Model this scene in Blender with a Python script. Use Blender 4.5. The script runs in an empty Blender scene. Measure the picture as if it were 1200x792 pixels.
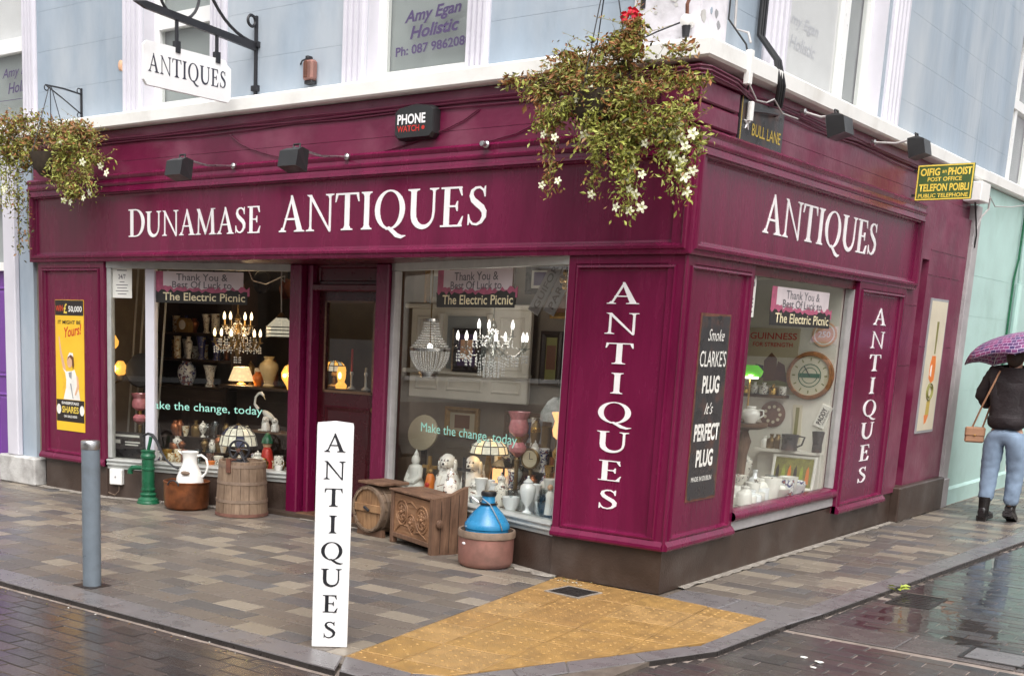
import bpy, bmesh, math, random
from mathutils import Matrix, Vector
random.seed(7)
S = bpy.context.scene
COL = S.collection
PI = math.pi
R = math.radians

# ------------------------------------------------------------------ camera
cd = bpy.data.cameras.new('camera')
cam = bpy.data.objects.new('camera', cd)
COL.objects.link(cam)
S.camera = cam
cd.sensor_width = 36.0
cd.lens = 36.0 * 1422.33 / 1200.0
cd.shift_x = (600 - 426.36) / 1200.0
cd.shift_y = (677.96 - 396) / 1200.0
cd.clip_start = 0.05
cd.clip_end = 500
_r = Vector((0.76872099, 0.63867628, 0.03406817))      # image right
_d = Vector((0.15404373, -0.13318534, -0.97904657))    # image down
_f = Vector((-0.62075644, 0.75786164, -0.20076644))    # view direction
m3 = Matrix((_r, -_d, -_f)).transposed()
CAM = Vector((3.36105, -7.09188, 1.6))
cam.matrix_world = Matrix.Translation(CAM) @ m3.to_4x4()

# ------------------------------------------------------------------ light
SUN_EL, SUN_AZ = 56.0, 140.0          # overcast: a very soft sun from the street side
w = bpy.data.worlds.new('World')
S.world = w
w.use_nodes = True
nt = w.node_tree
nt.nodes.clear()
sky = nt.nodes.new('ShaderNodeTexSky')
sky.sky_type = 'NISHITA'
sky.sun_disc = False
sky.sun_elevation = R(SUN_EL)
sky.sun_rotation = R(SUN_AZ)
sky.air_density = 1.0
sky.dust_density = 6.0
hsv = nt.nodes.new('ShaderNodeHueSaturation')
hsv.inputs['Saturation'].default_value = 0.18
hsv.inputs['Value'].default_value = 1.0
bg = nt.nodes.new('ShaderNodeBackground')
bg.inputs['Strength'].default_value = 0.15
wo = nt.nodes.new('ShaderNodeOutputWorld')
nt.links.new(sky.outputs[0], hsv.inputs['Color'])
nt.links.new(hsv.outputs[0], bg.inputs['Color'])
nt.links.new(bg.outputs[0], wo.inputs['Surface'])
sl = bpy.data.lights.new('sun', 'SUN')
sl.energy = 0.8
sl.angle = R(60)
sl.color = (1.0, 0.97, 0.93)
sun = bpy.data.objects.new('sun', sl)
COL.objects.link(sun)
# sun_rotation 0 = +Y, clockwise seen from above
sd = Vector((math.sin(R(SUN_AZ)) * math.cos(R(SUN_EL)), math.cos(R(SUN_AZ)) * math.cos(R(SUN_EL)), math.sin(R(SUN_EL))))
sun.location = sd * 30
sun.rotation_euler = sd.to_track_quat('Z', 'Y').to_euler()
S.view_settings.view_transform = 'Standard'
S.view_settings.look = 'None'
S.view_settings.gamma = 1.0
S.view_settings.use_curve_mapping = False
S.view_settings.exposure = 0.8

# ------------------------------------------------------------------ helpers
class MB:
    def __init__(s):
        s.v, s.f, s.m, s.mi = [], [], [], 0

    def add(s, vs, fs, M=None):
        o = len(s.v)
        if M is not None:
            vs = [M @ Vector(p) for p in vs]
        s.v += [tuple(p) for p in vs]
        s.f += [tuple(i + o for i in f) for f in fs]
        s.m += [s.mi] * len(fs)
        return s

    def box(s, x0, y0, z0, x1, y1, z1, M=None):
        vs = [(x0, y0, z0), (x1, y0, z0), (x1, y1, z0), (x0, y1, z0), (x0, y0, z1), (x1, y0, z1), (x1, y1, z1), (x0, y1, z1)]
        return s.add(vs, [(0, 3, 2, 1), (4, 5, 6, 7), (0, 1, 5, 4), (1, 2, 6, 5), (2, 3, 7, 6), (3, 0, 4, 7)], M)

    def bbox(s, x0, y0, z0, x1, y1, z1, b=0.005, M=None):
        # box with every edge chamfered
        bm = bmesh.new()
        bmesh.ops.create_cube(bm, size=1)
        for v in bm.verts:
            v.co = Vector((x0 + (v.co.x + .5) * (x1 - x0), y0 + (v.co.y + .5) * (y1 - y0), z0 + (v.co.z + .5) * (z1 - z0)))
        bmesh.ops.bevel(bm, geom=bm.edges[:], offset=b, segments=1, affect='EDGES')
        bm.verts.index_update()
        s.add([v.co.copy() for v in bm.verts], [tuple(v.index for v in f.verts) for f in bm.faces], M)
        bm.free()
        return s

    def slab(s, poly, z0, z1, ch=0.004, M=None):
        # polygon (ccw) slab with chamfered top edge and no bottom
        n = len(poly)
        c = Vector((sum(p[0] for p in poly) / n, sum(p[1] for p in poly) / n))
        top = []
        for p in poly:
            d = c - Vector(p[:2])
            L = max(d.length, 1e-6)
            top.append(Vector(p[:2]) + d * (min(ch * 1.35, L * .4) / L))
        vs = [(p[0], p[1], z0) for p in poly] + [(p[0], p[1], z1 - ch) for p in poly] + [(p.x, p.y, z1) for p in top]
        fs = [tuple(range(2 * n, 3 * n))]
        for i in range(n):
            j = (i + 1) % n
            fs += [(i, j, n + j, n + i), (n + i, n + j, 2 * n + j, 2 * n + i)]
        return s.add(vs, fs, M)

    def prism(s, poly, z0, z1, M=None):
        n = len(poly)
        vs = [(p[0], p[1], z0) for p in poly] + [(p[0], p[1], z1) for p in poly]
        fs = [tuple(range(n))[::-1], tuple(range(n, 2 * n))]
        for i in range(n):
            j = (i + 1) % n
            fs.append((i, j, n + j, n + i))
        return s.add(vs, fs, M)

    def lathe(s, prof, n=16, M=None, cap=True):
        vs, fs = [], []
        for (r, z) in prof:
            for k in range(n):
                a = 2 * PI * k / n
                vs.append((r * math.cos(a), r * math.sin(a), z))
        for i in range(len(prof) - 1):
            for k in range(n):
                l = (k + 1) % n
                fs.append((i * n + k, i * n + l, (i + 1) * n + l, (i + 1) * n + k))
        if cap:
            if prof[0][0] > 1e-4:
                fs.append(tuple(range(n))[::-1])
            if prof[-1][0] > 1e-4:
                fs.append(tuple(range((len(prof) - 1) * n, len(prof) * n)))
        return s.add(vs, fs, M)

    def ball(s, c, r, n=10, sc=(1, 1, 1), M=None):
        pr = [(max(r * math.sin(PI * i / n), 1e-4), -r * math.cos(PI * i / n)) for i in range(n + 1)]
        T = Matrix.Translation(Vector(c)) @ Matrix.Diagonal((sc[0], sc[1], sc[2], 1))
        if M is not None:
            T = M @ T
        return s.lathe(pr, max(8, n), T, cap=False)

    def tube(s, pts, r, n=6, M=None, closed=False):
        P = [Vector(p) for p in pts]
        k = len(P)
        rr = r if isinstance(r, (list, tuple)) else [r] * k
        vs, fs = [], []
        up = Vector((0, 0, 1))
        prev = None
        for i in range(k):
            if closed:
                t = P[(i + 1) % k] - P[i - 1]
            else:
                t = P[min(i + 1, k - 1)] - P[max(i - 1, 0)]
            if t.length < 1e-9:
                t = Vector((0, 0, 1))
            t.normalize()
            if prev is None:
                a = t.cross(up)
                if a.length < 1e-3:
                    a = t.cross(Vector((1, 0, 0)))
            else:
                a = prev - t * prev.dot(t)
                if a.length < 1e-4:
                    a = t.cross(up)
            a.normalize()
            prev = a
            b = t.cross(a)
            for q in range(n):
                an = 2 * PI * q / n
                vs.append(P[i] + (a * math.cos(an) + b * math.sin(an)) * rr[i])
        for i in range(k if closed else k - 1):
            j = (i + 1) % k
            for q in range(n):
                l = (q + 1) % n
                fs.append((i * n + q, i * n + l, j * n + l, j * n + q))
        if not closed:
            fs.append(tuple(range(n))[::-1])
            fs.append(tuple(range((k - 1) * n, k * n)))
        return s.add(vs, fs, M)

    def panel(s, M, w, h, prof):
        # nested rectangular rings (inset, height) seen along +n, last one filled
        vs, fs = [], []
        for (i, z) in prof:
            vs += [(i, i, z), (w - i, i, z), (w - i, h - i, z), (i, h - i, z)]
        for k in range(len(prof) - 1):
            for q in range(4):
                l = (q + 1) % 4
                fs.append((k * 4 + q, k * 4 + l, k * 4 + 4 + l, k * 4 + 4 + q))
        k = len(prof) - 1
        fs.append((k * 4, k * 4 + 1, k * 4 + 2, k * 4 + 3))
        return s.add(vs, fs, M)

    def sweepL(s, prof, xl, yr, x0=0.0, y0=0.0):
        # closed profile of (out, z) swept along the front (facing -y), round the corner, along the side (facing +x)
        n = len(prof)
        vs = []
        for (o, z) in prof:
            vs += [(xl, y0 - o, z), (x0 + o, y0 - o, z), (x0 + o, yr, z)]
        fs = []
        for i in range(n):
            j = (i + 1) % n
            fs += [(i * 3, i * 3 + 1, j * 3 + 1, j * 3), (i * 3 + 1, i * 3 + 2, j * 3 + 2, j * 3 + 1)]
        fs.append(tuple(i * 3 for i in range(n)))
        fs.append(tuple(i * 3 + 2 for i in range(n))[::-1])
        return s.add(vs, fs)

    def mesh(s, name, mats, smooth=40, recalc=True):
        me = bpy.data.meshes.new(name)
        me.from_pydata(s.v, [], s.f)
        if not isinstance(mats, (list, tuple)):
            mats = [mats]
        for m in mats:
            me.materials.append(m)
        if len(mats) > 1:
            me.polygons.foreach_set('material_index', s.m)
        if recalc:
            bm = bmesh.new()
            bm.from_mesh(me)
            bmesh.ops.recalc_face_normals(bm, faces=bm.faces[:])
            bm.to_mesh(me)
            bm.free()
        if smooth:
            me.shade_smooth()
            me.set_sharp_from_angle(angle=R(smooth))
        me.update()
        return me

    def build(s, name, mats, parent=None, smooth=40, recalc=True):
        return link(name, s.mesh(name, mats, smooth, recalc), parent)


def link(name, me, parent=None):
    o = bpy.data.objects.new(name, me)
    COL.objects.link(o)
    if parent is not None:
        o.parent = parent
    return o


def tag(o, label=None, cat=None, group=None, kind=None):
    if label:
        o['label'] = label
    if cat:
        o['category'] = cat
    if group:
        o['group'] = group
    if kind:
        o['kind'] = kind
    return o


def thing(name, label, cat, loc=(0, 0, 0), rz=0, group=None):
    o = bpy.data.objects.new(name, None)
    COL.objects.link(o)
    o.location = loc
    o.rotation_euler = (0, 0, rz)
    o.empty_display_size = 0.05
    return tag(o, label, cat, group)


def dup(root, loc, rz, label, group=None):
    r = root.copy()
    COL.objects.link(r)
    r.location = loc
    r.rotation_euler = (0, 0, rz)
    r['label'] = label
    if group:
        r['group'] = group
    for ch in list(root.children):
        c = ch.copy()
        COL.objects.link(c)
        c.parent = r
        for g in ch.children:
            d = g.copy()
            COL.objects.link(d)
            d.parent = c
    return r


def frame(o, u, v):
    u = Vector(u).normalized()
    v = Vector(v).normalized()
    n = u.cross(v)
    return Matrix.Translation(Vector(o)) @ Matrix((u, v, n)).transposed().to_4x4()


def FR(x, z, out=0.0):      # front facade frame: u=+x, v=+z, n=-y
    return frame((x, -out, z), (1, 0, 0), (0, 0, 1))


def SD(y, z, out=0.0):      # side facade frame: u=+y, v=+z, n=+x
    return frame((out, y, z), (0, 1, 0), (0, 0, 1))


def TR(x, y, z, rz=0, rx=0, ry=0, sc=1):
    return Matrix.Translation((x, y, z)) @ Matrix.Rotation(rz, 4, 'Z') @ Matrix.Rotation(ry, 4, 'Y') @ Matrix.Rotation(rx, 4, 'X') @ Matrix.Scale(sc, 4)


# ------------------------------------------------------------------ materials
MATS = {}


def nodes(name):
    m = bpy.data.materials.new(name)
    m.use_nodes = True
    t = m.node_tree
    t.nodes.clear()
    out = t.nodes.new('ShaderNodeOutputMaterial')
    MATS[name] = m
    return m, t, out


def N(t, typ, **kw):
    n = t.nodes.new(typ)
    for k, v in kw.items():
        if k.startswith('i_'):
            n.inputs[k[2:].replace('_', ' ')].default_value = v
        else:
            setattr(n, k, v)
    return n


def c4(c):
    return (c[0], c[1], c[2], 1.0)


def ramp(t, fac, stops, interp='LINEAR'):
    r = t.nodes.new('ShaderNodeValToRGB')
    r.color_ramp.interpolation = interp
    e = r.color_ramp.elements
    while len(e) < len(stops):
        e.new(0.5)
    for k, (p, c) in enumerate(stops):
        e[k].position = p
        e[k].color = c4(c) if len(c) == 3 else c
    t.links.new(fac, r.inputs[0])
    return r.outputs[0]


def mul(c, k):
    return tuple(min(1.0, x * k) for x in c)


def pm(name, col, rough=.5, var=.18, scale=6.0, bump=.08, bscale=None, metal=0.0, spec=.5, dirt=None, stretch=(1, 1, 1), rvar=.12, coat=0.0, emit=None):
    """general procedural surface: large and fine noise in colour, roughness and relief"""
    m, t, out = nodes(name)
    L = t.links.new
    tc = N(t, 'ShaderNodeTexCoord')
    mp = N(t, 'ShaderNodeMapping')
    mp.inputs['Scale'].default_value = stretch
    L(tc.outputs['Object'], mp.inputs['Vector'])
    n1 = N(t, 'ShaderNodeTexNoise', i_Scale=scale, i_Detail=6.0, i_Roughness=.62)
    L(mp.outputs[0], n1.inputs['Vector'])
    n2 = N(t, 'ShaderNodeTexNoise', i_Scale=bscale or scale * 9, i_Detail=4.0)
    L(mp.outputs[0], n2.inputs['Vector'])
    cc = ramp(t, n1.outputs[0], [(.28, mul(col, 1 - var)), (.5, col), (.75, mul(col, 1 + var))])
    if dirt:
        n3 = N(t, 'ShaderNodeTexNoise', i_Scale=scale * .7, i_Detail=5.0, i_Roughness=.55)
        L(mp.outputs[0], n3.inputs['Vector'])
        fr = ramp(t, n3.outputs[0], [(dirt[1] - .14, (0, 0, 0)), (dirt[1] + .16, (1, 1, 1))])
        mx = N(t, 'ShaderNodeMix', data_type='RGBA')
        L(fr, mx.inputs[0])
        L(cc, mx.inputs[6])
        mx.inputs[7].default_value = c4(dirt[0])
        cc = mx.outputs[2]
    b = N(t, 'ShaderNodeBsdfPrincipled')
    L(cc, b.inputs['Base Color'])
    b.inputs['Metallic'].default_value = metal
    b.inputs['Specular IOR Level'].default_value = spec
    b.inputs['Coat Weight'].default_value = coat
    b.inputs['Coat Roughness'].default_value = .15
    rr = ramp(t, n1.outputs[0], [(.25, (max(0.02, rough - rvar),) * 3), (.75, (min(1, rough + rvar),) * 3)])
    L(rr, b.inputs['Roughness'])
    if bump:
        bp = N(t, 'ShaderNodeBump', i_Strength=bump, i_Distance=.01)
        L(n2.outputs[0], bp.inputs['Height'])
        L(bp.outputs[0], b.inputs['Normal'])
    if emit:
        b.inputs['Emission Color'].default_value = c4(emit[0])
        b.inputs['Emission Strength'].default_value = emit[1]
    L(b.outputs[0], out.inputs['Surface'])
    return m


def wood(name, c1, c2, rough=.6, axis=2, scale=14.0, bump=.4):
    m, t, out = nodes(name)
    L = t.links.new
    tc = N(t, 'ShaderNodeTexCoord')
    mp = N(t, 'ShaderNodeMapping')
    sc = [1.0, 1.0, 1.0]
    sc[axis] = .09
    mp.inputs['Scale'].default_value = sc
    L(tc.outputs['Object'], mp.inputs['Vector'])
    n1 = N(t, 'ShaderNodeTexNoise', i_Scale=scale * 3, i_Detail=7.0, i_Roughness=.65, i_Distortion=.6)
    L(mp.outputs[0], n1.inputs['Vector'])
    n2 = N(t, 'ShaderNodeTexNoise', i_Scale=5.0, i_Detail=5.0)
    L(tc.outputs['Object'], n2.inputs['Vector'])
    a = ramp(t, n1.outputs[0], [(.3, c1), (.7, c2)])
    bl = ramp(t, n2.outputs[0], [(.3, (.55, .52, .5)), (.62, (1, 1, 1))])
    mx = N(t, 'ShaderNodeMix', data_type='RGBA', blend_type='MULTIPLY')
    mx.inputs[0].default_value = 1
    L(a, mx.inputs[6])
    L(bl, mx.inputs[7])
    b = N(t, 'ShaderNodeBsdfPrincipled')
    L(mx.outputs[2], b.inputs['Base Color'])
    b.inputs['Roughness'].default_value = rough
    bp = N(t, 'ShaderNodeBump', i_Strength=bump, i_Distance=.008)
    L(n1.outputs[0], bp.inputs['Height'])
    L(bp.outputs[0], b.inputs['Normal'])
    L(b.outputs[0], out.inputs['Surface'])
    return m


def glassy(name, ior=1.5, tint=(1, 1, 1), rough=0.0, ripple=0.0):
    """thin glass or water: Fresnel mix of seeing through and mirroring"""
    m, t, out = nodes(name)
    L = t.links.new
    fr = N(t, 'ShaderNodeFresnel')
    fr.inputs['IOR'].default_value = ior
    tr = N(t, 'ShaderNodeBsdfTransparent')
    tr.inputs[0].default_value = c4(tint)
    gl = N(t, 'ShaderNodeBsdfGlossy')
    gl.inputs['Roughness'].default_value = rough
    mx = N(t, 'ShaderNodeMixShader')
    geo = N(t, 'ShaderNodeNewGeometry')
    mm = N(t, 'ShaderNodeMath', operation='SUBTRACT')
    mm.inputs[0].default_value = 1.0
    L(geo.outputs['Backfacing'], mm.inputs[1])
    m2 = N(t, 'ShaderNodeMath', operation='MULTIPLY')
    L(mm.outputs[0], m2.inputs[0])
    L(fr.outputs[0], m2.inputs[1])
    L(m2.outputs[0], mx.inputs[0])
    L(tr.outputs[0], mx.inputs[1])
    L(gl.outputs[0], mx.inputs[2])
    if ripple:
        tc = N(t, 'ShaderNodeTexCoord')
        n = N(t, 'ShaderNodeTexNoise', i_Scale=9.0, i_Detail=3.0)
        L(tc.outputs['Object'], n.inputs['Vector'])
        bp = N(t, 'ShaderNodeBump', i_Strength=ripple, i_Distance=.01)
        L(n.outputs[0], bp.inputs['Height'])
        L(bp.outputs[0], gl.inputs['Normal'])
        L(bp.outputs[0], fr.inputs['Normal'])
    L(mx.outputs[0], out.inputs['Surface'])
    return m


def emis(name, col, strength):
    m, t, out = nodes(name)
    e = N(t, 'ShaderNodeEmission')
    e.inputs[0].default_value = c4(col)
    e.inputs[1].default_value = strength
    t.links.new(e.outputs[0], out.inputs['Surface'])
    return m


def lampglass(name, col, glow, strength):
    """translucent shade lit from inside by its own bulb"""
    m, t, out = nodes(name)
    L = t.links.new
    b = N(t, 'ShaderNodeBsdfPrincipled')
    tc = N(t, 'ShaderNodeTexCoord')
    v = N(t, 'ShaderNodeTexVoronoi', i_Scale=26.0)
    L(tc.outputs['Object'], v.inputs['Vector'])
    cc = ramp(t, v.outputs['Distance'], [(.1, mul(col, 1.1)), (.6, mul(col, .7))])
    L(cc, b.inputs['Base Color'])
    b.inputs['Roughness'].default_value = .25
    b.inputs['Emission Color'].default_value = c4(glow)
    b.inputs['Emission Strength'].default_value = strength
    L(b.outputs[0], out.inputs['Surface'])
    return m


def patterned(name, base, ink, scale=22.0, thr=.5, ink2=None, rough=.2, typ='noise'):
    """glazed ceramic with painted blotches or flowers"""
    m, t, out = nodes(name)
    L = t.links.new
    tc = N(t, 'ShaderNodeTexCoord')
    n = N(t, 'ShaderNodeTexNoise', i_Scale=scale, i_Detail=3.0, i_Distortion=1.4)
    L(tc.outputs['Object'], n.inputs['Vector'])
    st = [(thr, base), (thr + .03, ink)]
    if ink2:
        st += [(thr + .09, ink), (thr + .11, ink2)]
    cc = ramp(t, n.outputs[0], st)
    b = N(t, 'ShaderNodeBsdfPrincipled')
    L(cc, b.inputs['Base Color'])
    b.inputs['Roughness'].default_value = rough
    L(b.outputs[0], out.inputs['Surface'])
    return m


def paving(name, wet, stops=None):
    """wet stone whose own colour comes from the object colour (single pieces) or the face colour (joined ones)"""
    m, t, out = nodes(name)
    L = t.links.new
    at = N(t, 'ShaderNodeAttribute', attribute_name='tone') if stops == 'attr' else N(t, 'ShaderNodeObjectInfo')
    colr = at.outputs['Color']
    geo = N(t, 'ShaderNodeNewGeometry')
    n1 = N(t, 'ShaderNodeTexNoise', i_Scale=55.0, i_Detail=6.0, i_Roughness=.7)
    L(geo.outputs['Position'], n1.inputs['Vector'])
    n2 = N(t, 'ShaderNodeTexNoise', i_Scale=1.5, i_Detail=5.0, i_Roughness=.6)
    L(geo.outputs['Position'], n2.inputs['Vector'])
    sp = ramp(t, n1.outputs[0], [(.3, (.72, .72, .72)), (.55, (1, 1, 1)), (.75, (1.0, .98, .95))])
    mx = N(t, 'ShaderNodeMix', data_type='RGBA', blend_type='MULTIPLY')
    mx.inputs[0].default_value = 1
    L(colr, mx.inputs[6])
    L(sp, mx.inputs[7])
    b = N(t, 'ShaderNodeBsdfPrincipled')
    L(mx.outputs[2], b.inputs['Base Color'])
    rr = ramp(t, n2.outputs[0], [(.36, (wet[0],) * 3), (.62, (wet[1],) * 3)])
    L(rr, b.inputs['Roughness'])
    b.inputs['Specular IOR Level'].default_value = wet[2]
    bp = N(t, 'ShaderNodeBump', i_Strength=wet[3], i_Distance=.004)
    L(n1.outputs[0], bp.inputs['Height'])
    L(bp.outputs[0], b.inputs['Normal'])
    L(b.outputs[0], out.inputs['Surface'])
    return m


MAROON = (.132, .0046, .038)
pm('maroon', MAROON, rough=.26, var=.27, scale=3.2, bump=.1, bscale=40, stretch=(1.6, 1.6, .3), rvar=.07)
pm('maroon_wall', (.135, .008, .041), rough=.36, var=.22, scale=3, bump=.2, bscale=24, dirt=((.22, .06, .1), .6))
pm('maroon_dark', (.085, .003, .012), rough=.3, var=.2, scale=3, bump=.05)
pm('door_red', (.04, .0028, .006), rough=.25, var=.2, scale=4, bump=.05)
pm('plinth', (.05, .031, .023), rough=.42, var=.3, scale=4, bump=.3, bscale=70, dirt=((.09, .07, .06), .62))
pm('white_letter', (.82, .8, .8), rough=.4, var=.04, bump=.02)
pm('white_paint', (.8, .79, .76), rough=.5, var=.06, scale=3, bump=.12, dirt=((.55, .52, .47), .68))
pm('blue_wall', (.292, .352, .418), rough=.65, var=.15, scale=1.8, bump=.4, bscale=14, dirt=((.42, .46, .5), .56), stretch=(1.4, 1.4, .5))
pm('lavender', (.6, .585, .64), rough=.55, var=.06, scale=3, bump=.06)
pm('quoin_white', (.68, .66, .7), rough=.7, var=.12, scale=5, bump=.6, bscale=16, dirt=((.36, .35, .35), .6))
pm('upvc', (.78, .78, .77), rough=.35, var=.03, bump=.02)
pm('alu', (.46, .47, .45), rough=.38, var=.12, scale=12, bump=.05, metal=.3)
pm('blind', (.30, .32, .32), rough=.7, var=.06, scale=3, bump=.03)
pm('blind_white', (.72, .7, .72), rough=.7, var=.05, scale=4, bump=.05)
pm('violet_text', (.075, .05, .13), rough=.6, var=.05)
pm('mint', (.41, .58, .54), rough=.6, var=.08, scale=2.5, bump=.2, bscale=30, dirt=((.3, .44, .39), .66))
pm('grey_stone', (.36, .34, .34), rough=.7, var=.2, scale=5, bump=.35, bscale=40)
pm('stone_white', (.5, .49, .47), rough=.75, var=.2, scale=6, bump=.4, dirt=((.17, .15, .14), .58))
pm('purple_door', (.16, .05, .28), rough=.35, var=.1, scale=3, bump=.03)
pm('black_metal', (.012, .012, .014), rough=.4, var=.3, scale=12, bump=.1)
pm('iron', (.018, .018, .022), rough=.42, var=.35, scale=20, bump=.25)
pm('black_plastic', (.02, .02, .021), rough=.38, var=.2, bump=.03)
pm('cable', (.1, .012, .035), rough=.5, bump=.05)
pm('cable_white', (.45, .43, .42), rough=.5, bump=.05)
pm('steel', (.5, .5, .5), rough=.32, var=.15, scale=30, metal=1.0, bump=.1)
pm('bollard_grey', (.155, .185, .215), rough=.36, var=.14, scale=7, bump=.08, dirt=((.09, .1, .11), .66))
pm('post_white', (.83, .83, .83), rough=.35, var=.05, scale=4, bump=.05, dirt=((.6, .58, .55), .72))
pm('black_letter', (.012, .012, .016), rough=.4, bump=.02)
pm('grey_letter', (.03, .03, .05), rough=.45, bump=.02)
pm('gold', (.5, .36, .06), rough=.45, var=.1, bump=.02)
pm('sign_green', (.06, .11, .035), rough=.4, var=.2, bump=.05)
pm('sign_yellow', (.82, .60, .09), rough=.45, var=.08, bump=.02)
pm('poster_yellow', (.86, .52, .03), rough=.4, var=.06, bump=.03, dirt=((.5, .3, .05), .72))
pm('poster_black', (.02, .014, .012), rough=.4, var=.2, bump=.03)
pm('poster_red', (.6, .06, .015), rough=.45, bump=.02)
pm('poster_white', (.82, .8, .74), rough=.45, bump=.02)
pm('skin_ink', (.7, .42, .26), rough=.5, bump=.02)
pm('hair_ink', (.14, .05, .02), rough=.5, bump=.02)
pm('rust', (.13, .05, .03), rough=.8, var=.4, scale=18, bump=.4)
pm('enamel_dark', (.035, .033, .035), rough=.3, var=.3, scale=9, bump=.08, dirt=((.14, .06, .04), .68))
pm('cream', (.62, .56, .42), rough=.4, var=.08, bump=.03)
pm('cream_dark', (.5, .43, .3), rough=.5, var=.12, scale=3, bump=.05)
pm('orange', (.72, .19, .025), rough=.4, var=.15, bump=.03)
pm('olive', (.2, .19, .05), rough=.5, bump=.03)
pm('dark_green', (.01, .1, .045), rough=.3, var=.2, scale=8, bump=.1)
pm('copper', (.36, .125, .05), rough=.38, var=.35, scale=7, metal=.75, bump=.2, dirt=((.06, .03, .02), .58))
pm('copper_pink', (.34, .16, .13), rough=.48, var=.25, scale=6, metal=.35, bump=.2, dirt=((.16, .1, .08), .6))
pm('rim_brown', (.2, .14, .1), rough=.6, var=.3, scale=12, bump=.3)
pm('enamel_white', (.85, .84, .8), rough=.15, var=.04, scale=6, bump=.02, dirt=((.3, .25, .2), .74), spec=.6)
pm('enamel_blue', (.02, .19, .38), rough=.25, var=.15, scale=8, bump=.05, dirt=((.01, .1, .22), .68))
pm('plastic_white', (.78, .77, .74), rough=.4, var=.05, bump=.02)
wood('wood_barrel', (.16, .10, .062), (.31, .22, .15), rough=.7)
wood('wood_keg', (.22, .11, .05), (.44, .26, .13), rough=.55)
wood('wood_chest', (.115, .058, .034), (.25, .14, .085), rough=.65)
wood('wood_carved', (.22, .10, .045), (.38, .21, .11), rough=.6, axis=0)
wood('wood_dark', (.018, .01, .007), (.045, .026, .018), rough=.45, axis=0)
wood('wood_mid', (.1, .05, .025), (.2, .11, .06), rough=.45, axis=0)
pm('hoop', (.2, .14, .1), rough=.6, var=.3, scale=14, bump=.2)
pm('hoop_rust', (.16, .07, .05), rough=.75, var=.4, scale=16, bump=.35)
pm('interior_dark', (.045, .036, .03), rough=.8, var=.3, scale=3)
pm('interior_wall', (.2, .165, .13), rough=.8, var=.3, scale=2.5)
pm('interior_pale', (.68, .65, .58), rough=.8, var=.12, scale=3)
pm('interior_floor', (.06, .04, .028), rough=.6, var=.3, scale=4)
pm('display_base', (.38, .35, .31), rough=.7, var=.15, scale=5)
pm('ceramic', (.8, .78, .72), rough=.2, var=.04, bump=.03, spec=.6)
pm('ceramic_cream', (.66, .53, .3), rough=.25, var=.1, bump=.03)
pm('alabaster', (.72, .72, .68), rough=.4, var=.06, bump=.05)
patterned('blue_white', (.7, .7, .68), (.03, .04, .16), 24, .5, (.3, .1, .06))
patterned('floral', (.76, .72, .64), (.07, .05, .05), 34, .56, (.4, .12, .05))
patterned('floral_gold', (.72, .64, .46), (.3, .16, .04), 30, .53, (.5, .2, .05))
patterned('spaniel', (.8, .77, .72), (.16, .06, .03), 16, .6)
patterned('blue_dark', (.03, .035, .12), (.35, .3, .2), 28, .6)
pm('brass', (.5, .3, .08), rough=.3, metal=.9, var=.2, scale=20, bump=.1)
pm('brass_dark', (.2, .13, .05), rough=.4, metal=.7, var=.3, scale=20, bump=.1)
pm('crystal', (.82, .84, .85), rough=.08, var=.05, spec=1.0, bump=.15, bscale=120)
glassy('window_glass', 1.75, (.95, .96, .95))
glassy('clear_glass', 2.1, (.8, .83, .83), .04)
glassy('water', 1.33, (.82, .8, .78), 0.02, .22)
glassy('puddle_water', 1.33, (.8, .78, .76), 0.015, .12)
emis('bulb', (1.0, .74, .42), 3.2)
emis('bulb_white', (1.0, .93, .88), 2.2)
emis('flame', (1.0, .6, .2), 4)
lampglass('shade_cream', (.75, .62, .4), (1.0, .72, .38), .55)
lampglass('shade_stained', (.6, .6, .52), (.9, .8, .6), .28)
lampglass('shade_amber', (.5, .2, .03), (1.0, .45, .08), .8)
lampglass('shade_orange', (.7, .25, .12), (1.0, .5, .2), .9)
pm('pink_glass', (.5, .17, .19), rough=.12, var=.25, scale=30, bump=.1, spec=.8)
pm('grey_glass', (.3, .32, .31), rough=.12, var=.35, scale=40, bump=.3, spec=.8)
pm('green_glass', (.12, .55, .03), rough=.15, var=.1, spec=.8, emit=((.2, .8, .05), .25))
pm('red_paint', (.5, .03, .02), rough=.4, bump=.03)
pm('teal_text', (.36, .74, .62), rough=.5, bump=0, var=.03)
pm('banner_white', (.62, .54, .55), rough=.5, var=.1, scale=5, bump=.0)
pm('banner_pink', (.4, .09, .16), rough=.5, var=.3, scale=18, bump=.0)
pm('banner_black', (.02, .018, .016), rough=.5, bump=0)
pm('banner_grey', (.14, .13, .14), rough=.5, bump=0)
pm('banner_text', (.75, .66, .42), rough=.5, bump=0)
pm('paper', (.7, .69, .64), rough=.6, var=.05, bump=.02)
pm('yellow_green', (.3, .36, .04), rough=.5, var=.3, scale=18, bump=.1)
pm('navy', (.02, .03, .1), rough=.5, bump=.03)
pm('gilt', (.34, .2, .06), rough=.4, metal=.5, var=.3, scale=22, bump=.3)
pm('grey_board', (.3, .3, .31), rough=.6, var=.12, scale=4, bump=.05)
for _k, _c in (('', (.33, .19, .06)), ('_pale', (.35, .21, .08)), ('_worn', (.3, .17, .058))):
    pm('tactile' + _k, _c, rough=.42, var=.25, scale=9, bump=.5, bscale=120, dirt=((.22, .13, .05), .6))
pm('tactile_dome', (.34, .2, .066), rough=.5, var=.3, scale=12, bump=.2)
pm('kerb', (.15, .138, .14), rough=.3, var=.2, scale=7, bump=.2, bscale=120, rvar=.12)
pm('band_stone', (.085, .07, .066), rough=.26, var=.25, scale=8, bump=.25, bscale=110, rvar=.12)
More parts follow.
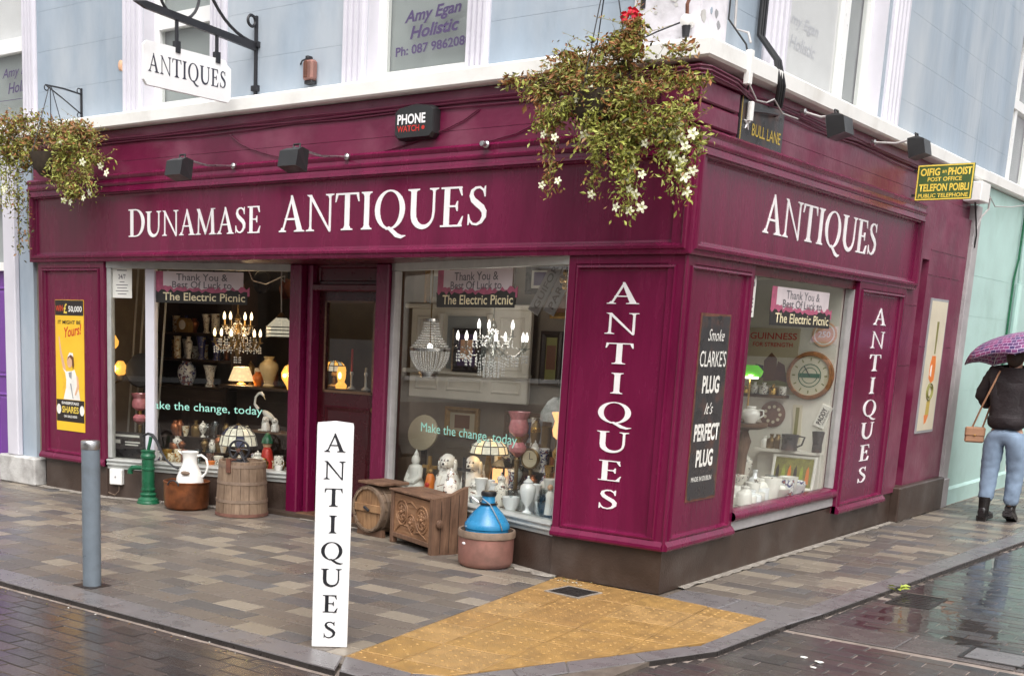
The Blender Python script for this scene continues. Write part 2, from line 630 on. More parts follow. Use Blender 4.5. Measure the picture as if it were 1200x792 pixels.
pm('kerb_face', (.03, .026, .025), rough=.3, var=.3, scale=8, bump=.3)
pm('mortar', (.3, .27, .235), rough=.7, var=.3, scale=14, bump=.6, dirt=((.2, .17, .14), .55))
pm('paver_bed', (.13, .105, .085), rough=.5, var=.3, scale=12, bump=.4)
pm('road_bed', (.27, .22, .19), rough=.42, var=.35, scale=10, bump=.4)
pm('asphalt', (.06, .055, .055), rough=.4, var=.3, scale=5, bump=.3)
paving('paver', (.24, .5, .45, .4))
paving('paver_far', (.24, .5, .45, .4), 'attr')
paving('road_brick', (.06, .26, .5, .25))
paving('road_brick_far', (.06, .26, .5, .25), 'attr')
pm('grate', (.035, .032, .03), rough=.4, var=.3, scale=20, bump=.3, metal=.4)


# ------------------------------------------------------------------ lettering
def text(body, M, w, h, mat, parent=None, name='lettering', shear=0.0, bold=0.0, depth=.0012, keep=False):
    """one line of plain lettering fitted into w x h centred on M"""
    cu = bpy.data.curves.new(name, 'FONT')
    cu.body = body
    cu.size = 1
    cu.shear = shear
    cu.offset = bold
    cu.resolution_u = 3
    o = bpy.data.objects.new(name, cu)
    COL.objects.link(o)
    bpy.context.view_layer.update()
    me = bpy.data.meshes.new_from_object(o.evaluated_get(bpy.context.evaluated_depsgraph_get()))
    bpy.data.objects.remove(o)
    bpy.data.curves.remove(cu)
    xs = [v.co.x for v in me.vertices]
    ys = [v.co.y for v in me.vertices]
    x0, x1, y0, y1 = min(xs), max(xs), min(ys), max(ys)
    sx = w / (x1 - x0)
    sy = h / (y1 - y0)
    if keep:
        sx = sy = min(sx, sy)
    for v in me.vertices:
        v.co = M @ Vector(((v.co.x - (x0 + x1) / 2) * sx, (v.co.y - (y0 + y1) / 2) * sy, depth))
    me.materials.clear()
    me.materials.append(MATS[mat])
    me.name = name
    return link(name, me, parent)


def _q(*p):
    return list(p)


def stroke(pts, wid):
    """variable-width stroke -> closed outline as left/right edge lists"""
    Lf, Rt = [], []
    n = len(pts)
    for i in range(n):
        a = Vector(pts[max(i - 1, 0)])
        b = Vector(pts[min(i + 1, n - 1)])
        d = (b - a).normalized()
        nn = Vector((-d.y, d.x))
        p = Vector(pts[i])
        Lf.append(p + nn * wid[i] / 2)
        Rt.append(p - nn * wid[i] / 2)
    return Lf, Rt


def ell(cx, cy, rx, ry, a0, a1, n):
    return [(cx + rx * math.cos(R(a0 + (a1 - a0) * i / n)), cy + ry * math.sin(R(a0 + (a1 - a0) * i / n))) for i in range(n + 1)]


TK, TN, SF = .17, .068, .046


def serif(x0, x1, y, up, s0, s1):
    # thin foot bracketed into the stem s0..s1
    k = 1 if up else -1
    return [(x0, y), (x1, y), (x1, y + SF * .7 * k), (s1 + .03, y + SF * 1.2 * k), (s1, y + SF * 2.6 * k), (s0, y + SF * 2.6 * k), (s0 - .03, y + SF * 1.2 * k), (x0, y + SF * .7 * k)]


def glyph(ch):
    """returns (advance, polygons, strips, rings) with cap height 1"""
    P, ST = [], []
    if ch == 'A':
        w = .96
        P.append(_q((.10, 0), (.10 + TN, 0), (.50, .9), (.47, 1.0), (.455, .98)))
        P.append(_q((.70, 0), (.70 + TK * 1.15, 0), (.50, 1.02), (.44, 1.02), (.44, .90)))
        P.append(_q((.22, .33), (.70, .33), (.70, .385), (.22, .385)))
        P.append(serif(0, .27, 0, True, .10, .165))
        P.append(serif(.58, .96, 0, True, .70, .84))
    elif ch == 'N':
        w = 1.02
        P.append(_q((.14, 0), (.14 + TN, 0), (.14 + TN, 1), (.14, 1)))
        P.append(_q((.85, 0), (.85 + TN, 0), (.85 + TN, 1), (.85, 1)))
        P.append(_q((.03, 1), (.20, 1), (.905, .0), (.905, -.03), (.86, -.03), (.14, .93)))
        P.append(serif(.02, .31, 0, True, .14, .195))
        P.append(serif(.73, 1.02, 1, False, .85, .905))
    elif ch == 'T':
        w = .84
        P.append(_q((.42 - TK / 2, 0), (.42 + TK / 2, 0), (.42 + TK / 2, 1), (.42 - TK / 2, 1)))
        P.append(_q((.02, .95), (.82, .95), (.82, 1.0), (.02, 1.0)))
        P.append(_q((.0, .76), (.03, .76), (.10, .95), (.02, 1.0)))
        P.append(_q((.84, .76), (.82, 1.0), (.74, .95), (.81, .76)))
        P.append(serif(.22, .62, 0, True, .42 - TK / 2, .42 + TK / 2))
    elif ch == 'I':
        w = .42
        P.append(_q((.21 - TK / 2, 0), (.21 + TK / 2, 0), (.21 + TK / 2, 1), (.21 - TK / 2, 1)))
        P.append(serif(.03, .39, 0, True, .21 - TK / 2, .21 + TK / 2))
        P.append(serif(.03, .39, 1, False, .21 - TK / 2, .21 + TK / 2))
    elif ch == 'E':
        w = .76
        P.append(_q((.12, 0), (.12 + TK, 0), (.12 + TK, 1), (.12, 1)))
        P.append(_q((.02, 0), (.68, 0), (.68, .05), (.02, .045)))
        P.append(_q((.02, .955), (.66, .95), (.66, 1), (.02, 1)))
        P.append(_q((.2, .49), (.52, .49), (.52, .54), (.2, .54)))
        P.append(_q((.66, 0), (.72, .26), (.69, .26), (.56, .05), (.5, .045), (.5, .0)))
        P.append(_q((.64, 1), (.5, 1), (.5, .955), (.56, .95), (.65, .77), (.68, .77)))
        P.append(_q((.52, .39), (.545, .39), (.545, .64), (.52, .64), (.47, .53), (.47, .5)))
    elif ch == 'Q':
        w = 1.06
        n = 28
        o = ell(.52, .5, .5, .52, 0, 360, n)
        i = ell(.52, .5, .5 - TK, .52 - .045, 0, 360, n)
        ST.append((i[:], o[:]))
        ST.append(stroke([(.40, .0), (.50, .02), (.62, -.06), (.76, -.17), (.92, -.22), (1.06, -.19)], [.05, .09, .11, .12, .09, .02]))
    elif ch == 'U':
        w = .98
        c = [(.185, 1), (.185, .6), (.185, .40)] + ell(.505, .36, .32, .34, 185, 355, 14)[1:-1] + [(.83, .40), (.83, .6), (.83, 1)]
        k = len(c)
        wd = []
        for q in range(k):
            f_ = q / (k - 1)
            wd.append(TK if f_ < .22 else (TN if f_ > .75 else TK + (TN - TK) * (f_ - .22) / .53))
        ST.append(stroke(c, wd))
        P.append(serif(.0, .37, 1, False, .112, .258))
        P.append(serif(.69, .97, 1, False, .802, .858))
    elif ch == 'S':
        w = .66
        c = [(.53, .76), (.49, .88), (.38, .955), (.26, .945), (.155, .87), (.135, .76), (.19, .65), (.32, .55), (.45, .46), (.53, .35), (.53, .22), (.45, .10), (.32, .04), (.19, .06), (.10, .15), (.07, .27)]
        wd = [.02, .05, .055, .065, .09, .12, .145, .155, .155, .145, .12, .09, .06, .055, .05, .02]
        ST.append(stroke(c, wd))
        P.append(_q((.52, .72), (.55, .72), (.55, .99), (.52, .98), (.48, .87)))
        P.append(_q((.05, .02), (.08, .03), (.12, .13), (.08, .30), (.05, .30)))
    elif ch == 'D':
        w = .98
        P.append(_q((.12, 0), (.12 + TK, 0), (.12 + TK, 1), (.12, 1)))
        P.append(_q((.02, 0), (.45, 0), (.45, .045), (.02, .045)))
        P.append(_q((.02, .955), (.45, .955), (.45, 1), (.02, 1)))
        o = ell(.43, .5, .52, .5, -90, 90, 16)
        i = ell(.43, .5, .52 - TK, .455, -90, 90, 16)
        ST.append((i, o))
    elif ch == 'M':
        w = 1.2
        P.append(_q((.12, 0), (.12 + TN, 0), (.21, 1), (.15, 1)))
        P.append(_q((.92, 0), (.92 + TK, 0), (1.03, 1), (.90, 1)))
        P.append(_q((.06, 1), (.23, 1), (.62, .14), (.58, .0), (.55, .0)))
        P.append(_q((.98, 1), (.92, 1), (.55, .0), (.585, .0), (.63, .10)))
        P.append(serif(.0, .29, 0, True, .12, .175))
        P.append(serif(.80, 1.19, 0, True, .92, 1.065))
        P.append(_q((.9, 1), (1.13, 1), (1.13, .965), (.9, .965)))
    else:
        w = .4
    return w, P, ST


_gl = {}


def letter(ch, M, sx, sy, mat, parent, dep=.004):
    """one serif capital as raised geometry; M is the frame of its lower left corner"""
    wd, P, ST = glyph(ch)
    mb = MB()
    d = dep
    for p in P:
        a = sum(p[i][0] * p[(i + 1) % len(p)][1] - p[(i + 1) % len(p)][0] * p[i][1] for i in range(len(p)))
        if a < 0:
            p = p[::-1]
        mb.prism([(x * sx, y * sy) for x, y in p], -.001, d, M)
        d += .00035
    for (lf, rt) in ST:
        n = len(lf)
        vs = []
        for q in range(n):
            for z in (-.001, d):
                vs.append((lf[q][0] * sx, lf[q][1] * sy, z))
                vs.append((rt[q][0] * sx, rt[q][1] * sy, z))
        fs = []
        for q in range(n - 1):
            a, b = q * 4, q * 4 + 4
            fs += [(a + 2, a + 3, b + 3, b + 2), (a, a + 2, b + 2, b), (a + 3, a + 1, b + 1, b + 3)]
        fs += [(0, 1, 3, 2), ((n - 1) * 4, (n - 1) * 4 + 2, (n - 1) * 4 + 3, (n - 1) * 4 + 1)]
        mb.add(vs, fs, M)
        d += .00035
    return mb.build('letter', MATS[mat], parent, smooth=0)


def word(s, M, w, h, mat, parent, track=.08, big=None, dep=.004):
    """word of serif capitals; M = frame of the lower-left corner of the line"""
    hs = [(big if (big and k == 0) else 1.0) for k in range(len(s))]
    tot = sum(glyph(c)[0] * k for c, k in zip(s, hs)) + track * (len(s) - 1)
    sx = w / tot
    x = 0
    for c, k in zip(s, hs):
        letter(c, M @ Matrix.Translation((x * sx, 0, 0)), sx * k, h * k, mat, parent, dep)
        x += glyph(c)[0] * k + track


def column_word(s, M, w, h, mat, parent, dep=.004, fill=.68):
    """capitals stacked downwards inside w x h; M = frame of the lower-left corner"""
    n = len(s)
    st = h / n
    lh = st * fill
    for k, c in enumerate(s):
        gw = glyph(c)[0]
        sx = w / 1.06
        x = (w - gw * sx) / 2
        y = h - st * (k + 1) + st * (1 - fill) / 2
        letter(c, M @ Matrix.Translation((x, y, 0)), sx, lh, mat, parent, dep)

# ================================================================== GROUND
def project(p):
    d = Vector(p) - CAM
    z = d.dot(_f)
    if z < .1:
        return (-9999, -9999)
    return 426.36 + 1422.33 * d.dot(_r) / z, 677.96 + 1422.33 * d.dot(_d) / z


def inframe(p, mg=0):
    u, v = project(p)
    return -mg < u < 1200 + mg and -mg < v < 792 + mg


def clip(poly, a, b):
    """keep what lies left of the line a -> b"""
    out = []
    n = len(poly)
    f = lambda p: (b[0] - a[0]) * (p[1] - a[1]) - (b[1] - a[1]) * (p[0] - a[0])
    for i in range(n):
        p, q = poly[i], poly[(i + 1) % n]
        fp, fq = f(p), f(q)
        if fp >= 0:
            out.append(p)
        if fp * fq < 0:
            k = fp / (fp - fq)
            out.append((p[0] + (q[0] - p[0]) * k, p[1] + (q[1] - p[1]) * k))
    return out


def area(p):
    return .5 * sum(p[i][0] * p[(i + 1) % len(p)][1] - p[(i + 1) % len(p)][0] * p[i][1] for i in range(len(p)))


def piece_mesh(poly, z0, z1, ch, mat, jit=0.0):
    mb = MB()
    mb.slab(poly, z0, z1, ch)
    return mb.mesh('piece', MATS[mat], smooth=0, recalc=False)


def lay(pieces, parent, name, near_mat, far_mat, z0, z1, ch, limit=300, tilt=.003):
    """pieces = (polygon, tone). The ones that show largest become objects, the rest one joined part"""
    def size(pc):
        c = pc['c']
        if not inframe((c[0], c[1], z1), 25):
            return -1
        return abs(area(pc['p'])) / (Vector((c[0], c[1], z1)) - CAM).length ** 3
    for pc in pieces:
        n = len(pc['p'])
        pc['c'] = (sum(q[0] for q in pc['p']) / n, sum(q[1] for q in pc['p']) / n)
    pieces.sort(key=size, reverse=True)
    cache = {}
    for pc in pieces[:limit]:
        c = pc['c']
        loc = [(round(q[0] - c[0], 4), round(q[1] - c[1], 4)) for q in pc['p']]
        key = tuple(loc)
        if key not in cache:
            cache[key] = piece_mesh(loc, z0, z1, ch, near_mat)
        o = link(name, cache[key], parent)
        o.location = (c[0], c[1], random.uniform(-.0016, .0012))
        o.rotation_euler = (random.uniform(-tilt, tilt), random.uniform(-tilt, tilt), random.uniform(-.006, .006))
        o.color = c4(pc['t'])
    rest = pieces[limit:]
    mb = MB()
    cols = []
    for pc in rest:
        k = len(mb.f)
        dz = random.uniform(-.0012, .0012)
        mb.slab(pc['p'], z0, z1 + dz, ch)
        cols += [pc['t']] * (len(mb.f) - k)
    me = mb.mesh('laid_pieces', MATS[far_mat], smooth=0, recalc=False)
    at = me.color_attributes.new('tone', 'FLOAT_COLOR', 'CORNER')
    dat = []
    for pl_, c in zip(me.polygons, cols):
        dat += list(c4(c)) * pl_.loop_total
    at.data.foreach_set('color', dat)
    o = link('laid_pieces', me, parent)
    o['kind'] = 'stuff'
    return o


# ground to the horizon
mb = MB()
mb.box(-150, -150, -.30, 150, 150, -.06)
tag(mb.build('ground', MATS['asphalt'], smooth=0), kind='structure')

ROADZ = -.028
KIN = [(-.42, -2.60), (.0, -2.60), (.18, -2.49), (.41, -1.86), (.755, -1.03), (.765, -.13)]
KOUT = [(-.27, -2.82), (.08, -2.82), (.34, -2.60), (.52, -2.02), (.865, -1.06), (.90, -.17)]


def kout_x(y):
    if y < -2.82:
        return -99
    for a, b in zip(KOUT[1:], KOUT[2:]):
        if a[1] <= y <= b[1]:
            return a[0] + (b[0] - a[0]) * (y - a[1]) / (b[1] - a[1])
    return .94 + .053 * (y - .2)


def side_in(y):
    return .785 + .047 * y


# road with its clay bricks
mb = MB()
mb.box(-40, -9.2, -.058, 40, 30, ROADZ - .007)
road = tag(mb.build('road', MATS['road_bed'], smooth=0), kind='structure')
bricks = []
BL, BW, J = .216, .108, .0065
for r in range(-40, 70):
    y0 = -2.83 - .108 * r if r < 0 else -2.83 + .108 * r
    if r < 0:
        y0 = -2.83 + .108 * r
    y1 = y0 + BW - .0105
    if y1 > -2.835 and y0 < -2.83 + .001:
        pass
    if r == -1:
        y1 -= .022
    if -.22 < (y0 + y1) / 2 < .2:
        continue
    xs = -99 if y1 < -2.825 else max(kout_x(y0), kout_x(y1)) + .008
    k0 = -44
    for k in range(k0, 40):
        x0 = k * BL + (BL / 2 if r % 2 else 0) + random.uniform(-.002, .002)
        x1 = x0 + BL - J
        if x1 < xs + .03:
            continue
        x0 = max(x0, xs)
        c = ((x0 + x1) / 2, (y0 + y1) / 2, ROADZ)
        if not inframe(c, 600) or (Vector(c) - CAM).length > 17:
            continue
        if 1.078 < c[0] < 1.36 and 1.05 < c[1] < 1.56:
            continue
        if 1.80 < c[0] < 2.16 and -.12 < c[1] < .22:
            continue
        tone = random.choice([(.056, .045, .042), (.064, .051, .047), (.052, .045, .044), (.07, .054, .048), (.06, .051, .049)])
        f_ = random.uniform(.8, 1.2)
        bricks.append({'p': [(x0, y0), (x1, y0), (x1, y1), (x0, y1)], 't': mul(tone, f_)})
lay(bricks, road, 'brick', 'road_brick', 'road_brick_far', ROADZ - .03, ROADZ, .003, tilt=.011)

# water standing on the lane
mb = MB()
pud = [(1.16, .94), (1.07, 1.5), (1.02, 2.3), (1.09, 3.3), (1.22, 4.5), (1.55, 5.2), (2.5, 5.0), (2.9, 3.4), (2.6, 2.0), (2.3, .7), (1.98, .62), (1.87, .24), (1.68, .22), (1.49, .38), (1.366, .23), (1.17, .24), (1.09, .55)]
pp = []
for i in range(len(pud)):
    a, b = Vector(pud[i]), Vector(pud[(i + 1) % len(pud)])
    for k in range(4):
        q = a.lerp(b, k / 4)
        pp.append((q.x + random.uniform(-.025, .025), q.y + random.uniform(-.04, .04)))
pp = pp if area(pp) > 0 else pp[::-1]
mb.add([(x, y, ROADZ - .0003) for x, y in pp], [tuple(range(len(pp)))])
tag(mb.build('puddle', MATS['puddle_water'], smooth=0, recalc=False), kind='structure')

# pavement bed, one sheet in front and one up the lane
mb = MB()
mb.box(-12, -2.70, -.059, .70, 1.2, -.0075)
mb.prism([(-.3, -1.5), (.7, -1.03), (.72, .1), (side_in(0) + .02, 0), (side_in(16) + .02, 16), (-.05, 16), (-.05, .1)], -.0595, -.008)
pav = tag(mb.build('pavement', MATS['paver_bed'], smooth=0), kind='structure')
TONES = [((.24, .203, .16), 5), ((.146, .122, .103), 6), ((.122, .107, .098), 5), ((.164, .138, .115), 4), ((.112, .105, .103), 3)]
TL = [t for t, k in TONES for _ in range(k)]
pieces = []


def row(y0, y1, xa, xb, planes, lens):
    x = xa - random.uniform(0, .28)
    while x < xb:
        L = random.choice(lens)
        poly = [(x, y0 + .003), (x + L - .006, y0 + .003), (x + L - .006, y1 - .003), (x, y1 - .003)]
        x += L
        for a, b in planes:
            poly = clip(poly, a, b)
            if len(poly) < 3:
                break
        if len(poly) < 3 or area(poly) < .002:
            continue
        c = poly[0]
        if not inframe((c[0], c[1], 0), 600):
            continue
        pieces.append({'p': poly, 't': mul(random.choice(TL), random.uniform(.88, 1.12))})


TLINE = ((-.432, -2.6), (-.765, .02))        # left edge of the tactile area, pavers on its left side
for k in range(16):
    y0 = -2.6 + .1625 * k
    row(y0, y0 + .1625, -11, -.4, [TLINE], [.28, .28, .285, .275, .21])
for k in range(4):
    y0 = .1625 * k
    row(y0, y0 + .1625, -5.6, -.8, [((-.84, .0), (-2.80, .66)), ((-3.85, .66), (-5.58, .0))], [.28, .285, .275])
for k in range(80):
    y0 = .30 + .165 * k
    row(y0, y0 + .165, .03, 2, [((side_in(0), 0), (side_in(16), 16)), ((.03, 16), (.03, 0))], [.15, .2, .28, .3, .18])
lay(pieces, pav, 'paver', 'paver', 'paver_far', -.03, 0.0, .0035)

# kerb stones along the street, round the corner and up the lane
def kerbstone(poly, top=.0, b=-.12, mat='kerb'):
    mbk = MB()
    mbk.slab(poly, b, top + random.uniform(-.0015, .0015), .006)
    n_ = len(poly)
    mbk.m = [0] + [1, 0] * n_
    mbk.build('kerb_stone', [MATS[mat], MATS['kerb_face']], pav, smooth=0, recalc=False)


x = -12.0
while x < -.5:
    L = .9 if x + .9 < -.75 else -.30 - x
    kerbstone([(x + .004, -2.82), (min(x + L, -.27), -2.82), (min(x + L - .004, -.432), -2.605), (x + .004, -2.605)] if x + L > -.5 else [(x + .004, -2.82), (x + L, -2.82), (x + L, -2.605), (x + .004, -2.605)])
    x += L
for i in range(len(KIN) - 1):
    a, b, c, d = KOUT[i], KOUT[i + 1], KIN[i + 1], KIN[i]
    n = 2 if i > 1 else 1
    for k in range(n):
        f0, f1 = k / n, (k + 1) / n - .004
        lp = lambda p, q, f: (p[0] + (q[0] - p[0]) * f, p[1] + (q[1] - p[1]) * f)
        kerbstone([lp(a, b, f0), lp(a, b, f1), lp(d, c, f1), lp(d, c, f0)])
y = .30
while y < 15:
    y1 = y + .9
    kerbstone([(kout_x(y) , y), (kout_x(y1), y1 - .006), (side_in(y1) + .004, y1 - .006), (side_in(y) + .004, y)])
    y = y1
# flat granite slabs between the tactile area and the lane pavement, then flush across the lane
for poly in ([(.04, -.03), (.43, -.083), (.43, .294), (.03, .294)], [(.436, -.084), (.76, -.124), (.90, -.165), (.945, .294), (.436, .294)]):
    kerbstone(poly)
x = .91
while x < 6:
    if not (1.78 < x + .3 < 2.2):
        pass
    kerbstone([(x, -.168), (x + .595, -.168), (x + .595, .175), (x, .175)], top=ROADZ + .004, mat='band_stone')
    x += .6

# tactile slabs with blisters
TP = [(-.425, -2.598), (.0, -2.596), (.175, -2.485), (.405, -1.86), (.75, -1.03), (.757, -.128), (.0, -.03), (-.755, .018)]
e1 = Vector((.105, -.9945))
e2 = Vector((.9945, .105))
rnd_t = random.Random(12)
dome = MB()
dome.lathe([(.011, 0), (.009, .0022), (.005, .0035), (.0006, .004)], 8, cap=False)
for i in range(-4, 5):
    for j in range(-2, 9):
        o = Vector((-.04, 0)) + e2 * (.4 * i) + e1 * (.4 * j)
        poly = [o + e2 * .003 + e1 * .397, o + e2 * .397 + e1 * .397, o + e2 * .397 + e1 * .003, o + e2 * .003 + e1 * .003]
        poly = [(p.x, p.y) for p in poly]
        for a, b in zip(TP, TP[1:] + TP[:1]):
            poly = clip(poly, a, b)
            if len(poly) < 3:
                break
        if len(poly) < 3 or abs(area(poly)) < .0015:
            continue
        mbt = MB()
        mbt.slab(poly, -.03, random.uniform(-.001, .002), .003)
        sl_ = mbt.build('tactile_slab', MATS[rnd_t.choice(['tactile', 'tactile', 'tactile_pale', 'tactile_worn'])], pav, smooth=0, recalc=False)
        mbb = MB()
        for a in range(6):
            for b in range(6):
                q = o + e2 * (.033 + .0667 * a) + e1 * (.033 + .0667 * b)
                ok = all((bb[0] - aa[0]) * (q.y - aa[1]) - (bb[1] - aa[1]) * (q.x - aa[0]) > .016 for aa, bb in zip(TP, TP[1:] + TP[:1]))
                if ok and rnd_t.random() > .25 * (q.x < .1) and not (-.56 < q.x < -.28 and -.52 < q.y < -.19):
                    mbb.add(dome.v, dome.f, Matrix.Translation((q.x, q.y, .0)))
        if mbb.v:
            bo = mbb.build('blisters', MATS['tactile_dome'], sl_, smooth=60)
            bo['kind'] = 'stuff'

# rough pale mortar along the foot of the walls
def strip(name, pts, wdt, z=.0045, seed=1):
    rnd = random.Random(seed)
    mbs = MB()
    vs, fs = [], []
    P = []
    for a, b in zip(pts, pts[1:]):
        a, b = Vector(a), Vector(b)
        n = max(2, int((b - a).length / .06))
        P += [a.lerp(b, k / n) for k in range(n)]
    P.append(Vector(pts[-1]))
    for i, p in enumerate(P):
        t = (P[min(i + 1, len(P) - 1)] - P[max(i - 1, 0)]).normalized()
        nn = Vector((t.y, -t.x))
        q = p + nn * (wdt * rnd.uniform(.55, 1.25))
        vs += [(p.x, p.y, z + .006), (q.x, q.y, z)]
    for i in range(len(P) - 1):
        fs.append((i * 2, i * 2 + 1, i * 2 + 3, i * 2 + 2))
    mbs.add(vs, fs)
    return mbs.build(name, MATS['mortar'], pav, smooth=60)


strip('mortar_fillet', [(-6.6, .03), (-5.57, .03), (-3.86, .66)], .09, seed=3)
strip('mortar_fillet', [(-3.9, .68), (-2.75, .68)], .2, seed=4)
strip('mortar_fillet', [(-2.79, .64), (-.82, .02), (-.76, .01)], .09, seed=5)
strip('mortar_fillet', [(-.02, .3), (-.0, 4.8), (.0, 12)], .055, seed=6)

# drain grate in the lane, two small chamber covers
def grate(name, label, cx, cy, wx, wy, nb, z, rz=0.0, cat='drain'):
    t = thing(name, label, cat, (cx, cy, z), rz)
    m_ = MB()
    m_.box(-wx / 2, -wy / 2, -.03, wx / 2, wy / 2, -.022)
    m_.build('sump', MATS['poster_black'], t, smooth=0)
    m_ = MB()
    for s_ in (-1, 1):
        m_.box(s_ * wx / 2 - .012, -wy / 2, -.021, s_ * wx / 2 + .012, wy / 2, .002)
        m_.box(-wx / 2 + .0125, s_ * wy / 2 - .012, -.021, wx / 2 - .0125, s_ * wy / 2 + .012, .0018)
    m_.build('frame', MATS['grate'], t, smooth=0)
    for k in range(nb):
        m_ = MB()
        y = -wy / 2 + .012 + (wy - .024) * (k + .5) / nb
        m_.box(-wx / 2 + .0125, y - wy / nb * .22, -.02, wx / 2 - .0125, y + wy / nb * .22, .0008)
        m_.build('bar', MATS['grate'], t, smooth=0)
    return t


grate('drain_grate', 'rectangular iron drain grate in the wet lane beside a yellow leaf', 1.215, 1.30, .25, .44, 7, ROADZ)
t = thing('chamber_cover', 'small dark square cover set in the yellow tactile paving', 'cover', (-.42, -.355, .003), -.1)
m_ = MB()
m_.bbox(-.115, -.115, -.03, .115, .115, .004, .004)
m_.build('lid', MATS['grate'], t, smooth=0)
m_ = MB()
for s_ in (-1, 1):
    m_.box(s_ * .125 - .008, -.133, -.03, s_ * .125 + .008, .133, .0035)
    m_.box(-.1165, s_ * .125 - .008, -.03, .1165, s_ * .125 + .008, .003)
m_.build('frame', MATS['mortar'], t, smooth=0)
m_ = MB()
for a in range(4):
    for b in range(4):
        m_.box(-.09 + .05 * a, -.09 + .05 * b, .0035, -.07 + .05 * a, -.07 + .05 * b, .0065)
m_.build('tread_studs', MATS['grate'], t, smooth=0)
t = thing('access_cover', 'flat grey access cover set flush in the lane by the puddle', 'cover', (1.98, .05, ROADZ + .003), 0.0)
m_ = MB()
m_.bbox(-.14, -.13, -.03, .14, .13, .006, .004)
m_.build('lid', MATS['kerb'], t, smooth=0)
m_ = MB()
for s_ in (-1, 1):
    m_.box(s_ * .155 - .01, -.16, -.03, s_ * .155 + .01, .16, .005)
    m_.box(-.1445, s_ * .145 - .01, -.03, .1445, s_ * .145 + .01, .0045)
m_.build('frame', MATS['grate'], t, smooth=0)

# ================================================================== THE CORNER SHOP
shop = thing('corner_shop', 'maroon painted corner shop with white serif lettering and grey rendered upper floor', 'building')
M_ = MATS
PIL = [(0, -.12), (0, 0), (.05, 0), (.054, -.008), (.058, -.008), (.063, .01), (.074, .012), (.08, -.006), (.086, -.018), (.096, -.02)]
FAS = [(0, -.13), (0, 0), (.01, .004), (.028, .006), (.034, .02), (.05, .022), (.056, .006), (.064, .002), (.072, -.026), (.086, -.03)]

# fascias
mb = MB()
mb.panel(FR(-6.63, 2.115, .03), 6.659, .632, FAS)
fas_f = mb.build('fascia', M_['maroon'], shop, smooth=0)
mb = MB()
mb.panel(SD(-.029, 2.1145, .03), 4.64, .6325, FAS)
fas_s = mb.build('fascia', M_['maroon'], shop, smooth=0)
fas_s['label'] = 'shorter fascia board on the lane side'
word('DUNAMASE', FR(-5.225, 2.318, -.0), 1.61, .205, 'white_letter', fas_f, track=.05, big=1.12)
word('ANTIQUES', FR(-3.42, 2.318, -.0), 1.952, .265, 'white_letter', fas_f, track=.05)
word('ANTIQUES', SD(1.104, 2.33, .0), 2.37, .255, 'white_letter', fas_s, track=.05)

# cornice over the fascia
mb = MB()
mb.sweepL([(-.1, 2.748), (.034, 2.748), (.042, 2.76), (.042, 2.772), (.028, 2.78), (.024, 2.806), (.032, 2.816), (.038, 2.836), (.02, 2.852), (-.1, 2.858)], -6.645, 4.63)
mb.build('cornice', M_['maroon'], shop, smooth=35)
# frieze in two courses with corner blocks
for z0, z1 in ((2.859, 2.955), (2.957, 3.222)):
    mb = MB()
    mb.sweepL([(-.12, z0), (-.031, z0), (-.03, z0 + .002), (-.03, z1 - .002), (-.031, z1), (-.12, z1)], -6.63, 6.27)
    mb.build('frieze_course', M_['maroon_wall'], shop, smooth=0)
for z0, z1 in ((2.872, 2.988), (3.0, 3.118)):
    mb = MB()
    mb.bbox(-.26, -.006, z0, .006, .55, z1, .008)
    mb.build('corner_block', M_['maroon_wall'], shop, smooth=0)
mb = MB()
mb.sweepL([(-.06, 3.122), (.018, 3.124), (.03, 3.135), (.026, 3.15), (.012, 3.156), (.02, 3.17), (-.06, 3.172)], -.36, .62)
mb.build('corner_moulding', M_['maroon_wall'], shop, smooth=0)

# painted cables along the frieze
random.seed(11)
for k, (z, o) in enumerate([(3.128, .018), (3.15, .024), (3.105, .014)]):
    pts = [(x * .55 - 6.6, .03 - o, z + random.uniform(-.01, .01)) for x in range(0, 12)] + [(-.4, -.04, z + .03), (.0, -.05, z + .035), (.05, .0, z + .03), (.045, .4, z + .02)] + [(.03 - .06 + o, .8 + .5 * q, z + random.uniform(-.012, .012)) for q in range(0, 11)]
    mb = MB()
    mb.tube(pts, .007 if k < 2 else .005, 6)
    mb.build('cable', M_['cable'], shop)
mb = MB()
mb.tube([(-4.0 + i * .12, .018, 3.08 - .28 * math.sin(PI * i / 20) ** .7 * (1 - .2 * i / 20)) for i in range(21)], .005, 5)
mb.tube([(-1.55, .018, 2.86), (-1.3, .018, 2.9), (-1.0, .018, 3.0), (-.8, .018, 3.1)], .005, 5)
mb.build('cable', M_['cable'], shop)

# left pilaster, corner pilaster (two faces), lane pilaster
def base_mould(mbx, M, w, ends=.02):
    # moulded sill under a pilaster, in the frame of its lower-left corner
    pr = [(-.03, 0), (.026, 0), (.032, .012), (.03, .03), (.018, .045), (.006, .06), (-.03, .062)]
    n = len(pr)
    vs = [(-ends * 0 - .0, z, o) for o, z in pr] + [(w, z, o) for o, z in pr]
    fs = [(i, (i + 1) % n, n + (i + 1) % n, n + i) for i in range(n)] + [tuple(range(n))[::-1], tuple(range(n, 2 * n))]
    mbx.add(vs, fs, M)


def pilaster(M, w, h):
    mbx = MB()
    mbx.panel(M, w, h, PIL)
    o = mbx.build('pilaster', M_['maroon'], shop, smooth=0)
    mbx = MB()
    base_mould(mbx, M, w)
    mbx.build('moulding', M_['maroon'], o, smooth=0)
    return o


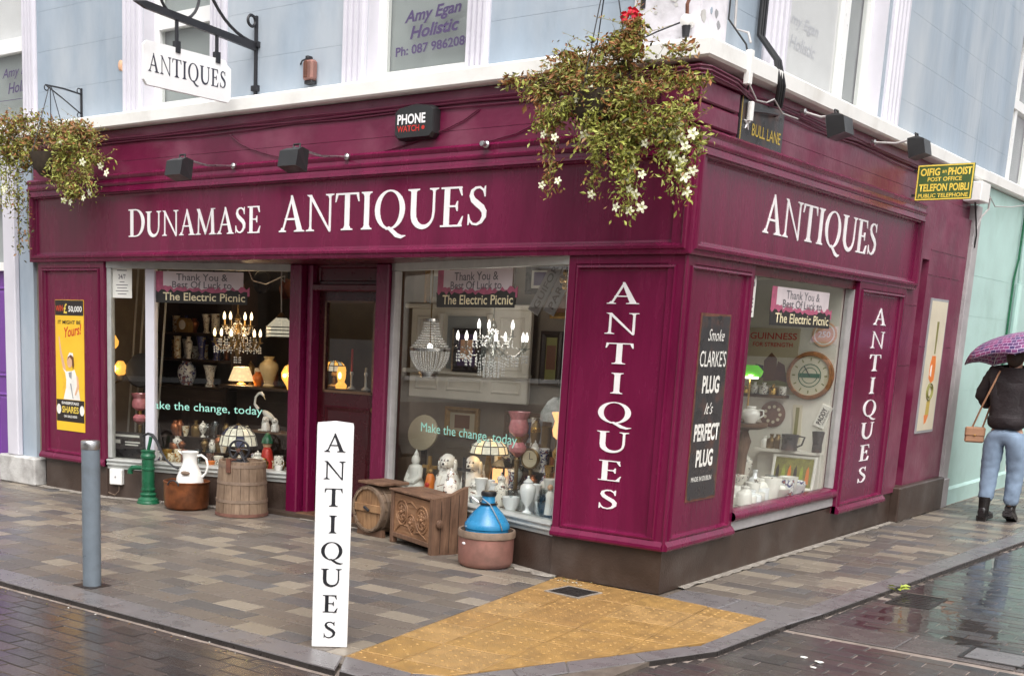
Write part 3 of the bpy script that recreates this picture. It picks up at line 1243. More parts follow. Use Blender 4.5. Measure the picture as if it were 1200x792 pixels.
pilL = pilaster(FR(-6.54, .288, 0), .965, 1.826)
pilC = pilaster(FR(-.818, .284, 0), .8175, 1.83)
pilC2 = pilaster(SD(.0005, .284, 0), 1.05, 1.83)
pilR = pilaster(SD(3.125, .235, .022), 1.235, 1.879)
column_word('ANTIQUES', FR(-.545, .475, -.02), .25, 1.50, 'white_letter', pilC, fill=.70)
column_word('ANTIQUES', SD(3.60, .42, .002), .36, 1.53, 'white_letter', pilR, fill=.72)
# mitre bead at the corner
mb = MB()
mb.tube([(.002, -.002, .285), (.002, -.002, 2.11)], .012, 8)
mb.build('corner_bead', M_['maroon'], shop)
mb = MB()
mb.bbox(-6.5, .02, 0, -5.575, .5, .287, .006)
mb.build('plinth', M_['plinth'], shop, smooth=0)
mb = MB()
mb.prism([(-.82, .02), (-.014, .02), (-.014, 4.74), (-.3, 4.74), (-.3, 1.06), (-.82, 1.06)], 0, .283)
mb.build('plinth', M_['plinth'], shop, smooth=0)
mb = MB()
mb.bbox(-.3, 4.76, 0, .062, 6.25, .33, .012)
mb.build('plinth', M_['plinth'], shop, smooth=0)

# splayed display windows either side of the door
A, B = Vector((-5.572, .035, 0)), Vector((-3.86, .655, 0))
D, E_ = Vector((-2.80, .655, 0)), Vector((-.822, .035, 0))


def splay(P, Q, mull):
    Lw = (Q - P).length
    M = frame(P, Q - P, (0, 0, 1))
    wn = MB()
    wn.box(0, .27, -.10, Lw, .30, .012, M)
    o = wn.build('display_window', M_['alu'], shop, smooth=0)
    wn = MB()
    wn.box(0, 2.062, -.07, Lw, 2.118, .012, M)
    wn.build('head_rail', M_['alu'], o, smooth=0)
    mbx = MB()
    mbx.box(0, -.02, -.09, Lw, .2695, 0, M)
    mbx.build('stall_riser', M_['plinth'], shop, smooth=0)
    mbx = MB()
    pr = [(-.09, .30), (.022, .30), (.03, .306), (.03, .314), (.022, .32), (.02, .33), (.03, .336), (.034, .346), (.03, .354), (-.02, .362), (-.09, .364)]
    n = len(pr)
    mbx.add([(0, z, q) for q, z in pr] + [(Lw, z, q) for q, z in pr], [(i, (i + 1) % n, n + (i + 1) % n, n + i) for i in range(n)], M)
    mbx.build('sill', M_['alu'], o, smooth=0)
    mbx = MB()
    mbx.box(.01, .364, -.036, Lw - .01, 2.062, -.03, M)
    mbx.build('pane', M_['window_glass'], o, smooth=0)
    for (a, b, mt) in mull:
        mbx = MB()
        mbx.bbox(a, .366, -.06, b, 2.061, .008, .005, M)
        mbx.build('mullion', M_[mt], o, smooth=0)
    return o, M, Lw


winL, ML, LL = splay(A, B, [(.0, .045, 'alu'), (.392, .485, 'lavender'), (1.79, 1.815, 'maroon')])
winR, MR, LR = splay(D, E_, [(.0, .055, 'grey_stone'), (2.05, 2.07, 'alu')])

# soffit, door posts, lintel, door
mb = MB()
mb.box(-5.62, .02, 2.119, -.80, .95, 2.16)
mb.build('soffit', M_['maroon_dark'], shop, smooth=0)
for (x0, x1, y0) in ((-3.862, -3.735, .60), (-3.715, -3.66, .66), (-2.925, -2.795, .60)):
    mb = MB()
    mb.bbox(x0, y0, .0, x1, .78, 2.118, .01)
    mb.build('door_post', M_['maroon'], shop, smooth=0)
mb = MB()
mb.bbox(-3.655, .66, 1.905, -2.93, .77, 1.96, .008)
mb.build('lintel', M_['maroon_dark'], shop, smooth=0)
mb = MB()
mb.panel(FR(-3.655, 1.962, -.72), .722, .154, [(0, -.03), (0, 0), (.02, 0), (.028, -.012)])
mb.build('transom_panel', M_['maroon_dark'], shop, smooth=0)
mb = MB()
mb.bbox(-3.70, .56, .0, -2.93, .80, .035, .006)
mb.build('door_step', M_['wood_mid'], shop, smooth=0)
mb = MB()
x0, x1, z0, z1 = -3.656, -2.93, .04, 1.903
gx0, gx1, gz0, gz1 = -3.585, -3.045, 1.075, 1.825
mb.box(x0, .76, z0, gx0, .805, z1)
mb.box(gx1, .76, z0, x1, .805, z1)
mb.box(gx0, .7602, gz1, gx1, .805, z1)
mb.box(gx0, .7602, z0, gx1, .805, gz0)
door = mb.build('door', M_['door_red'], shop, smooth=0)
mb = MB()
mb.panel(FR(-3.57, .14, -.759), .51, .82, [(0, 0), (.012, .008), (.025, .004), (.04, -.0005)])
mb.build('door_panel', M_['door_red'], door, smooth=0)
mb = MB()
mb.box(gx0, .78, gz0, gx1, .785, gz1)
mb.build('pane', M_['window_glass'], door, smooth=0)
for (a, b, c, d) in ((gx0, gz0 - .004, gx1, gz0 + .016), (gx0, gz1 - .012, gx1, gz1 + .004), (gx0 - .004, gz0, gx0 + .012, gz1), (gx1 - .014, gz0, gx1 + .006, gz1)):
    mb = MB()
    mb.box(a, .752, b, c, .7595, d)
    mb.build('bead', M_['wood_mid'], door, smooth=0)
mb = MB()
mb.ball((-3.0, .725, .95), .028, 8)
mb.tube([(-3.0, .76, .95), (-3.0, .72, .95)], .01, 8)
mb.build('handle', M_['brass_dark'], door)

# lane-side display window: glass, sill, surround
mb = MB()
mb.box(-.085, 1.052, .30, -.004, 3.124, .372)
winS = mb.build('display_window', M_['grey_stone'], shop, smooth=0)
mb = MB()
mb.box(-.07, 1.052, 2.05, -.01, 3.124, 2.118)
mb.build('head_rail', M_['maroon_dark'], winS, smooth=0)
winS['label'] = 'display window facing the lane'
mb = MB()
pr = [(-.08, .373), (.012, .373), (.024, .385), (.028, .405), (.02, .428), (.0, .44), (-.08, .446)]
n = len(pr)
mb.add([(o, 1.052, z) for o, z in pr] + [(o, 3.124, z) for o, z in pr], [(i, (i + 1) % n, n + (i + 1) % n, n + i) for i in range(n)])
mb.build('sill', M_['maroon'], winS, smooth=50)
mb = MB()
mb.box(-.051, 1.055, .446, -.045, 3.12, 2.05)
mb.build('pane', M_['window_glass'], winS, smooth=0)
for y0, y1 in ((1.052, 1.068), (3.10, 3.124)):
    mb = MB()
    mb.box(-.08, y0, .447, -.012, y1, 2.049)
    mb.build('jamb', M_['grey_stone'], winS, smooth=0)

# plain maroon wall beyond the lane pilaster with a drop groove, and the grey end pier
mb = MB()
mb.box(-.3, 4.36, .283, -.002, 4.80, 2.858)
mb.box(-.3, 5.015, .33, -.002, 6.268, 2.858)
mb.box(-.3, 4.80, .283, -.065, 5.015, 2.40)
mb.box(-.3, 4.80, 2.40, -.0022, 5.015, 2.858)
mb.build('side_wall', M_['maroon_wall'], shop, smooth=0)
for (z, y0, y1) in ((2.49, 5.03, 6.2), (2.27, 5.03, 6.1), (1.98, 4.4, 4.78), (1.45, 4.4, 4.78), (1.62, 5.03, 6.1)):
    mb = MB()
    mb.box(-.004, y0, z, .0015, y1, z + .007)
    mb.build('joint', M_['maroon'], shop, smooth=0)
mb = MB()
mb.bbox(-.3, 6.27, 0, .035, 6.475, 3.0, .006)
mb.bbox(-.3, 6.262, 0, .055, 6.485, .30, .006)
mb.build('end_pier', M_['grey_stone'], shop, smooth=0)

# ---------------------------------------------------------------- upper floor
def upper_wall(name, parent, front, segs, z0, z1, mat, step=.345):
    """rendered wall scored into courses: thin gaps between slabs over a backing"""
    mbx = MB()
    for (a, b, za, zb) in segs:
        z = za
        k = math.floor((za - z0) / step) + 1
        while z < zb - 1e-4:
            zt = min(z0 + step * k, zb)
            if zt - z > .01:
                if front:
                    mbx.box(a, .10, z, b, .14, zt - .0014)
                else:
                    mbx.box(-.14, a, z, -.10, b, zt - .0014)
            z = zt
            k += 1
        if front:
            mbx.box(a, .104, za, b, .36, zb)
        else:
            mbx.box(-.36, a, za, -.104, b, zb)
    return mbx.build(name, M_[mat], parent, smooth=0)


TOP = 5.6
upper_wall('upper_wall', shop, True, [(-6.63, -5.14, 3.30, TOP), (-4.31, -2.67, 3.30, TOP), (-1.79, -.104, 3.30, TOP), (-5.14, -4.31, 5.05, TOP), (-2.67, -1.79, 5.05, TOP)], 3.30, TOP, 'blue_wall')
upper_wall('upper_wall', shop, False, [(.142, 1.45, 3.30, TOP), (3.45, 6.47, 3.30, TOP), (1.45, 3.45, 5.05, TOP)], 3.30, TOP, 'blue_wall')
mb = MB()
mb.prism([(-.53, .088), (-.088, .088), (-.088, .46), (-.2, .46), (-.2, .2), (-.53, .2)], 3.3, TOP)
quo = mb.build('quoin', M_['quoin_white'], shop, smooth=0)
rnd = random.Random(31)
for k in range(16):
    side = k % 2
    u, z = (rnd.uniform(-.48, -.12) if not side else rnd.uniform(.12, .43)), rnd.uniform(3.42, 4.1)
    sz = rnd.uniform(.012, .05)
    pts = [(sz * rnd.uniform(.4, 1.3) * math.cos(2 * PI * q / 9), sz * rnd.uniform(.4, 1.2) * math.sin(2 * PI * q / 9)) for q in range(9)]
    mb = MB()
    mb.prism(pts, .0, .0012 + .0002 * k, frame((u, .0878, z), (1, 0, 0), (0, 0, 1)) if not side else frame((-.0878, u, z), (0, 1, 0), (0, 0, 1)))
    mb.build('flaked_patch', M_[('grey_board', 'blue_wall', 'stone_white')[k % 3]], quo, smooth=0)
LEDGE = [(-.2, 3.224), (.045, 3.228), (.062, 3.24), (.065, 3.325), (.05, 3.34), (-.2, 3.372)]
mb = MB()
mb.sweepL(LEDGE, -6.63, 6.47)
mb.build('ledge', M_['white_paint'], shop, smooth=0)


def architrave(parent, front, a, b, z0=3.345, z1=5.1):
    """reeded window surround"""
    n = 6
    w = b - a
    prof = [(0, .012)]
    for k in range(4):
        u0 = .06 + k * .23
        prof += [(u0 * 1.0, .012), (u0 + .03, .034), (u0 + .13, .034), (u0 + .16, .014)]
    prof = [(u * w, o) for u, o in prof] + [(w, .012), (w, -.02), (0, -.02)]
    mbx = MB()
    if front:
        poly = [(a + u, .10 - o) for u, o in prof]
        mbx.prism(poly, z0, z1)
    else:
        poly = [(-.10 + o, a + u) for u, o in prof]
        mbx.prism(poly, z0, z1)
    return mbx.build('architrave', M_['lavender'], parent, smooth=0)


def upper_window(parent, front, a, b, bars_v, rail_z, blind='blind', z0=3.372, z1=5.05, dp=.22, fw=.07):
    """window set back in the upper wall: frame, mullions, panes, blinds"""
    def bx(mbx, u0, u1, za, zb, d0, d1):
        if front:
            mbx.box(u0, d0, za, u1, d1, zb)
        else:
            mbx.box(-d1, u0, za, -d0, u1, zb)
    mbx = MB()
    bx(mbx, a, a + fw, z0, z1, dp, dp + .06)
    bx(mbx, b - fw, b, z0, z1, dp, dp + .06)
    bx(mbx, a + fw, b - fw, z0, z0 + fw, dp + .002, dp + .06)
    bx(mbx, a + fw, b - fw, z1 - fw, z1, dp + .002, dp + .06)
    wo_ = mbx.build('upper_window', M_['upvc'], parent, smooth=0)
    for (u0, u1) in bars_v:
        mbx = MB()
        bx(mbx, u0, u1, z0 + fw, z1 - fw, dp + .001, dp + .06)
        mbx.build('mullion', M_['upvc'], wo_, smooth=0)
    for (za, zb) in rail_z:
        mbx = MB()
        bx(mbx, a + fw, b - fw, za, zb, dp - .012, dp + .06)
        mbx.build('rail', M_['upvc'], wo_, smooth=0)
    mbx = MB()
    bx(mbx, a + fw, b - fw, z0 + fw, z1 - fw, dp + .03, dp + .035)
    mbx.build('pane', M_['window_glass'], wo_, smooth=0)
    mbx = MB()
    bx(mbx, a, b, z0, z1, dp + .075, dp + .085)
    mbx.build('blind', M_[blind], wo_, smooth=0)
    # plastered reveals
    for (u0, u1) in ((a - .002, a + .002), (b - .002, b + .002)):
        mbx = MB()
        bx(mbx, u0 - .001, u1 + .001, z0 - .03, z1, .101, dp + .1)
        mbx.build('reveal', M_['lavender'], wo_, smooth=0)
    return wo_


architrave(shop, True, -5.40, -5.141)
architrave(shop, True, -4.309, -4.12)
architrave(shop, True, -2.90, -2.671)
architrave(shop, True, -1.789, -1.60)
w1 = upper_window(shop, True, -5.14, -4.31, [], [(4.02, 4.14)])
w2 = upper_window(shop, True, -2.67, -1.79, [], [(4.45, 4.55)])
text('Amy Egan', frame((-2.20, .245, 3.80), (1, 0, .04), (0, 0, 1)), .50, .105, 'violet_text', w2, shear=.25, bold=.03)
text('Holistic', frame((-2.18, .245, 3.70), (1, 0, .04), (0, 0, 1)), .43, .088, 'violet_text', w2, shear=.25, bold=.03)
text('Ph: 087 9862080', frame((-2.19, .245, 3.585), (1, 0, .03), (0, 0, 1)), .66, .066, 'violet_text', w2, bold=.025)
architrave(shop, False, 1.05, 1.44)
architrave(shop, False, 3.53, 3.93)
w3 = upper_window(shop, False, 1.45, 3.45, [(2.81, 2.94)], [(4.45, 4.53)], blind='blind')
mb = MB()
mb.box(-.272, 1.53, 3.45, -.262, 2.80, 4.95)
mb.build('poster', M_['blind_white'], w3, smooth=0)
text('Amy Egan', frame((-.26, 2.1, 3.86), (0, 1, 0), (0, 0, 1)), .66, .10, 'lavender', w3, shear=.25, bold=.01)
text('Holistic', frame((-.26, 2.15, 3.72), (0, 1, 0), (0, 0, 1)), .5, .09, 'lavender', w3, shear=.25, bold=.01)
# roof
mb = MB()
mb.prism([(-6.63, .02), (-.02, .02), (-.02, 6.47), (-6.63, 6.47)], TOP, TOP + .12)
mb.add([(-6.63, .02, TOP + .12), (-.02, .02, TOP + .12), (-.02, 6.47, TOP + .12), (-6.63, 6.47, TOP + .12), (-4.6, 3.2, TOP + 1.7), (-2.0, 3.2, TOP + 1.7)], [(0, 1, 5, 4), (1, 2, 5), (2, 3, 4, 5), (3, 0, 4)])
mb.build('roof', M_['grey_board'], shop, smooth=0)

# ---------------------------------------------------------------- inside the shop
mb = MB()
mb.box(-6.62, .5, -.02, -.86, 6.4, .03)
mb.build('shop_floor', M_['interior_floor'], shop, smooth=0)
mb = MB()
mb.box(-6.68, 2.9, .03, -.9, 3.0, 2.6)
mb.box(-6.66, .06, .0, -6.56, 2.9, 2.6)
mb.box(-.95, 1.06, .03, -.86, 2.9, 2.6)
mb.box(-6.6, .16, 2.3, -.1, 3.0, 2.4)
mb.build('inner_wall', M_['interior_wall'], shop, smooth=0)
mb = MB()
mb.box(-.80, .06, .0, -.06, 1.04, 2.30)
mb.build('corner_pier', M_['interior_dark'], shop, smooth=0)
# display floors behind the glass
mb = MB()
mb.prism([(-5.56, .15), (-3.90, .75), (-3.90, 1.0), (-6.3, 1.0), (-6.3, .15)], .30, .345)
mb.build('display_floor', M_['display_base'], shop, smooth=0)
mb = MB()
mb.prism([(-2.76, .75), (-.86, .16), (-.86, 1.05), (-2.76, 1.05)], .30, .345)
mb.build('display_floor', M_['display_base'], shop, smooth=0)
mb = MB()
mb.box(-.855, 1.06, .36, -.09, 3.07, .43)
mb.build('display_floor', M_['display_base'], shop, smooth=0)
mb = MB()
mb.box(-.855, 3.075, .36, -.09, 3.12, 2.12)
mb.build('display_back', M_['interior_pale'], shop, smooth=0)
mb = MB()
mb.box(-.855, 1.07, 2.12, -.09, 3.12, 2.15)
mb.box(-.858, 1.07, .43, -.84, 3.07, 2.12)
mb.build('display_lining', M_['interior_pale'], shop, smooth=0)

# stickers and painted wording on the glass
def banner(M, parent_label, s=1.0):
    t = thing('window_banner', parent_label, 'banner', M.translation, 0, 'banners on the shop windows')
    M = Matrix.Translation(-M.translation) @ M
    w_, h_ = .93 * s, .34
    mbx = MB()
    mbx.box(-.46 * s, .0, 0, .38 * s, .17, .0015, M)
    mbx.build('sheet', M_['banner_white'], t, smooth=0)
    mbx = MB()
    rnd = random.Random(5)
    mbx.box(-.47 * s, .0, .0016, -.40 * s, .17, .0022, M)
    pts = [(-.46 * s, -.03)]
    for k in range(34):
        pts.append(((-.46 + .9 * k / 33) * s, .015 + rnd.uniform(0, .035)))
    pts.append((.44 * s, -.03))
    mbx.prism(pts[::-1], .0016, .0024, M)
    mbx.build('crowd', M_['banner_pink'], t, smooth=0)
    mbx = MB()
    pts = [(-.47 * s, -.10), (.42 * s, -.10), (.42 * s, .0)]
    for k in range(30):
        pts.append(((.42 - .9 * k / 29) * s, rnd.uniform(-.012, .02)))
    mbx.prism(pts, .0026, .0034, M)
    mbx.build('silhouette', M_['banner_black'], t, smooth=0)
    I = Matrix.Translation
    text('Thank You &', M @ I((-.02 * s, .122, .0)), .50 * s, .06, 'banner_grey', t, bold=.01, depth=.0022)
    text('Best Of Luck to', M @ I((-.02 * s, .058, .0)), .58 * s, .058, 'banner_grey', t, bold=.01, depth=.0036)
    text('The Electric Picnic', M @ I((.0, -.045, .0)), .80 * s, .068, 'banner_text', t, bold=.012, depth=.004)
    return t


gn = -.028


def onglass(M, u, z):
    return M @ Matrix.Translation((u, z, gn))


banner(onglass(ML, .955, 1.875), 'thank you banner at the top of the left display window')
banner(onglass(MR, 1.06, 1.885), 'thank you banner on the display window right of the door', 1.03)
banner(SD(2.12, 1.83, -.043), 'thank you banner on the window facing the lane', 1.36)
for (M, u, lab) in ((ML, .955, 'pale green painted slogan across the left display window'), (MR, 1.02, 'pale green painted slogan across the window right of the door')):
    o = text('Make the change, today', onglass(M, u, .862), 1.16, .092, 'teal_text', None, name='window_slogan')
    tag(o, lab, 'slogan', 'slogans painted on the glass')
t = thing('notice', 'white opening hours notice in the corner of the left window', 'notice', tuple(onglass(ML, .14, 1.94).translation), 0, 'notices on the glass')
M = Matrix.Translation(-t.location) @ onglass(ML, .14, 1.94)
mb = MB()
mb.box(-.10, -.135, 0, .10, .135, .001, M)
mb.build('sheet', M_['paper'], t, smooth=0)
text('24/7', M @ Matrix.Translation((0, .05, 0)), .075, .042, 'banner_grey', t, bold=.02, depth=.0018)
mb = MB()
for k, ww in enumerate((.05, .12, .10, .13, .09)):
    mb.box(-ww / 2, .0 - .026 * k, .0012, ww / 2, .007 - .026 * k, .0016, M)
mb.box(-.05, .10, .0012, .05, .108, .0016, M)
mb.build('small_print', M_['banner_grey'], t, smooth=0)
t = thing('notice', 'tall white notice stuck at the left edge of the lane window', 'notice', (-.043, 1.135, 1.92), 0, 'notices on the glass')
mb = MB()
mb.box(0, -.055, -.145, .001, .055, .145)
mb.build('sheet', M_['paper'], t, smooth=0)
mb = MB()
for k, zz in enumerate((.11, .06, -.03, -.055, -.08, -.115)):
    mb.box(.0012, -.025, zz, .0016, .03, zz + (.03 if k < 2 else .012))
mb.build('small_print', M_['banner_grey'], t, smooth=0)

# ================================================================== NEIGHBOURS
nb = thing('terraced_house', 'grey rendered house with a purple door left of the maroon shop', 'building', (0, 0, 0))
mb = MB()
mb.box(-7.06, .02, .27, -6.646, .5, 3.222)
mb.box(-8.3, .02, 2.75, -7.06, .5, 3.222)
mb.box(-11.5, .02, 0, -8.3, .5, 3.222)
mb.build('wall', M_['blue_wall'], nb, smooth=0)
mb = MB()
mb.bbox(-7.04, -.045, .27, -6.86, .019, 3.22, .012)
mb.build('pilaster', M_['lavender'], nb, smooth=0)
mb = MB()
mb.bbox(-7.15, -.075, 0, -6.56, .3, .272, .015)
mb.build('pilaster_base', M_['stone_white'], nb, smooth=0)
mb = MB()
mb.box(-8.2, .20, 0, -7.061, .25, 2.05)
dr = mb.build('door', M_['purple_door'], nb, smooth=0)
for (a, b, c, d) in ((-8.1, .15, -7.68, .85), (-7.55, .15, -7.13, .85), (-8.1, 1.0, -7.68, 1.9), (-7.55, 1.0, -7.13, 1.9)):
    mb = MB()
    mb.panel(FR(a, b, -.2), c - a, d - b, [(0, 0), (.02, .012), (.04, .0), (.06, .006)])
    mb.build('door_panel', M_['purple_door'], dr, smooth=0)
mb = MB()
mb.box(-7.28, .185, .93, -7.08, .2, .99)
mb.build('letter_plate', M_['brass_dark'], dr, smooth=0)
mb = MB()
mb.box(-8.25, .14, 2.05, -7.061, .25, 2.13)
mb.box(-8.25, .14, 2.68, -7.061, .25, 2.75)
mb.box(-7.12, .1402, 2.13, -7.061, .25, 2.68)
mb.build('fanlight_frame', M_['white_paint'], nb, smooth=0)
mb = MB()
mb.box(-8.25, .19, 2.13, -7.12, .2, 2.68)
mb.build('fanlight_pane', M_['blind'], nb, smooth=0)
upper_wall('upper_wall', nb, True, [(-6.84 + .0, -6.632, 3.30, TOP), (-11.5, -8.0, 3.30, TOP), (-8.0, -6.84, 5.05, TOP)], 3.30, TOP, 'blue_wall')
mb = MB()
n = len(LEDGE)
mb.add([(-11.5, -o, z) for o, z in LEDGE] + [(-6.632, -o, z) for o, z in LEDGE], [(i, (i + 1) % n, n + (i + 1) % n, n + i) for i in range(n)])
mb.build('ledge', M_['white_paint'], nb, smooth=0)
architrave(nb, True, -6.838, -6.634)
w0 = upper_window(nb, True, -8.0, -6.84, [], [(4.07, 4.2)])
text('Amy Egan', frame((-7.12, .245, 3.90), (1, 0, .04), (0, 0, 1)), .56, .11, 'violet_text', w0, shear=.25, bold=.012)
text('Holistic', frame((-7.08, .245, 3.77), (1, 0, .04), (0, 0, 1)), .46, .10, 'violet_text', w0, shear=.25, bold=.012)
mb = MB()
mb.box(-7.9, .246, 3.655, -6.93, .248, 3.66)
mb.build('film_edge', M_['violet_text'], w0, smooth=0)
mb = MB()
mb.box(-7.92, .29, 4.2, -6.92, .294, 4.95)
mb.build('blind', M_['blind_white'], w0, smooth=0)

mint = thing('mint_house', 'mint green house beyond the maroon shop up the lane', 'building')
mb = MB()
mb.box(-.4, 6.478, .0, .0, 9.2, 3.225)
mb.box(-.4, 10.3, .0, .0, 16, 3.225)
mb.box(-.4, 9.2, 2.2, .0, 10.3, 3.225)
mb.build('wall', M_['mint'], mint, smooth=0)
mb = MB()
mb.box(-.25, 9.2, .0, -.2, 10.3, 2.2)
mb.build('door', M_['white_paint'], mint, smooth=0)
mb = MB()
mb.prism([(-.1, 0), (.035, 0), (.03, .165), (.0, .19), (-.1, .19)], 6.49, 9.19, frame((0, 0, 0), (1, 0, 0), (0, 0, 1)) @ Matrix.Rotation(0, 4, 'X') @ Matrix.Diagonal((1, 1, -1, 1)))
mb.build('base_band', M_['mint'], mint, smooth=0)
for (z, y0, y1) in ((2.35, 6.6, 8.1), (1.95, 6.6, 8.1), (1.2, 6.5, 9.0), (.8, 6.5, 9.0)):
    mb = MB()
    mb.box(-.002, y0, z, .0015, y1, z + .006)
    mb.build('joint', M_['mint'], mint, smooth=0)
mb = MB()
mb.tube([(.05, 8.42, .2), (.05, 8.40, 1.2), (.05, 8.38, 2.35)], .035, 8)
mb.tube([(.05, 8.38, 2.36), (.05, 8.34, 2.52), (.04, 8.36, 3.2)], .022, 8)
mb.build('drainpipe', M_['mint'], mint)
mb = MB()
mb.tube([(.02, 8.25, .6), (.02, 8.22, 2.4), (.03, 8.28, 2.62), (.03, 8.3, 3.2)], .012, 6)
mb.build('cable', M_['dark_green'], mint)
upper_wall('upper_wall', mint, False, [(6.475, 7.75, 3.30, TOP), (9.2, 16, 3.30, TOP), (7.75, 9.2, 5.05, TOP)], 3.30, TOP, 'blue_wall')
mb = MB()
mb.add([(o, 6.472, z + .004) for o, z in LEDGE] + [(o, 16, z + .03) for o, z in LEDGE], [(i, (i + 1) % n, n + (i + 1) % n, n + i) for i in range(n)])
mb.build('ledge', M_['white_paint'], mint, smooth=0)
upper_window(mint, False, 7.75, 9.2, [(8.35, 8.45)], [(4.22, 4.32)])

# houses across the street and across the lane (seen in the glass and the wet ground)
def facing_house(name, label, x0, x1, y0, y1, h, mat, face, shop_mat, nwin):
    t_ = thing(name, label, 'building', ((x0 + x1) / 2, (y0 + y1) / 2, -.03))
    ox, oy = t_.location.x, t_.location.y
    mbx = MB()
    mbx.box(x0 - ox, y0 - oy, -.05, x1 - ox, y1 - oy, h)
    mbx.build('wall', M_[mat], t_, smooth=0)
    mbx = MB()
    mbx.prism([(x0 - ox - .1, y0 - oy - .1), (x1 - ox + .1, y0 - oy - .1), (x1 - ox + .1, y1 - oy + .1), (x0 - ox - .1, y1 - oy + .1)], h, h + .15)
    mbx.build('roof', M_['grey_board'], t_, smooth=0)
    L = (x1 - x0) if face in 'nN' else (y1 - y0)
    for k in range(nwin):
        c = -L / 2 + L * (k + .5) / nwin
        for (za, zb, ww, mt) in ((.6, 2.3, L / nwin * .36, shop_mat), (3.3, 4.7, .55, 'blind'))[:2 if h > 4 else 1]:
            mbx = MB()
            if face == 'e':
                mbx.box(x1 - ox, c - ww, za, x1 - ox + .03, c + ww, zb)
            elif face == 'n':
                mbx.box(c - ww, y1 - oy, za, c + ww, y1 - oy + .03, zb)
            else:
                mbx.box(x0 - ox - .03, c - ww, za, x0 - ox, c + ww, zb)
            wq = mbx.build('window', M_[mt], t_, smooth=0)
            mbx = MB()
            if face == 'e':
                mbx.box(x1 - ox, c - ww - .08, za - .1, x1 - ox + .09, c + ww + .08, za)
            elif face == 'n':
                mbx.box(c - ww - .08, y1 - oy, za - .1, c + ww + .08, y1 - oy + .09, za)
            else:
                mbx.box(x0 - ox - .09, c - ww - .08, za - .1, x0 - ox, c + ww + .08, za)
            mbx.build('sill', M_['white_paint'], wq, smooth=0)
    return t_


facing_house('facing_house', 'dark brick house across the street from the shop', -9, 8, -20, -12.6, 5.4, 'interior_wall', 'n', 'poster_black', 5)
facing_house('facing_house', 'pale house at the far bend of the street left of the shop', -30, -21, -16, -2.0, 6.2, 'interior_pale', 'e', 'poster_black', 5)
facing_house('lane_house', 'cream rendered house on the other side of the lane', 6.2, 12, 2.0, 16, 3.3, 'cream_dark', 'w', 'blind', 4)

# ================================================================== THINGS ON THE PAVEMENT
I4 = Matrix.Identity(4)
# bollard
t = thing('bollard', 'round grey metal bollard with steel cap standing at the kerb', 'bollard', (-2.567, -2.495, 0))
mb = MB(); mb.lathe([(.056, 0), (.056, .838)], 28); mb.build('shaft', M_['bollard_grey'], t)
mb = MB(); mb.lathe([(.0565, .839), (.0575, .842), (.0575, .886), (.053, .892), (.0005, .894)], 28, cap=False); mb.build('cap', M_['steel'], t)
mb = MB(); mb.bbox(-.085, -.085, -.01, .085, .085, .004, .002); mb.build('base_plate', M_['poster_black'], t, smooth=0)

# lettered post
t = thing('signpost', 'white square wooden post with black letters stacked down its face', 'sign', (-.648, -2.462, 0), R(41))
mb = MB()
mb.bbox(-.091, -.091, 0, .091, .091, 1.132, .004)
po = mb.build('post', M_['post_white'], t, smooth=0)
mb = MB()
mb.add([(-.09, -.09, 1.132), (.09, -.09, 1.132), (.09, .09, 1.132), (-.09, .09, 1.132), (0, 0, 1.148)], [(0, 1, 4), (1, 2, 4), (2, 3, 4), (3, 0, 4)])
mb.build('post_cap', M_['post_white'], t, smooth=0)
column_word('ANTIQUES', frame((-.058, -.0915, .025), (1, 0, 0), (0, 0, 1)), .115, 1.09, 'black_letter', po, dep=.0015, fill=.66)

# tall upright barrel made of staves
t = thing('wooden_barrel', 'tall tapered wooden barrel standing upright before the left window', 'barrel', (-4.06, .27, 0), .2)
NS = 18
for k in range(NS):
    a0, a1 = 2 * PI * k / NS + .008, 2 * PI * (k + 1) / NS - .008
    mb = MB()
    vs = []
    for (r, z) in ((.226, 0), (.222, .12), (.212, .28), (.200, .47)):
        for a, rr in ((a0, r), ((a0 + a1) / 2, r * 1.003), (a1, r), (a1, r - .022), (a0, r - .022)):
            vs.append((rr * math.cos(a), rr * math.sin(a), z))
    fs = []
    for q in range(3):
        for e in range(5):
            fs.append((q * 5 + e, q * 5 + (e + 1) % 5, q * 5 + 5 + (e + 1) % 5, q * 5 + 5 + e))
    fs += [(4, 3, 2, 1, 0), (15, 16, 17, 18, 19)]
    mb.add(vs, fs)
    mb.build('stave', M_['wood_barrel'], t, smooth=0)
for (z, mt, r) in ((.018, 'hoop_rust', .227), (.135, 'hoop', .2225), (.29, 'hoop', .213), (.432, 'hoop', .2035)):
    mb = MB(); mb.lathe([(r, z - .012), (r + .004, z - .012), (r + .003, z + .014), (r - .001, z + .014)], 36, cap=False); mb.build('hoop', M_[mt], t)
mb = MB(); mb.lathe([(.178, .43), (.178, .452), (.0005, .452)], 24, cap=False); mb.build('lid', M_['wood_barrel'], t)
mb = MB(); mb.box(-.02, -.216, .38, .02, -.2, .50); mb.box(-.02, -.2, .48, .02, -.12, .492); mb.build('hasp', M_['rust'], t, smooth=0)

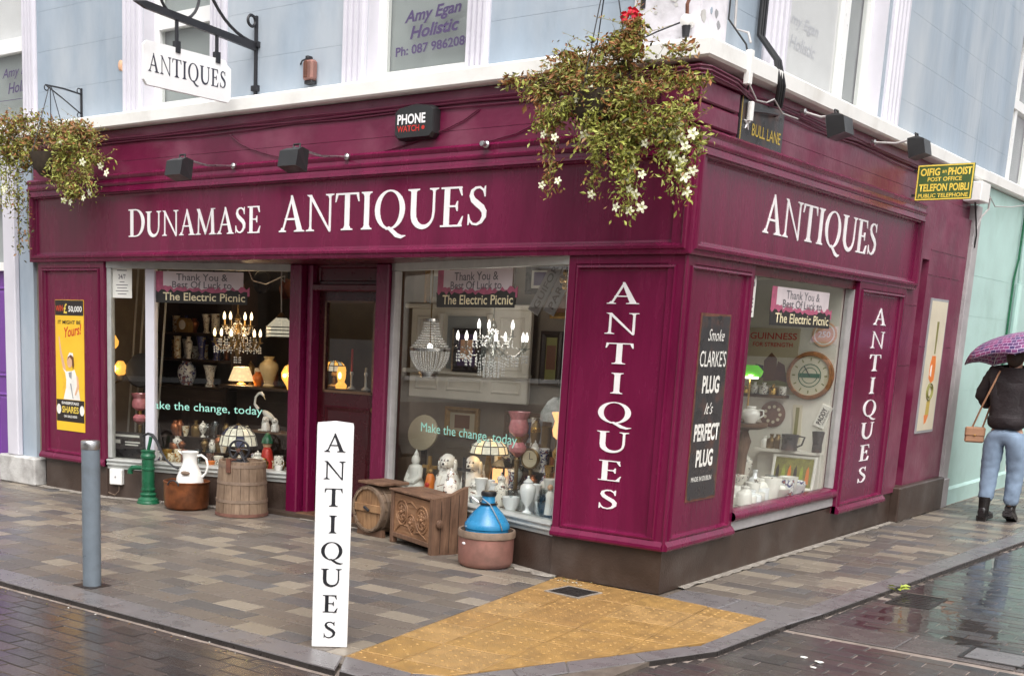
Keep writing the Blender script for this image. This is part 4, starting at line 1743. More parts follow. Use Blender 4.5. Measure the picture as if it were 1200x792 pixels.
t = thing('iron_wheel', 'dark cast iron spoked wheel standing on top of the tall barrel', 'wheel', (-4.07, .24, .452), R(35))
mb = MB(); mb.tube([(.085 * math.cos(2 * PI * k / 28), 0, .105 + .085 * math.sin(2 * PI * k / 28)) for k in range(28)], .011, 6, closed=True); mb.build('rim', M_['iron'], t)
for k in range(6):
    mb = MB(); a = 2 * PI * k / 6; mb.tube([(0, 0, .105), (.04 * math.cos(a + .25), 0, .105 + .04 * math.sin(a + .25)), (.083 * math.cos(a), 0, .105 + .083 * math.sin(a))], .007, 6); mb.build('spoke', M_['iron'], t)
mb = MB(); mb.tube([(0, -.05, .105), (0, .05, .105)], .016, 8); mb.build('hub', M_['rust'], t)
for s_ in (-1, 1):
    mb = MB(); mb.tube([(0, s_ * .042, .11), (.035, s_ * .045, .05), (.06, s_ * .05, .006)], .009, 6); mb.tube([(0, s_ * .042, .11), (-.035, s_ * .045, .05), (-.06, s_ * .05, .006)], .009, 6); mb.build('bracket_leg', M_['iron'], t)
mb = MB(); mb.bbox(-.075, -.06, .0, .075, .06, .012, .003); mb.build('base', M_['iron'], t, smooth=0)

# copper pan with the white jug
t = thing('copper_pan', 'round tarnished copper preserving pan on the pavement by the green pump', 'pan', (-4.615, .135, 0))
mb = MB(); mb.lathe([(.150, .0), (.178, .008), (.193, .03), (.2, .10), (.2, .225), (.206, .232), (.207, .245), (.199, .248), (.194, .24), (.192, .05), (.17, .025), (.001, .022)], 36, cap=False); mb.build('pan_body', M_['copper'], t)
for a in (R(-75), R(105)):
    mb = MB()
    c_, s_ = math.cos(a), math.sin(a)
    pts = []
    for k in range(9):
        q = PI * k / 8
        pts.append(((.202) * c_ - (.055 * math.cos(q)) * s_ + .012 * c_, (.202) * s_ + (.055 * math.cos(q)) * c_ + .012 * s_, .222 + .045 * math.sin(q)))
    mb.tube(pts, .007, 6)
    mb.build('handle', M_['iron'], t)
t = thing('enamel_jug', 'white enamel water jug standing inside the copper pan', 'jug', (-4.59, .15, .026), .5)
mb = MB(); mb.lathe([(.115, 0), (.122, .02), (.124, .19), (.118, .25), (.085, .325), (.066, .37), (.062, .41), (.068, .455), (.078, .475), (.074, .478), (.058, .42), (.001, .38)], 28, cap=False); mb.build('jug_body', M_['enamel_white'], t)
mb = MB(); mb.tube([(.06, 0, .44), (.105, 0, .45), (.15, 0, .42), (.165, 0, .36), (.15, 0, .30), (.115, 0, .26)], .011, 8); mb.build('handle', M_['enamel_white'], t)
mb = MB(); mb.prism([(-.03, .0), (.03, .0), (.0, .055)], -.006, .006, frame((-.062, 0, .455), (0, 1, 0), (-.8, 0, .45))); mb.build('spout', M_['enamel_white'], t)
mb = MB(); mb.ball((.0, -.12, .30), .028, 6, (1.6, .35, .7)); mb.build('worn_patch', M_['rim_brown'], t)

# green hand pump
t = thing('hand_pump', 'old green cast iron hand pump with curved handle against the left window', 'pump', (-5.06, .075, 0), R(19))
mb = MB(); mb.lathe([(.102, 0), (.102, .012), (.094, .022), (.094, .036), (.078, .05), (.07, .058), (.07, .07), (.076, .076), (.076, .086), (.066, .096)], 20); mb.build('foot', M_['dark_green'], t)
mb = MB(); mb.lathe([(.058, .09), (.057, .40), (.066, .408), (.068, .43), (.06, .44), (.06, .462), (.066, .466), (.066, .478), (.03, .482), (.001, .482)], 20, cap=False); mb.build('barrel', M_['dark_green'], t)
for z in (.30, .115):
    mb = MB(); mb.lathe([(.0575, z), (.065, z + .004), (.065, z + .02), (.0575, z + .024)], 20, cap=False); mb.build('band', M_['dark_green'], t)
mb = MB(); mb.tube([(-.05, 0, .315), (-.12, 0, .315), (-.165, 0, .308), (-.185, 0, .285), (-.186, 0, .255)], [.024, .022, .023, .024, .027], 10); mb.build('spout', M_['dark_green'], t)
mb = MB(); mb.tube([(.0, 0, .47), (.015, 0, .53), (.03, 0, .60)], .016, 8); mb.build('fulcrum', M_['dark_green'], t)
mb = MB(); mb.tube([(-.055, 0, .60), (.0, 0, .626), (.045, 0, .615), (.09, 0, .56), (.13, 0, .48), (.19, -.01, .405), (.27, -.02, .352), (.32, -.02, .338)], [.009, .012, .015, .014, .012, .01, .009, .011], 8); mb.build('handle', M_['iron'], t)
mb = MB(); mb.tube([(-.045, 0, .60), (-.03, 0, .48)], .006, 6); mb.build('rod', M_['iron'], t)

# white electrical box on the stall riser
Mx = ML @ Matrix.Translation((.105, .20, .0))
t = thing('meter_box', 'small white plastic box fixed to the wall beside the green pump', 'box', tuple(Mx.translation))
Mx = Matrix.Translation(-Mx.translation) @ Mx
mb = MB(); mb.bbox(-.065, -.072, 0, .065, .072, .05, .006, Mx); mb.build('cover', M_['plastic_white'], t, smooth=0)
mb = MB(); mb.lathe([(.009, 0), (.009, .003), (.004, .004)], 10, Mx @ Matrix.Translation((0, .0, .05))); mb.build('screw', M_['grey_board'], t)
mb = MB(); mb.tube([(0.02, -.07, .02), (.02, -.13, .025), (-.02, -.17, .03), (-.09, -.15, .03)], .004, 5, Mx); mb.build('wire', M_['rim_brown'], t)

# copper pot with the blue can
t = thing('copper_pot', 'squat pinkish copper pot with thick brown rim beside the corner pilaster', 'pot', (-1.325, -.025, 0))
mb = MB(); mb.lathe([(.165, 0), (.183, .012), (.193, .04), (.196, .14), (.194, .205)], 36, cap=False); mb.lathe([(.165, 0.001), (.001, .001)], 36, cap=False); mb.build('pot_body', M_['copper_pink'], t)
mb = MB(); mb.lathe([(.194, .205), (.203, .212), (.204, .25), (.198, .26), (.186, .258), (.182, .2), (.175, .05), (.001, .04)], 36, cap=False); mb.build('rim', M_['rim_brown'], t)
mb = MB(); mb.ball((-.06, -.184, .17), .02, 6, (1, .3, .5)); mb.build('chip', M_['white_letter'], t)
t = thing('blue_can', 'blue conical metal can with narrow neck sitting in the copper pot', 'can', (-1.325, -.025, .042))
mb = MB(); mb.lathe([(.14, 0), (.15, .01), (.152, .222), (.158, .228), (.158, .258), (.15, .268), (.14, .286), (.104, .334), (.076, .364), (.056, .384), (.05, .395)], 30, cap=False); mb.build('can_body', M_['enamel_blue'], t)
mb = MB(); mb.lathe([(.05, .393), (.052, .40), (.048, .408), (.046, .455), (.05, .46)], 20, cap=False); mb.build('neck', M_['enamel_blue'], t)
mb = MB(); mb.lathe([(.05, .452), (.054, .455), (.054, .478), (.046, .486), (.001, .488)], 20, cap=False); mb.build('cap', M_['black_metal'], t)
mb = MB(); mb.lathe([(.056, .392), (.064, .394), (.064, .404), (.054, .406)], 20, cap=False); mb.build('collar', M_['black_metal'], t)
mb = MB(); mb.tube([(-.06, -.02, .398), (-.115, -.03, .43), (-.145, -.02, .425), (-.15, .0, .39)], .008, 6); mb.tube([(-.06, -.03, .41), (-.02, -.045, .435), (.05, -.05, .40), (.11, -.06, .33), (.15, -.06, .27), (.16, -.05, .23)], .004, 6); mb.build('bail', M_['steel'], t)
mb = MB(); mb.bbox(-.03, -.02, 0, .03, .02, .002, .0005, frame((-.06, -.128, .255), (.95, -.3, 0), (.2, .55, .8))); mb.build('paper_label', M_['poster_white'], t, smooth=0)

# small keg lying on a cradle with a plank on top
t = thing('wooden_keg', 'small oak keg lying on its side beside the doorway', 'keg', (-2.66, .27, 0), R(-9))
NK = 16
cz, L0 = .215, .30
for k in range(NK):
    a0, a1 = 2 * PI * k / NK + .012, 2 * PI * (k + 1) / NK - .012
    mb = MB(); vs = []
    for (y, r) in ((0, .178), (.08, .192), (.15, .196), (.22, .192), (L0, .178)):
        for a, rr in ((a0, r), (a1, r), (a1, r - .018), (a0, r - .018)):
            vs.append((rr * math.cos(a), y, cz + rr * math.sin(a)))
    fs = []
    for q in range(4):
        for e in range(4):
            fs.append((q * 4 + e, q * 4 + (e + 1) % 4, q * 4 + 4 + (e + 1) % 4, q * 4 + 4 + e))
    fs += [(0, 1, 2, 3), (19, 18, 17, 16)]
    mb.add(vs, fs); mb.build('stave', M_['wood_barrel'], t, smooth=0)
Mk = frame((0, .018, cz), (1, 0, 0), (0, 0, 1))
for k, (a, b) in enumerate(((-.165, -.10), (-.097, -.035), (-.032, .03), (.033, .095), (.098, .165))):
    mb = MB(); pts = []
    up = [(x, math.sqrt(max(.163 ** 2 - x * x, 0))) for x in (a, (a + b) / 2, b) if abs(x) <= .165]
    poly = [(x, -y_) for x, y_ in up] + [(x, y_) for x, y_ in up[::-1]]
    mb.prism(poly, -.01, .0, Mk); mb.build('head_board', M_['wood_keg'], t, smooth=0)
mb = MB(); mb.bbox(-.155, -.022, .001, .155, .038, .018, .003, Mk); mb.build('head_bar', M_['wood_keg'], t, smooth=0)
mb = MB(); mb.bbox(-.035, -.008, .018, .03, .012, .034, .003, Mk @ Matrix.Rotation(R(-25), 4, 'Z')); mb.build('latch', M_['iron'], t, smooth=0)
for y, r in ((.012, .181), (.06, .1905), (.24, .1905), (.29, .181)):
    mb = MB(); mb.lathe([(r, -.012), (r + .003, -.012), (r + .003, .012), (r, .012)], 32, Matrix.Translation((0, y, cz)) @ Matrix.Rotation(-PI / 2, 4, 'X'), cap=False); mb.build('hoop', M_['hoop'], t)
for y in (.05, .25):
    mb = MB(); mb.prism([(-.15, 0), (.15, 0), (.14, .06), (.09, .045), (0, .022), (-.09, .045), (-.14, .06)], -.02, .02, frame((0, y, 0), (1, 0, 0), (0, 0, 1))); mb.build('cradle', M_['wood_chest'], t, smooth=0)
mb = MB(); mb.bbox(-.12, .0, .412, .17, .13, .432, .003); mb.build('plank', M_['wood_chest'], t, smooth=0)
mb = MB(); mb.bbox(-.10, .135, .412, .19, .27, .434, .003); mb.build('plank', M_['wood_chest'], t, smooth=0)

# carved chest
ang = math.atan2(.387, -.922)
t = thing('carved_chest', 'old carved oak chest with dark plank end in front of the right window', 'chest', (-1.796, -.032, 0), ang - PI)
# local: -x runs along the carved front, +y is depth
W_, D_, H_ = .635, .285, .40
t.rotation_euler = (0, 0, math.atan2(-.387, .922))
mb = MB(); mb.bbox(-W_ + .03, .012, .055, -.045, .03, H_ - .012, .002); fr_ = mb.build('front_panel', M_['wood_carved'], t, smooth=0)
# carved rosettes and scrolls
for (cx, cz2, r) in ((-.47, .255, .085), (-.17, .235, .092), (-.33, .19, .055)):
    mb = MB()
    for q in range(3):
        rr = r * (1 - .3 * q)
        mb.tube([(cx + rr * math.cos(2 * PI * k / 22), .010, cz2 + rr * math.sin(2 * PI * k / 22) * 1.1) for k in range(22)], .007, 5, closed=True)
    for q in range(8):
        a = 2 * PI * q / 8
        mb.tube([(cx + .02 * math.cos(a), .008, cz2 + .022 * math.sin(a)), (cx + r * .8 * math.cos(a + .3), .010, cz2 + r * .88 * math.sin(a + .3))], [.009, .004], 5)
    mb.ball((cx, .008, cz2), .018, 6)
    o = mb.build('carving', M_['wood_carved'], fr_)
    o['kind'] = 'stuff'
mb = MB()
for (x0, z0, x1, z1) in ((-.56, .10, -.42, .16), (-.42, .16, -.30, .10), (-.28, .12, -.1, .10), (-.40, .33, -.25, .31)):
    mb.tube([(x0, .01, z0), ((x0 + x1) / 2, .008, (z0 + z1) / 2 + .03), (x1, .01, z1)], [.004, .009, .004], 5)
o = mb.build('carving', M_['wood_carved'], fr_); o['kind'] = 'stuff'
mb = MB(); mb.bbox(-W_, 0, 0, -W_ + .045, .045, H_, .004); mb.build('leg', M_['wood_chest'], t, smooth=0)
mb = MB(); mb.bbox(-W_, D_ - .045, 0, -W_ + .045, D_, H_, .004); mb.build('leg', M_['wood_chest'], t, smooth=0)
mb = MB(); mb.bbox(-W_ + .046, .002, .05, -.05, .036, .085, .003); mb.build('bottom_rail', M_['wood_chest'], t, smooth=0)
mb = MB(); mb.box(-W_ + .02, .036, .06, -.05, D_ - .02, .075); mb.build('bottom_board', M_['wood_chest'], t, smooth=0)
mb = MB(); mb.box(-W_ + .046, D_ - .022, .06, -.05, D_ - .004, H_); mb.build('back_panel', M_['wood_chest'], t, smooth=0)
mb = MB(); mb.bbox(-W_ + .005, .046, .06, -W_ + .02, D_ - .046, H_ - .005, .002); mb.build('end_panel', M_['wood_chest'], t, smooth=0)
mb = MB()
Mend = frame((-.045, 0, 0), (0, 1, 0), (0, 0, 1))
prof = [(0, 0), (D_ + .01, 0), (D_ + .01, .495), (D_ * .85, .475), (D_ * .5, .432), (0, .415)]
mb.prism(prof, .0, .045, Mend); mb.build('end_board', M_['wood_chest'], t, smooth=0)
for k in range(3):
    mb = MB(); y = .07 + .075 * k
    mb.box(.0005, y, .01, .0018, y + .004, .40 + .02 * k); mb.build('crack', M_['poster_black'], t, smooth=0)
mb = MB(); mb.lathe([(.022, 0), (.022, .012), (.03, .016), (.03, .03), (.012, .036)], 10, frame((.0, .05, .235), (0, 1, 0), (0, 0, 1))); mb.build('knob', M_['wood_chest'], t, smooth=0)
mb = MB(); mb.bbox(-W_ - .012, -.012, H_ + .0005, -.046, .14, H_ + .018, .004); mb.build('lid_board', M_['wood_chest'], t, smooth=0)
mb = MB(); mb.bbox(-W_ - .010, .143, H_ + .001, -.046, D_ + .01, H_ + .019, .004); mb.build('lid_board', M_['wood_chest'], t, smooth=0)

# ================================================================== THINGS ON THE WALLS
def floodlight(label, base, head, front):
    t_ = thing('floodlight', label, 'floodlight', base, 0, 'floodlights over the fascia')
    h = Vector(head) - Vector(base)
    mbx = MB(); mbx.tube([(0, 0, 0), tuple(h * .5 + Vector((0, 0, .012))), tuple(h + Vector((0, 0, .075)))], .009, 6); mbx.build('arm', M_['steel' if front else 'cable_white'], t_)
    mbx = MB(); mbx.lathe([(.024, -.02), (.024, .006), (.014, .014)], 10, Matrix.Rotation(PI / 2, 4, 'X') if front else Matrix.Rotation(PI / 2, 4, 'Y')); mbx.build('mount', M_['steel'], t_)
    # head: hooded box tilted back towards the wall
    Mh = Matrix.Translation(h) @ (Matrix.Rotation(R(-12), 4, 'X') if front else Matrix.Rotation(PI / 2, 4, 'Z') @ Matrix.Rotation(R(-12), 4, 'X'))
    mbx = MB()
    a, b = .088, .075
    vs = [(-a, -.03, -b), (a, -.03, -b), (a, -.03, b * .6), (-a, -.03, b * .6), (-a * .8, -.045, b), (a * .8, -.045, b), (-a * .9, .07, -b), (a * .9, .07, -b), (a * .9, .07, b), (-a * .9, .07, b)]
    vs = [(-a, -.07, -b * .9), (a, -.07, -b * .9), (a, .05, -b), (-a, .05, -b), (-a, -.07, b * .55), (a, -.07, b * .55), (a * .86, -.02, b), (-a * .86, -.02, b), (a * .86, .05, b), (-a * .86, .05, b)]
    fs = [(0, 1, 5, 4), (4, 5, 6, 7), (7, 6, 8, 9), (0, 3, 2, 1), (1, 2, 8, 6, 5), (0, 4, 7, 9, 3), (2, 3, 9, 8)]
    mbx.add(vs, fs, Mh)
    hd = mbx.build('housing', M_['black_plastic'], t_, smooth=0)
    mbx = MB(); mbx.box(-a * .8, .0505, -b * .8, a * .8, .055, b * .8, Mh); mbx.build('lens', M_['grey_glass'], hd, smooth=0)
    mbx = MB(); mbx.tube([(-.03, .0, b), (-.03, .0, b + .03), (.03, .0, b + .03), (.03, .0, b)], .007, 6, Mh); mbx.build('bracket', M_['black_plastic'], t_)
    return t_


floodlight('black floodlight on a thin arm above the small lettering', (-3.89, -.045, 2.83), (-3.89, -.60, 2.745), True)
floodlight('black floodlight on a thin arm above the big lettering', (-2.71, -.045, 2.83), (-2.71, -.60, 2.745), True)
floodlight('black floodlight over the lane fascia beside the street nameplate', (.03, 1.557, 3.16), (.27, 1.557, 3.05), False)
floodlight('black floodlight under the ledge near the green telephone sign', (.03, 3.05, 3.16), (.36, 3.05, 3.10), False)
t = thing('cable_clamp', 'small round metal knob on the cornice left of the flower basket', 'knob', (-1.48, -.045, 2.835))
mb = MB(); mb.lathe([(.024, 0), (.024, .012), (.014, .02), (.012, .05), (.02, .055), (.016, .065)], 12, Matrix.Rotation(PI / 2, 4, 'X')); mb.build('knob', M_['steel'], t)

# alarm box
t = thing('alarm_box', 'black bell box with white and red lettering on the maroon frieze', 'alarm', (-2.105, .028, 3.03))
mb = MB()
prof = [(-.175, -.085), (-.145, -.115), (.145, -.115), (.175, -.085), (.175, .075), (.145, .10), (.0, .12), (-.145, .10), (-.175, .075)]
n = len(prof)
vs = [(x, y, 0) for x, y in prof] + [(x, y, .05) for x, y in prof] + [(x * .93, y * .9, .075) for x, y in prof]
fs = [tuple(range(2 * n, 3 * n))] + [(i, (i + 1) % n, n + (i + 1) % n, n + i) for i in range(n)] + [(n + i, n + (i + 1) % n, 2 * n + (i + 1) % n, 2 * n + i) for i in range(n)]
Ma = frame((0, 0, 0), (1, 0, 0), (0, 0, 1))
mb.add(vs, fs, Ma); mb.build('cover', M_['black_plastic'], t, smooth=30)
text('PHONE', Ma @ Matrix.Translation((-.02, .018, .0755)), .245, .068, 'white_letter', t, bold=.03)
text('WATCH', Ma @ Matrix.Translation((-.045, -.045, .0755)), .195, .042, 'red_paint', t, bold=.02)
mb = MB(); mb.lathe([(.014, 0), (.014, .001)], 10, Ma @ Matrix.Translation((.085, -.045, .0755))); mb.build('emblem', M_['red_paint'], t)

# street nameplate, cast in the frieze of the lane side
t = thing('street_nameplate', 'black street nameplate with gold lettering high on the lane side', 'sign', (-.03, .965, 2.99))
Mp = frame((0, 0, 0), (0, 1, 0), (0, 0, 1)) @ Matrix.Rotation(R(0), 4, 'Z')
mb = MB(); mb.bbox(-.355, -.15, 0, .355, .14, .02, .003, Mp); mb.build('plate', M_['enamel_dark'], t, smooth=0)
mb = MB(); mb.box(-.345, -.142, .0205, .345, -.132, .0225, Mp); mb.build('border', M_['gold'], t, smooth=0)
mb = MB(); mb.box(-.348, -.13, .0205, -.34, .13, .0225, Mp); mb.build('border', M_['gold'], t, smooth=0)
text('BULL LANE', Mp @ Matrix.Translation((.075, -.045, .0205)), .48, .075, 'gold', t, bold=.008)
mb = MB()
for k in range(5):
    a = 2 * PI * k / 5 + .3
    mb.tube([(-.255, -.02, .024), (-.255 + .045 * math.cos(a), -.02 + .045 * math.sin(a), .024)], [.012, .004], 5, Mp)
mb.build('emblem', M_['white_letter'], t)
# little lamp in front of the plate
t = thing('plate_lamp', 'thin white rod lamp mounted across the street nameplate', 'lamp', (-.008, .70, 3.03))
mb = MB(); mb.tube([(.0, 0, .0), (.03, 0, .01), (.035, .2, .03), (.035, .40, .045), (.0, .45, .05)], .011, 6); mb.build('rod', M_['black_plastic'], t)
mb = MB(); mb.lathe([(.022, -.05), (.022, .06), (.016, .065)], 10, Matrix.Translation((.02, 0, 0))); mb.build('holder', M_['plastic_white'], t)

# bilingual telephone sign, standing out from the wall
t = thing('telephone_sign', 'green and yellow bilingual telephone sign projecting from the lane wall', 'sign', (.0, 4.25, 2.985))
Mt = frame((.255, 0, 0), (1, 0, 0), (0, 0, 1))
mb = MB(); mb.bbox(-.225, -.145, -.012, .225, .145, .012, .003, Mt); mb.build('panel', M_['sign_green'], t, smooth=0)
for (a, b, c, d) in ((-.222, -.142, .222, -.132), (-.222, .132, .222, .142), (-.222, -.1318, -.212, .1318), (.212, -.1318, .222, .1318)):
    mb = MB(); mb.box(a, b, .0122, c, d, .014, Mt); mb.build('border', M_['sign_yellow'], t, smooth=0)
Tn = lambda x, y: Mt @ Matrix.Translation((x, y, .0125))
text('OIFIG', Tn(-.12, .085), .155, .062, 'sign_yellow', t, bold=.03)
text('PHOIST', Tn(.115, .085), .185, .062, 'sign_yellow', t, bold=.03)
text('an', Tn(-.008, .085), .035, .022, 'sign_yellow', t, bold=.01)
text('POST OFFICE', Tn(0, .025), .27, .034, 'sign_yellow', t, bold=.02)
text('TELEFON POIBLI', Tn(0, -.042), .395, .062, 'sign_yellow', t, bold=.03)
text('PUBLIC TELEPHONE', Tn(0, -.107), .395, .034, 'sign_yellow', t, bold=.02)
for zz in (-.10, .10):
    mb = MB(); mb.box(0, -.008, zz - .01, .04, .008, zz + .01); mb.build('bracket', M_['iron'], t, smooth=0)

# junction boxes and conduits
t = thing('junction_box', 'pale junction box with looping cables at the far end of the frieze', 'box', (.0, 6.12, 3.10))
mb = MB(); mb.bbox(-.03, -.16, -.09, .13, .16, .09, .008); mb.build('case', M_['plastic_white'], t, smooth=0)
mb = MB(); mb.tube([(.08, .16, .0), (.09, .34, -.02), (.08, .38, -.12), (.05, .28, -.2), (.03, .22, -.32)], .011, 6); mb.build('cable', M_['cable_white'], t)
mb = MB(); mb.tube([(.05, -.02, -.09), (.06, .05, -.24), (.05, .18, -.38), (.04, .21, -.5)], .008, 6); mb.build('cable', M_['black_plastic'], t)
mb = MB(); mb.tube([(.08, .18, .06), (.06, .7, -.06), (.05, 1.4, -.0), (.05, 2.2, .1)], .006, 6); mb.build('cable', M_['cable_white'], t)
t = thing('cable_conduit', 'white conduit and loose cables rising at the corner of the upper wall', 'conduit', (-.06, .50, 3.14))
mb = MB(); mb.bbox(.10, -.02, .02, .14, .03, .22, .004); mb.build('box', M_['plastic_white'], t, smooth=0)
mb = MB(); mb.tube([(.12, .0, .26), (.10, .0, .32), (.0, .02, .36), (-.02, .02, .9), (-.02, .03, 1.6)], .008, 6); mb.build('pipe', M_['cable_white'], t)
for k, (dy, r, mt) in enumerate(((.42, .014, 'black_plastic'), (.46, .011, 'black_plastic'), (.50, .013, 'iron'), (-.05, .006, 'black_plastic'))):
    mb = MB(); mb.tube([(-.015, dy, 1.7), (-.015, dy + .01, .8), (-.01, dy - .01, .4), (.10, dy + .03, .25), (.13, dy + .06, .1), (.08, dy + .16, -.01)], r, 6); mb.build('cable', M_[mt], t)
mb = MB(); mb.tube([(.13, .0, .03), (.15, .1, -.06), (.15, .25, -.05), (.13, .42, .0), (.12, .6, -.06), (.11, .9, -.05)], .005, 6); mb.build('cable', M_['cable_white'], t)
t = thing('cctv_bracket', 'rusty stub bracket and lamp holder on the white upper corner', 'bracket', (-.15, .088, 3.46))
mb = MB(); mb.lathe([(.035, 0), (.035, .07), (.028, .075)], 12, Matrix.Rotation(PI / 2, 4, 'X')); mb.build('holder', M_['plastic_white'], t)
mb = MB(); mb.lathe([(.02, -.08), (.028, -.02), (.01, .0)], 10, Matrix.Translation((0, -.05, -.01))); mb.build('socket', M_['iron'], t)
mb = MB(); mb.tube([(0, -.04, .12), (0, -.06, .09), (.0, -.05, .03)], .012, 6); mb.build('stub', M_['rust'], t)
mb = MB(); mb.tube([(-.02, -.05, .0), (-.2, -.02, -.03), (-.35, -.06, -.09), (-.45, -.1, -.15)], .005, 5); mb.build('wire', M_['iron'], t)
t = thing('wall_fitting', 'rusty broken lamp fitting on the grey wall above the ledge', 'fitting', (-3.19, .10, 3.49))
t.scale = (.8, .8, .8)
mb = MB(); mb.bbox(-.07, -.09, -.09, .06, .0, .09, .02); mb.build('housing', M_['copper_pink'], t, smooth=0)
mb = MB(); mb.bbox(-.035, -.105, -.07, .0, -.088, .08, .005); mb.build('bar', M_['rust'], t, smooth=0)
mb = MB(); mb.bbox(-.05, -.08, -.125, .05, -.0, -.092, .008); mb.build('base', M_['iron'], t, smooth=0)
mb = MB(); mb.bbox(-.05, -.07, .092, -.01, -.0, .13, .006); mb.tube([(-.04, -.04, .11), (-.12, -.03, .1), (-.17, .0, .08)], .008, 6); mb.build('hook', M_['iron'], t)
t = thing('leaf_stain_patch', 'small peeling orange patch beside the second window surround', 'plaster patch', (-5.44, .098, 3.76))
mb = MB(); mb.ball((0, 0, 0), .05, 6, (.7, .25, .9)); mb.ball((.03, 0, -.03), .03, 6, (.9, .3, .8)); mb.build('plaster', M_['skin_ink'], t)

# ---------------------------------------------------------------- enamel signs
# tall yellow advertising poster on the left pilaster
t = thing('enamel_sign', 'tall yellow advertising sign of a woman in white on the left pilaster', 'sign', (-6.0975, .02, 1.1735))
Mq = frame((0, 0, 0), (1, 0, 0), (0, 0, 1))
w_, h_ = .425, 1.207
mb = MB(); mb.box(-w_ / 2, -h_ / 2, 0, w_ / 2, h_ / 2, .006, Mq); mb.build('plate', M_['poster_yellow'], t, smooth=0)
mb = MB(); mb.box(-w_ / 2 + .002, h_ / 2 - .142, .0062, w_ / 2 - .002, h_ / 2 - .004, .0066, Mq); mb.build('top_band', M_['poster_black'], t, smooth=0)
mb = MB(); mb.box(-w_ / 2 + .004, -h_ / 2 + .085, .0062, w_ / 2 - .004, -h_ / 2 + .29, .0066, Mq); mb.build('lower_band', M_['poster_black'], t, smooth=0)
Tq = lambda x, y: Mq @ Matrix.Translation((x, y, .0064))
text('WIN', Tq(-.145, .525) @ Matrix.Rotation(R(4), 4, 'Z'), .11, .055, 'poster_red', t, bold=.02)
text('£', Tq(-.055, .525), .052, .092, 'sign_yellow', t, bold=.02)
text('50,000', Tq(.09, .518), .20, .06, 'poster_white', t, bold=.02)
text("IT MIGHT BE", Tq(.0, .40), .34, .034, 'poster_black', t, bold=.02)
text('Yours!', Tq(.055, .325) @ Matrix.Rotation(R(9), 4, 'Z'), .26, .095, 'poster_red', t, shear=.35, bold=.02)
text('SWEEPSTAKE', Tq(0, -.345), .26, .026, 'poster_white', t, bold=.02)
text('SHARES', Tq(0, -.405), .25, .062, 'sign_yellow', t, bold=.02)
text('ON SALE HERE', Tq(0, -.468), .2, .022, 'poster_white', t, bold=.02)
for s_ in (-1, 1):
    mb = MB(); mb.lathe([(.034, 0), (.034, .0006)], 14, Tq(s_ * .175, -.405) @ Matrix.Diagonal((1, 1.4, 1, 1))); mb.build('emblem', M_['poster_white'], t)
def flat(poly, mat, nm, z=.0):
    a = area(poly)
    mbx = MB(); mbx.prism(poly if a > 0 else poly[::-1], .0064 + z, .007 + z, Mq); return mbx.build(nm, M_[mat], t, smooth=0)
flat([(-.165, .265), (-.15, .27), (-.125, .14), (-.07, .0), (-.055, -.06), (-.085, -.06), (-.11, -.01), (-.15, .13)], 'skin_ink', 'raised_arm')
flat([(-.11, -.02), (-.055, -.05), (.03, -.045), (.07, -.03), (.105, -.10), (.12, -.16), (.15, -.31), (-.10, -.31), (-.06, -.2), (-.055, -.13), (-.07, -.06)], 'poster_white', 'dress', .0006)
flat([(.10, -.08), (.125, -.10), (.14, -.19), (.085, -.27), (.07, -.26), (.105, -.18)], 'skin_ink', 'lower_arm', .0012)
flat([(.0 + .042 * math.cos(a), .04 + .055 * math.sin(a)) for a in [2 * PI * k / 14 for k in range(14)]], 'skin_ink', 'face', .0018)
flat([(-.035, .05), (-.01, .1), (.03, .11), (.06, .08), (.068, .01), (.05, -.03), (.04, .0), (.035, .06), (.0, .085)], 'hair_ink', 'hair', .0024)
flat([(-.03, .08), (.0, .125), (.05, .12), (.06, .085), (.02, .105)], 'poster_white', 'cap', .003)
flat([(-.02, -.06), (.03, -.05), (.025, -.12), (-.01, -.1)], 'grey_board', 'dress_fold', .0012)
flat([(.0, -.16), (.02, -.16), (.05, -.3), (.04, -.3)], 'grey_board', 'dress_fold', .0012)

# tobacco sign on the lane face of the corner pilaster
t = thing('enamel_sign', 'rusty black tobacco sign with white lettering on the corner pilaster', 'sign', (-.02, .5325, 1.173))
Ms = frame((0, 0, 0), (0, 1, 0), (0, 0, 1))
mb = MB(); mb.box(-.228, -.605, 0, .228, .605, .006, Ms); mb.build('rim', M_['rust'], t, smooth=0)
mb = MB()
rnd = random.Random(2)
pts = []
for (x0, y0, x1, y1, k) in ((-.216, -.59, .216, -.59, 8), (.216, -.59, .216, .59, 18), (.216, .59, -.216, .59, 8), (-.216, .59, -.216, -.59, 18)):
    for q in range(k):
        f_ = q / k
        pts.append((x0 + (x1 - x0) * f_ + rnd.uniform(-.008, .005), y0 + (y1 - y0) * f_ + rnd.uniform(-.008, .005)))
mb.prism(pts, .0062, .0068, Ms); mb.build('face', M_['enamel_dark'], t, smooth=0)
Tq = lambda x, y: Ms @ Matrix.Translation((x, y, .0069))
text('Smoke', Tq(.02, .47), .25, .075, 'poster_white', t, shear=.4)
text("CLARKE'S", Tq(-.0, .32), .40, .105, 'poster_white', t, bold=.004)
text('PLUG', Tq(0, .155), .26, .115, 'poster_white', t, bold=.035)
text("It's", Tq(.0, .0), .13, .075, 'poster_white', t, shear=.4)
text('PERFECT', Tq(0, -.155), .38, .115, 'poster_white', t, bold=.035)
text('PLUG', Tq(0, -.325), .26, .115, 'poster_white', t, bold=.035)
text('MADE IN DUBLIN', Tq(-.02, -.46), .31, .032, 'poster_white', t, bold=.01)

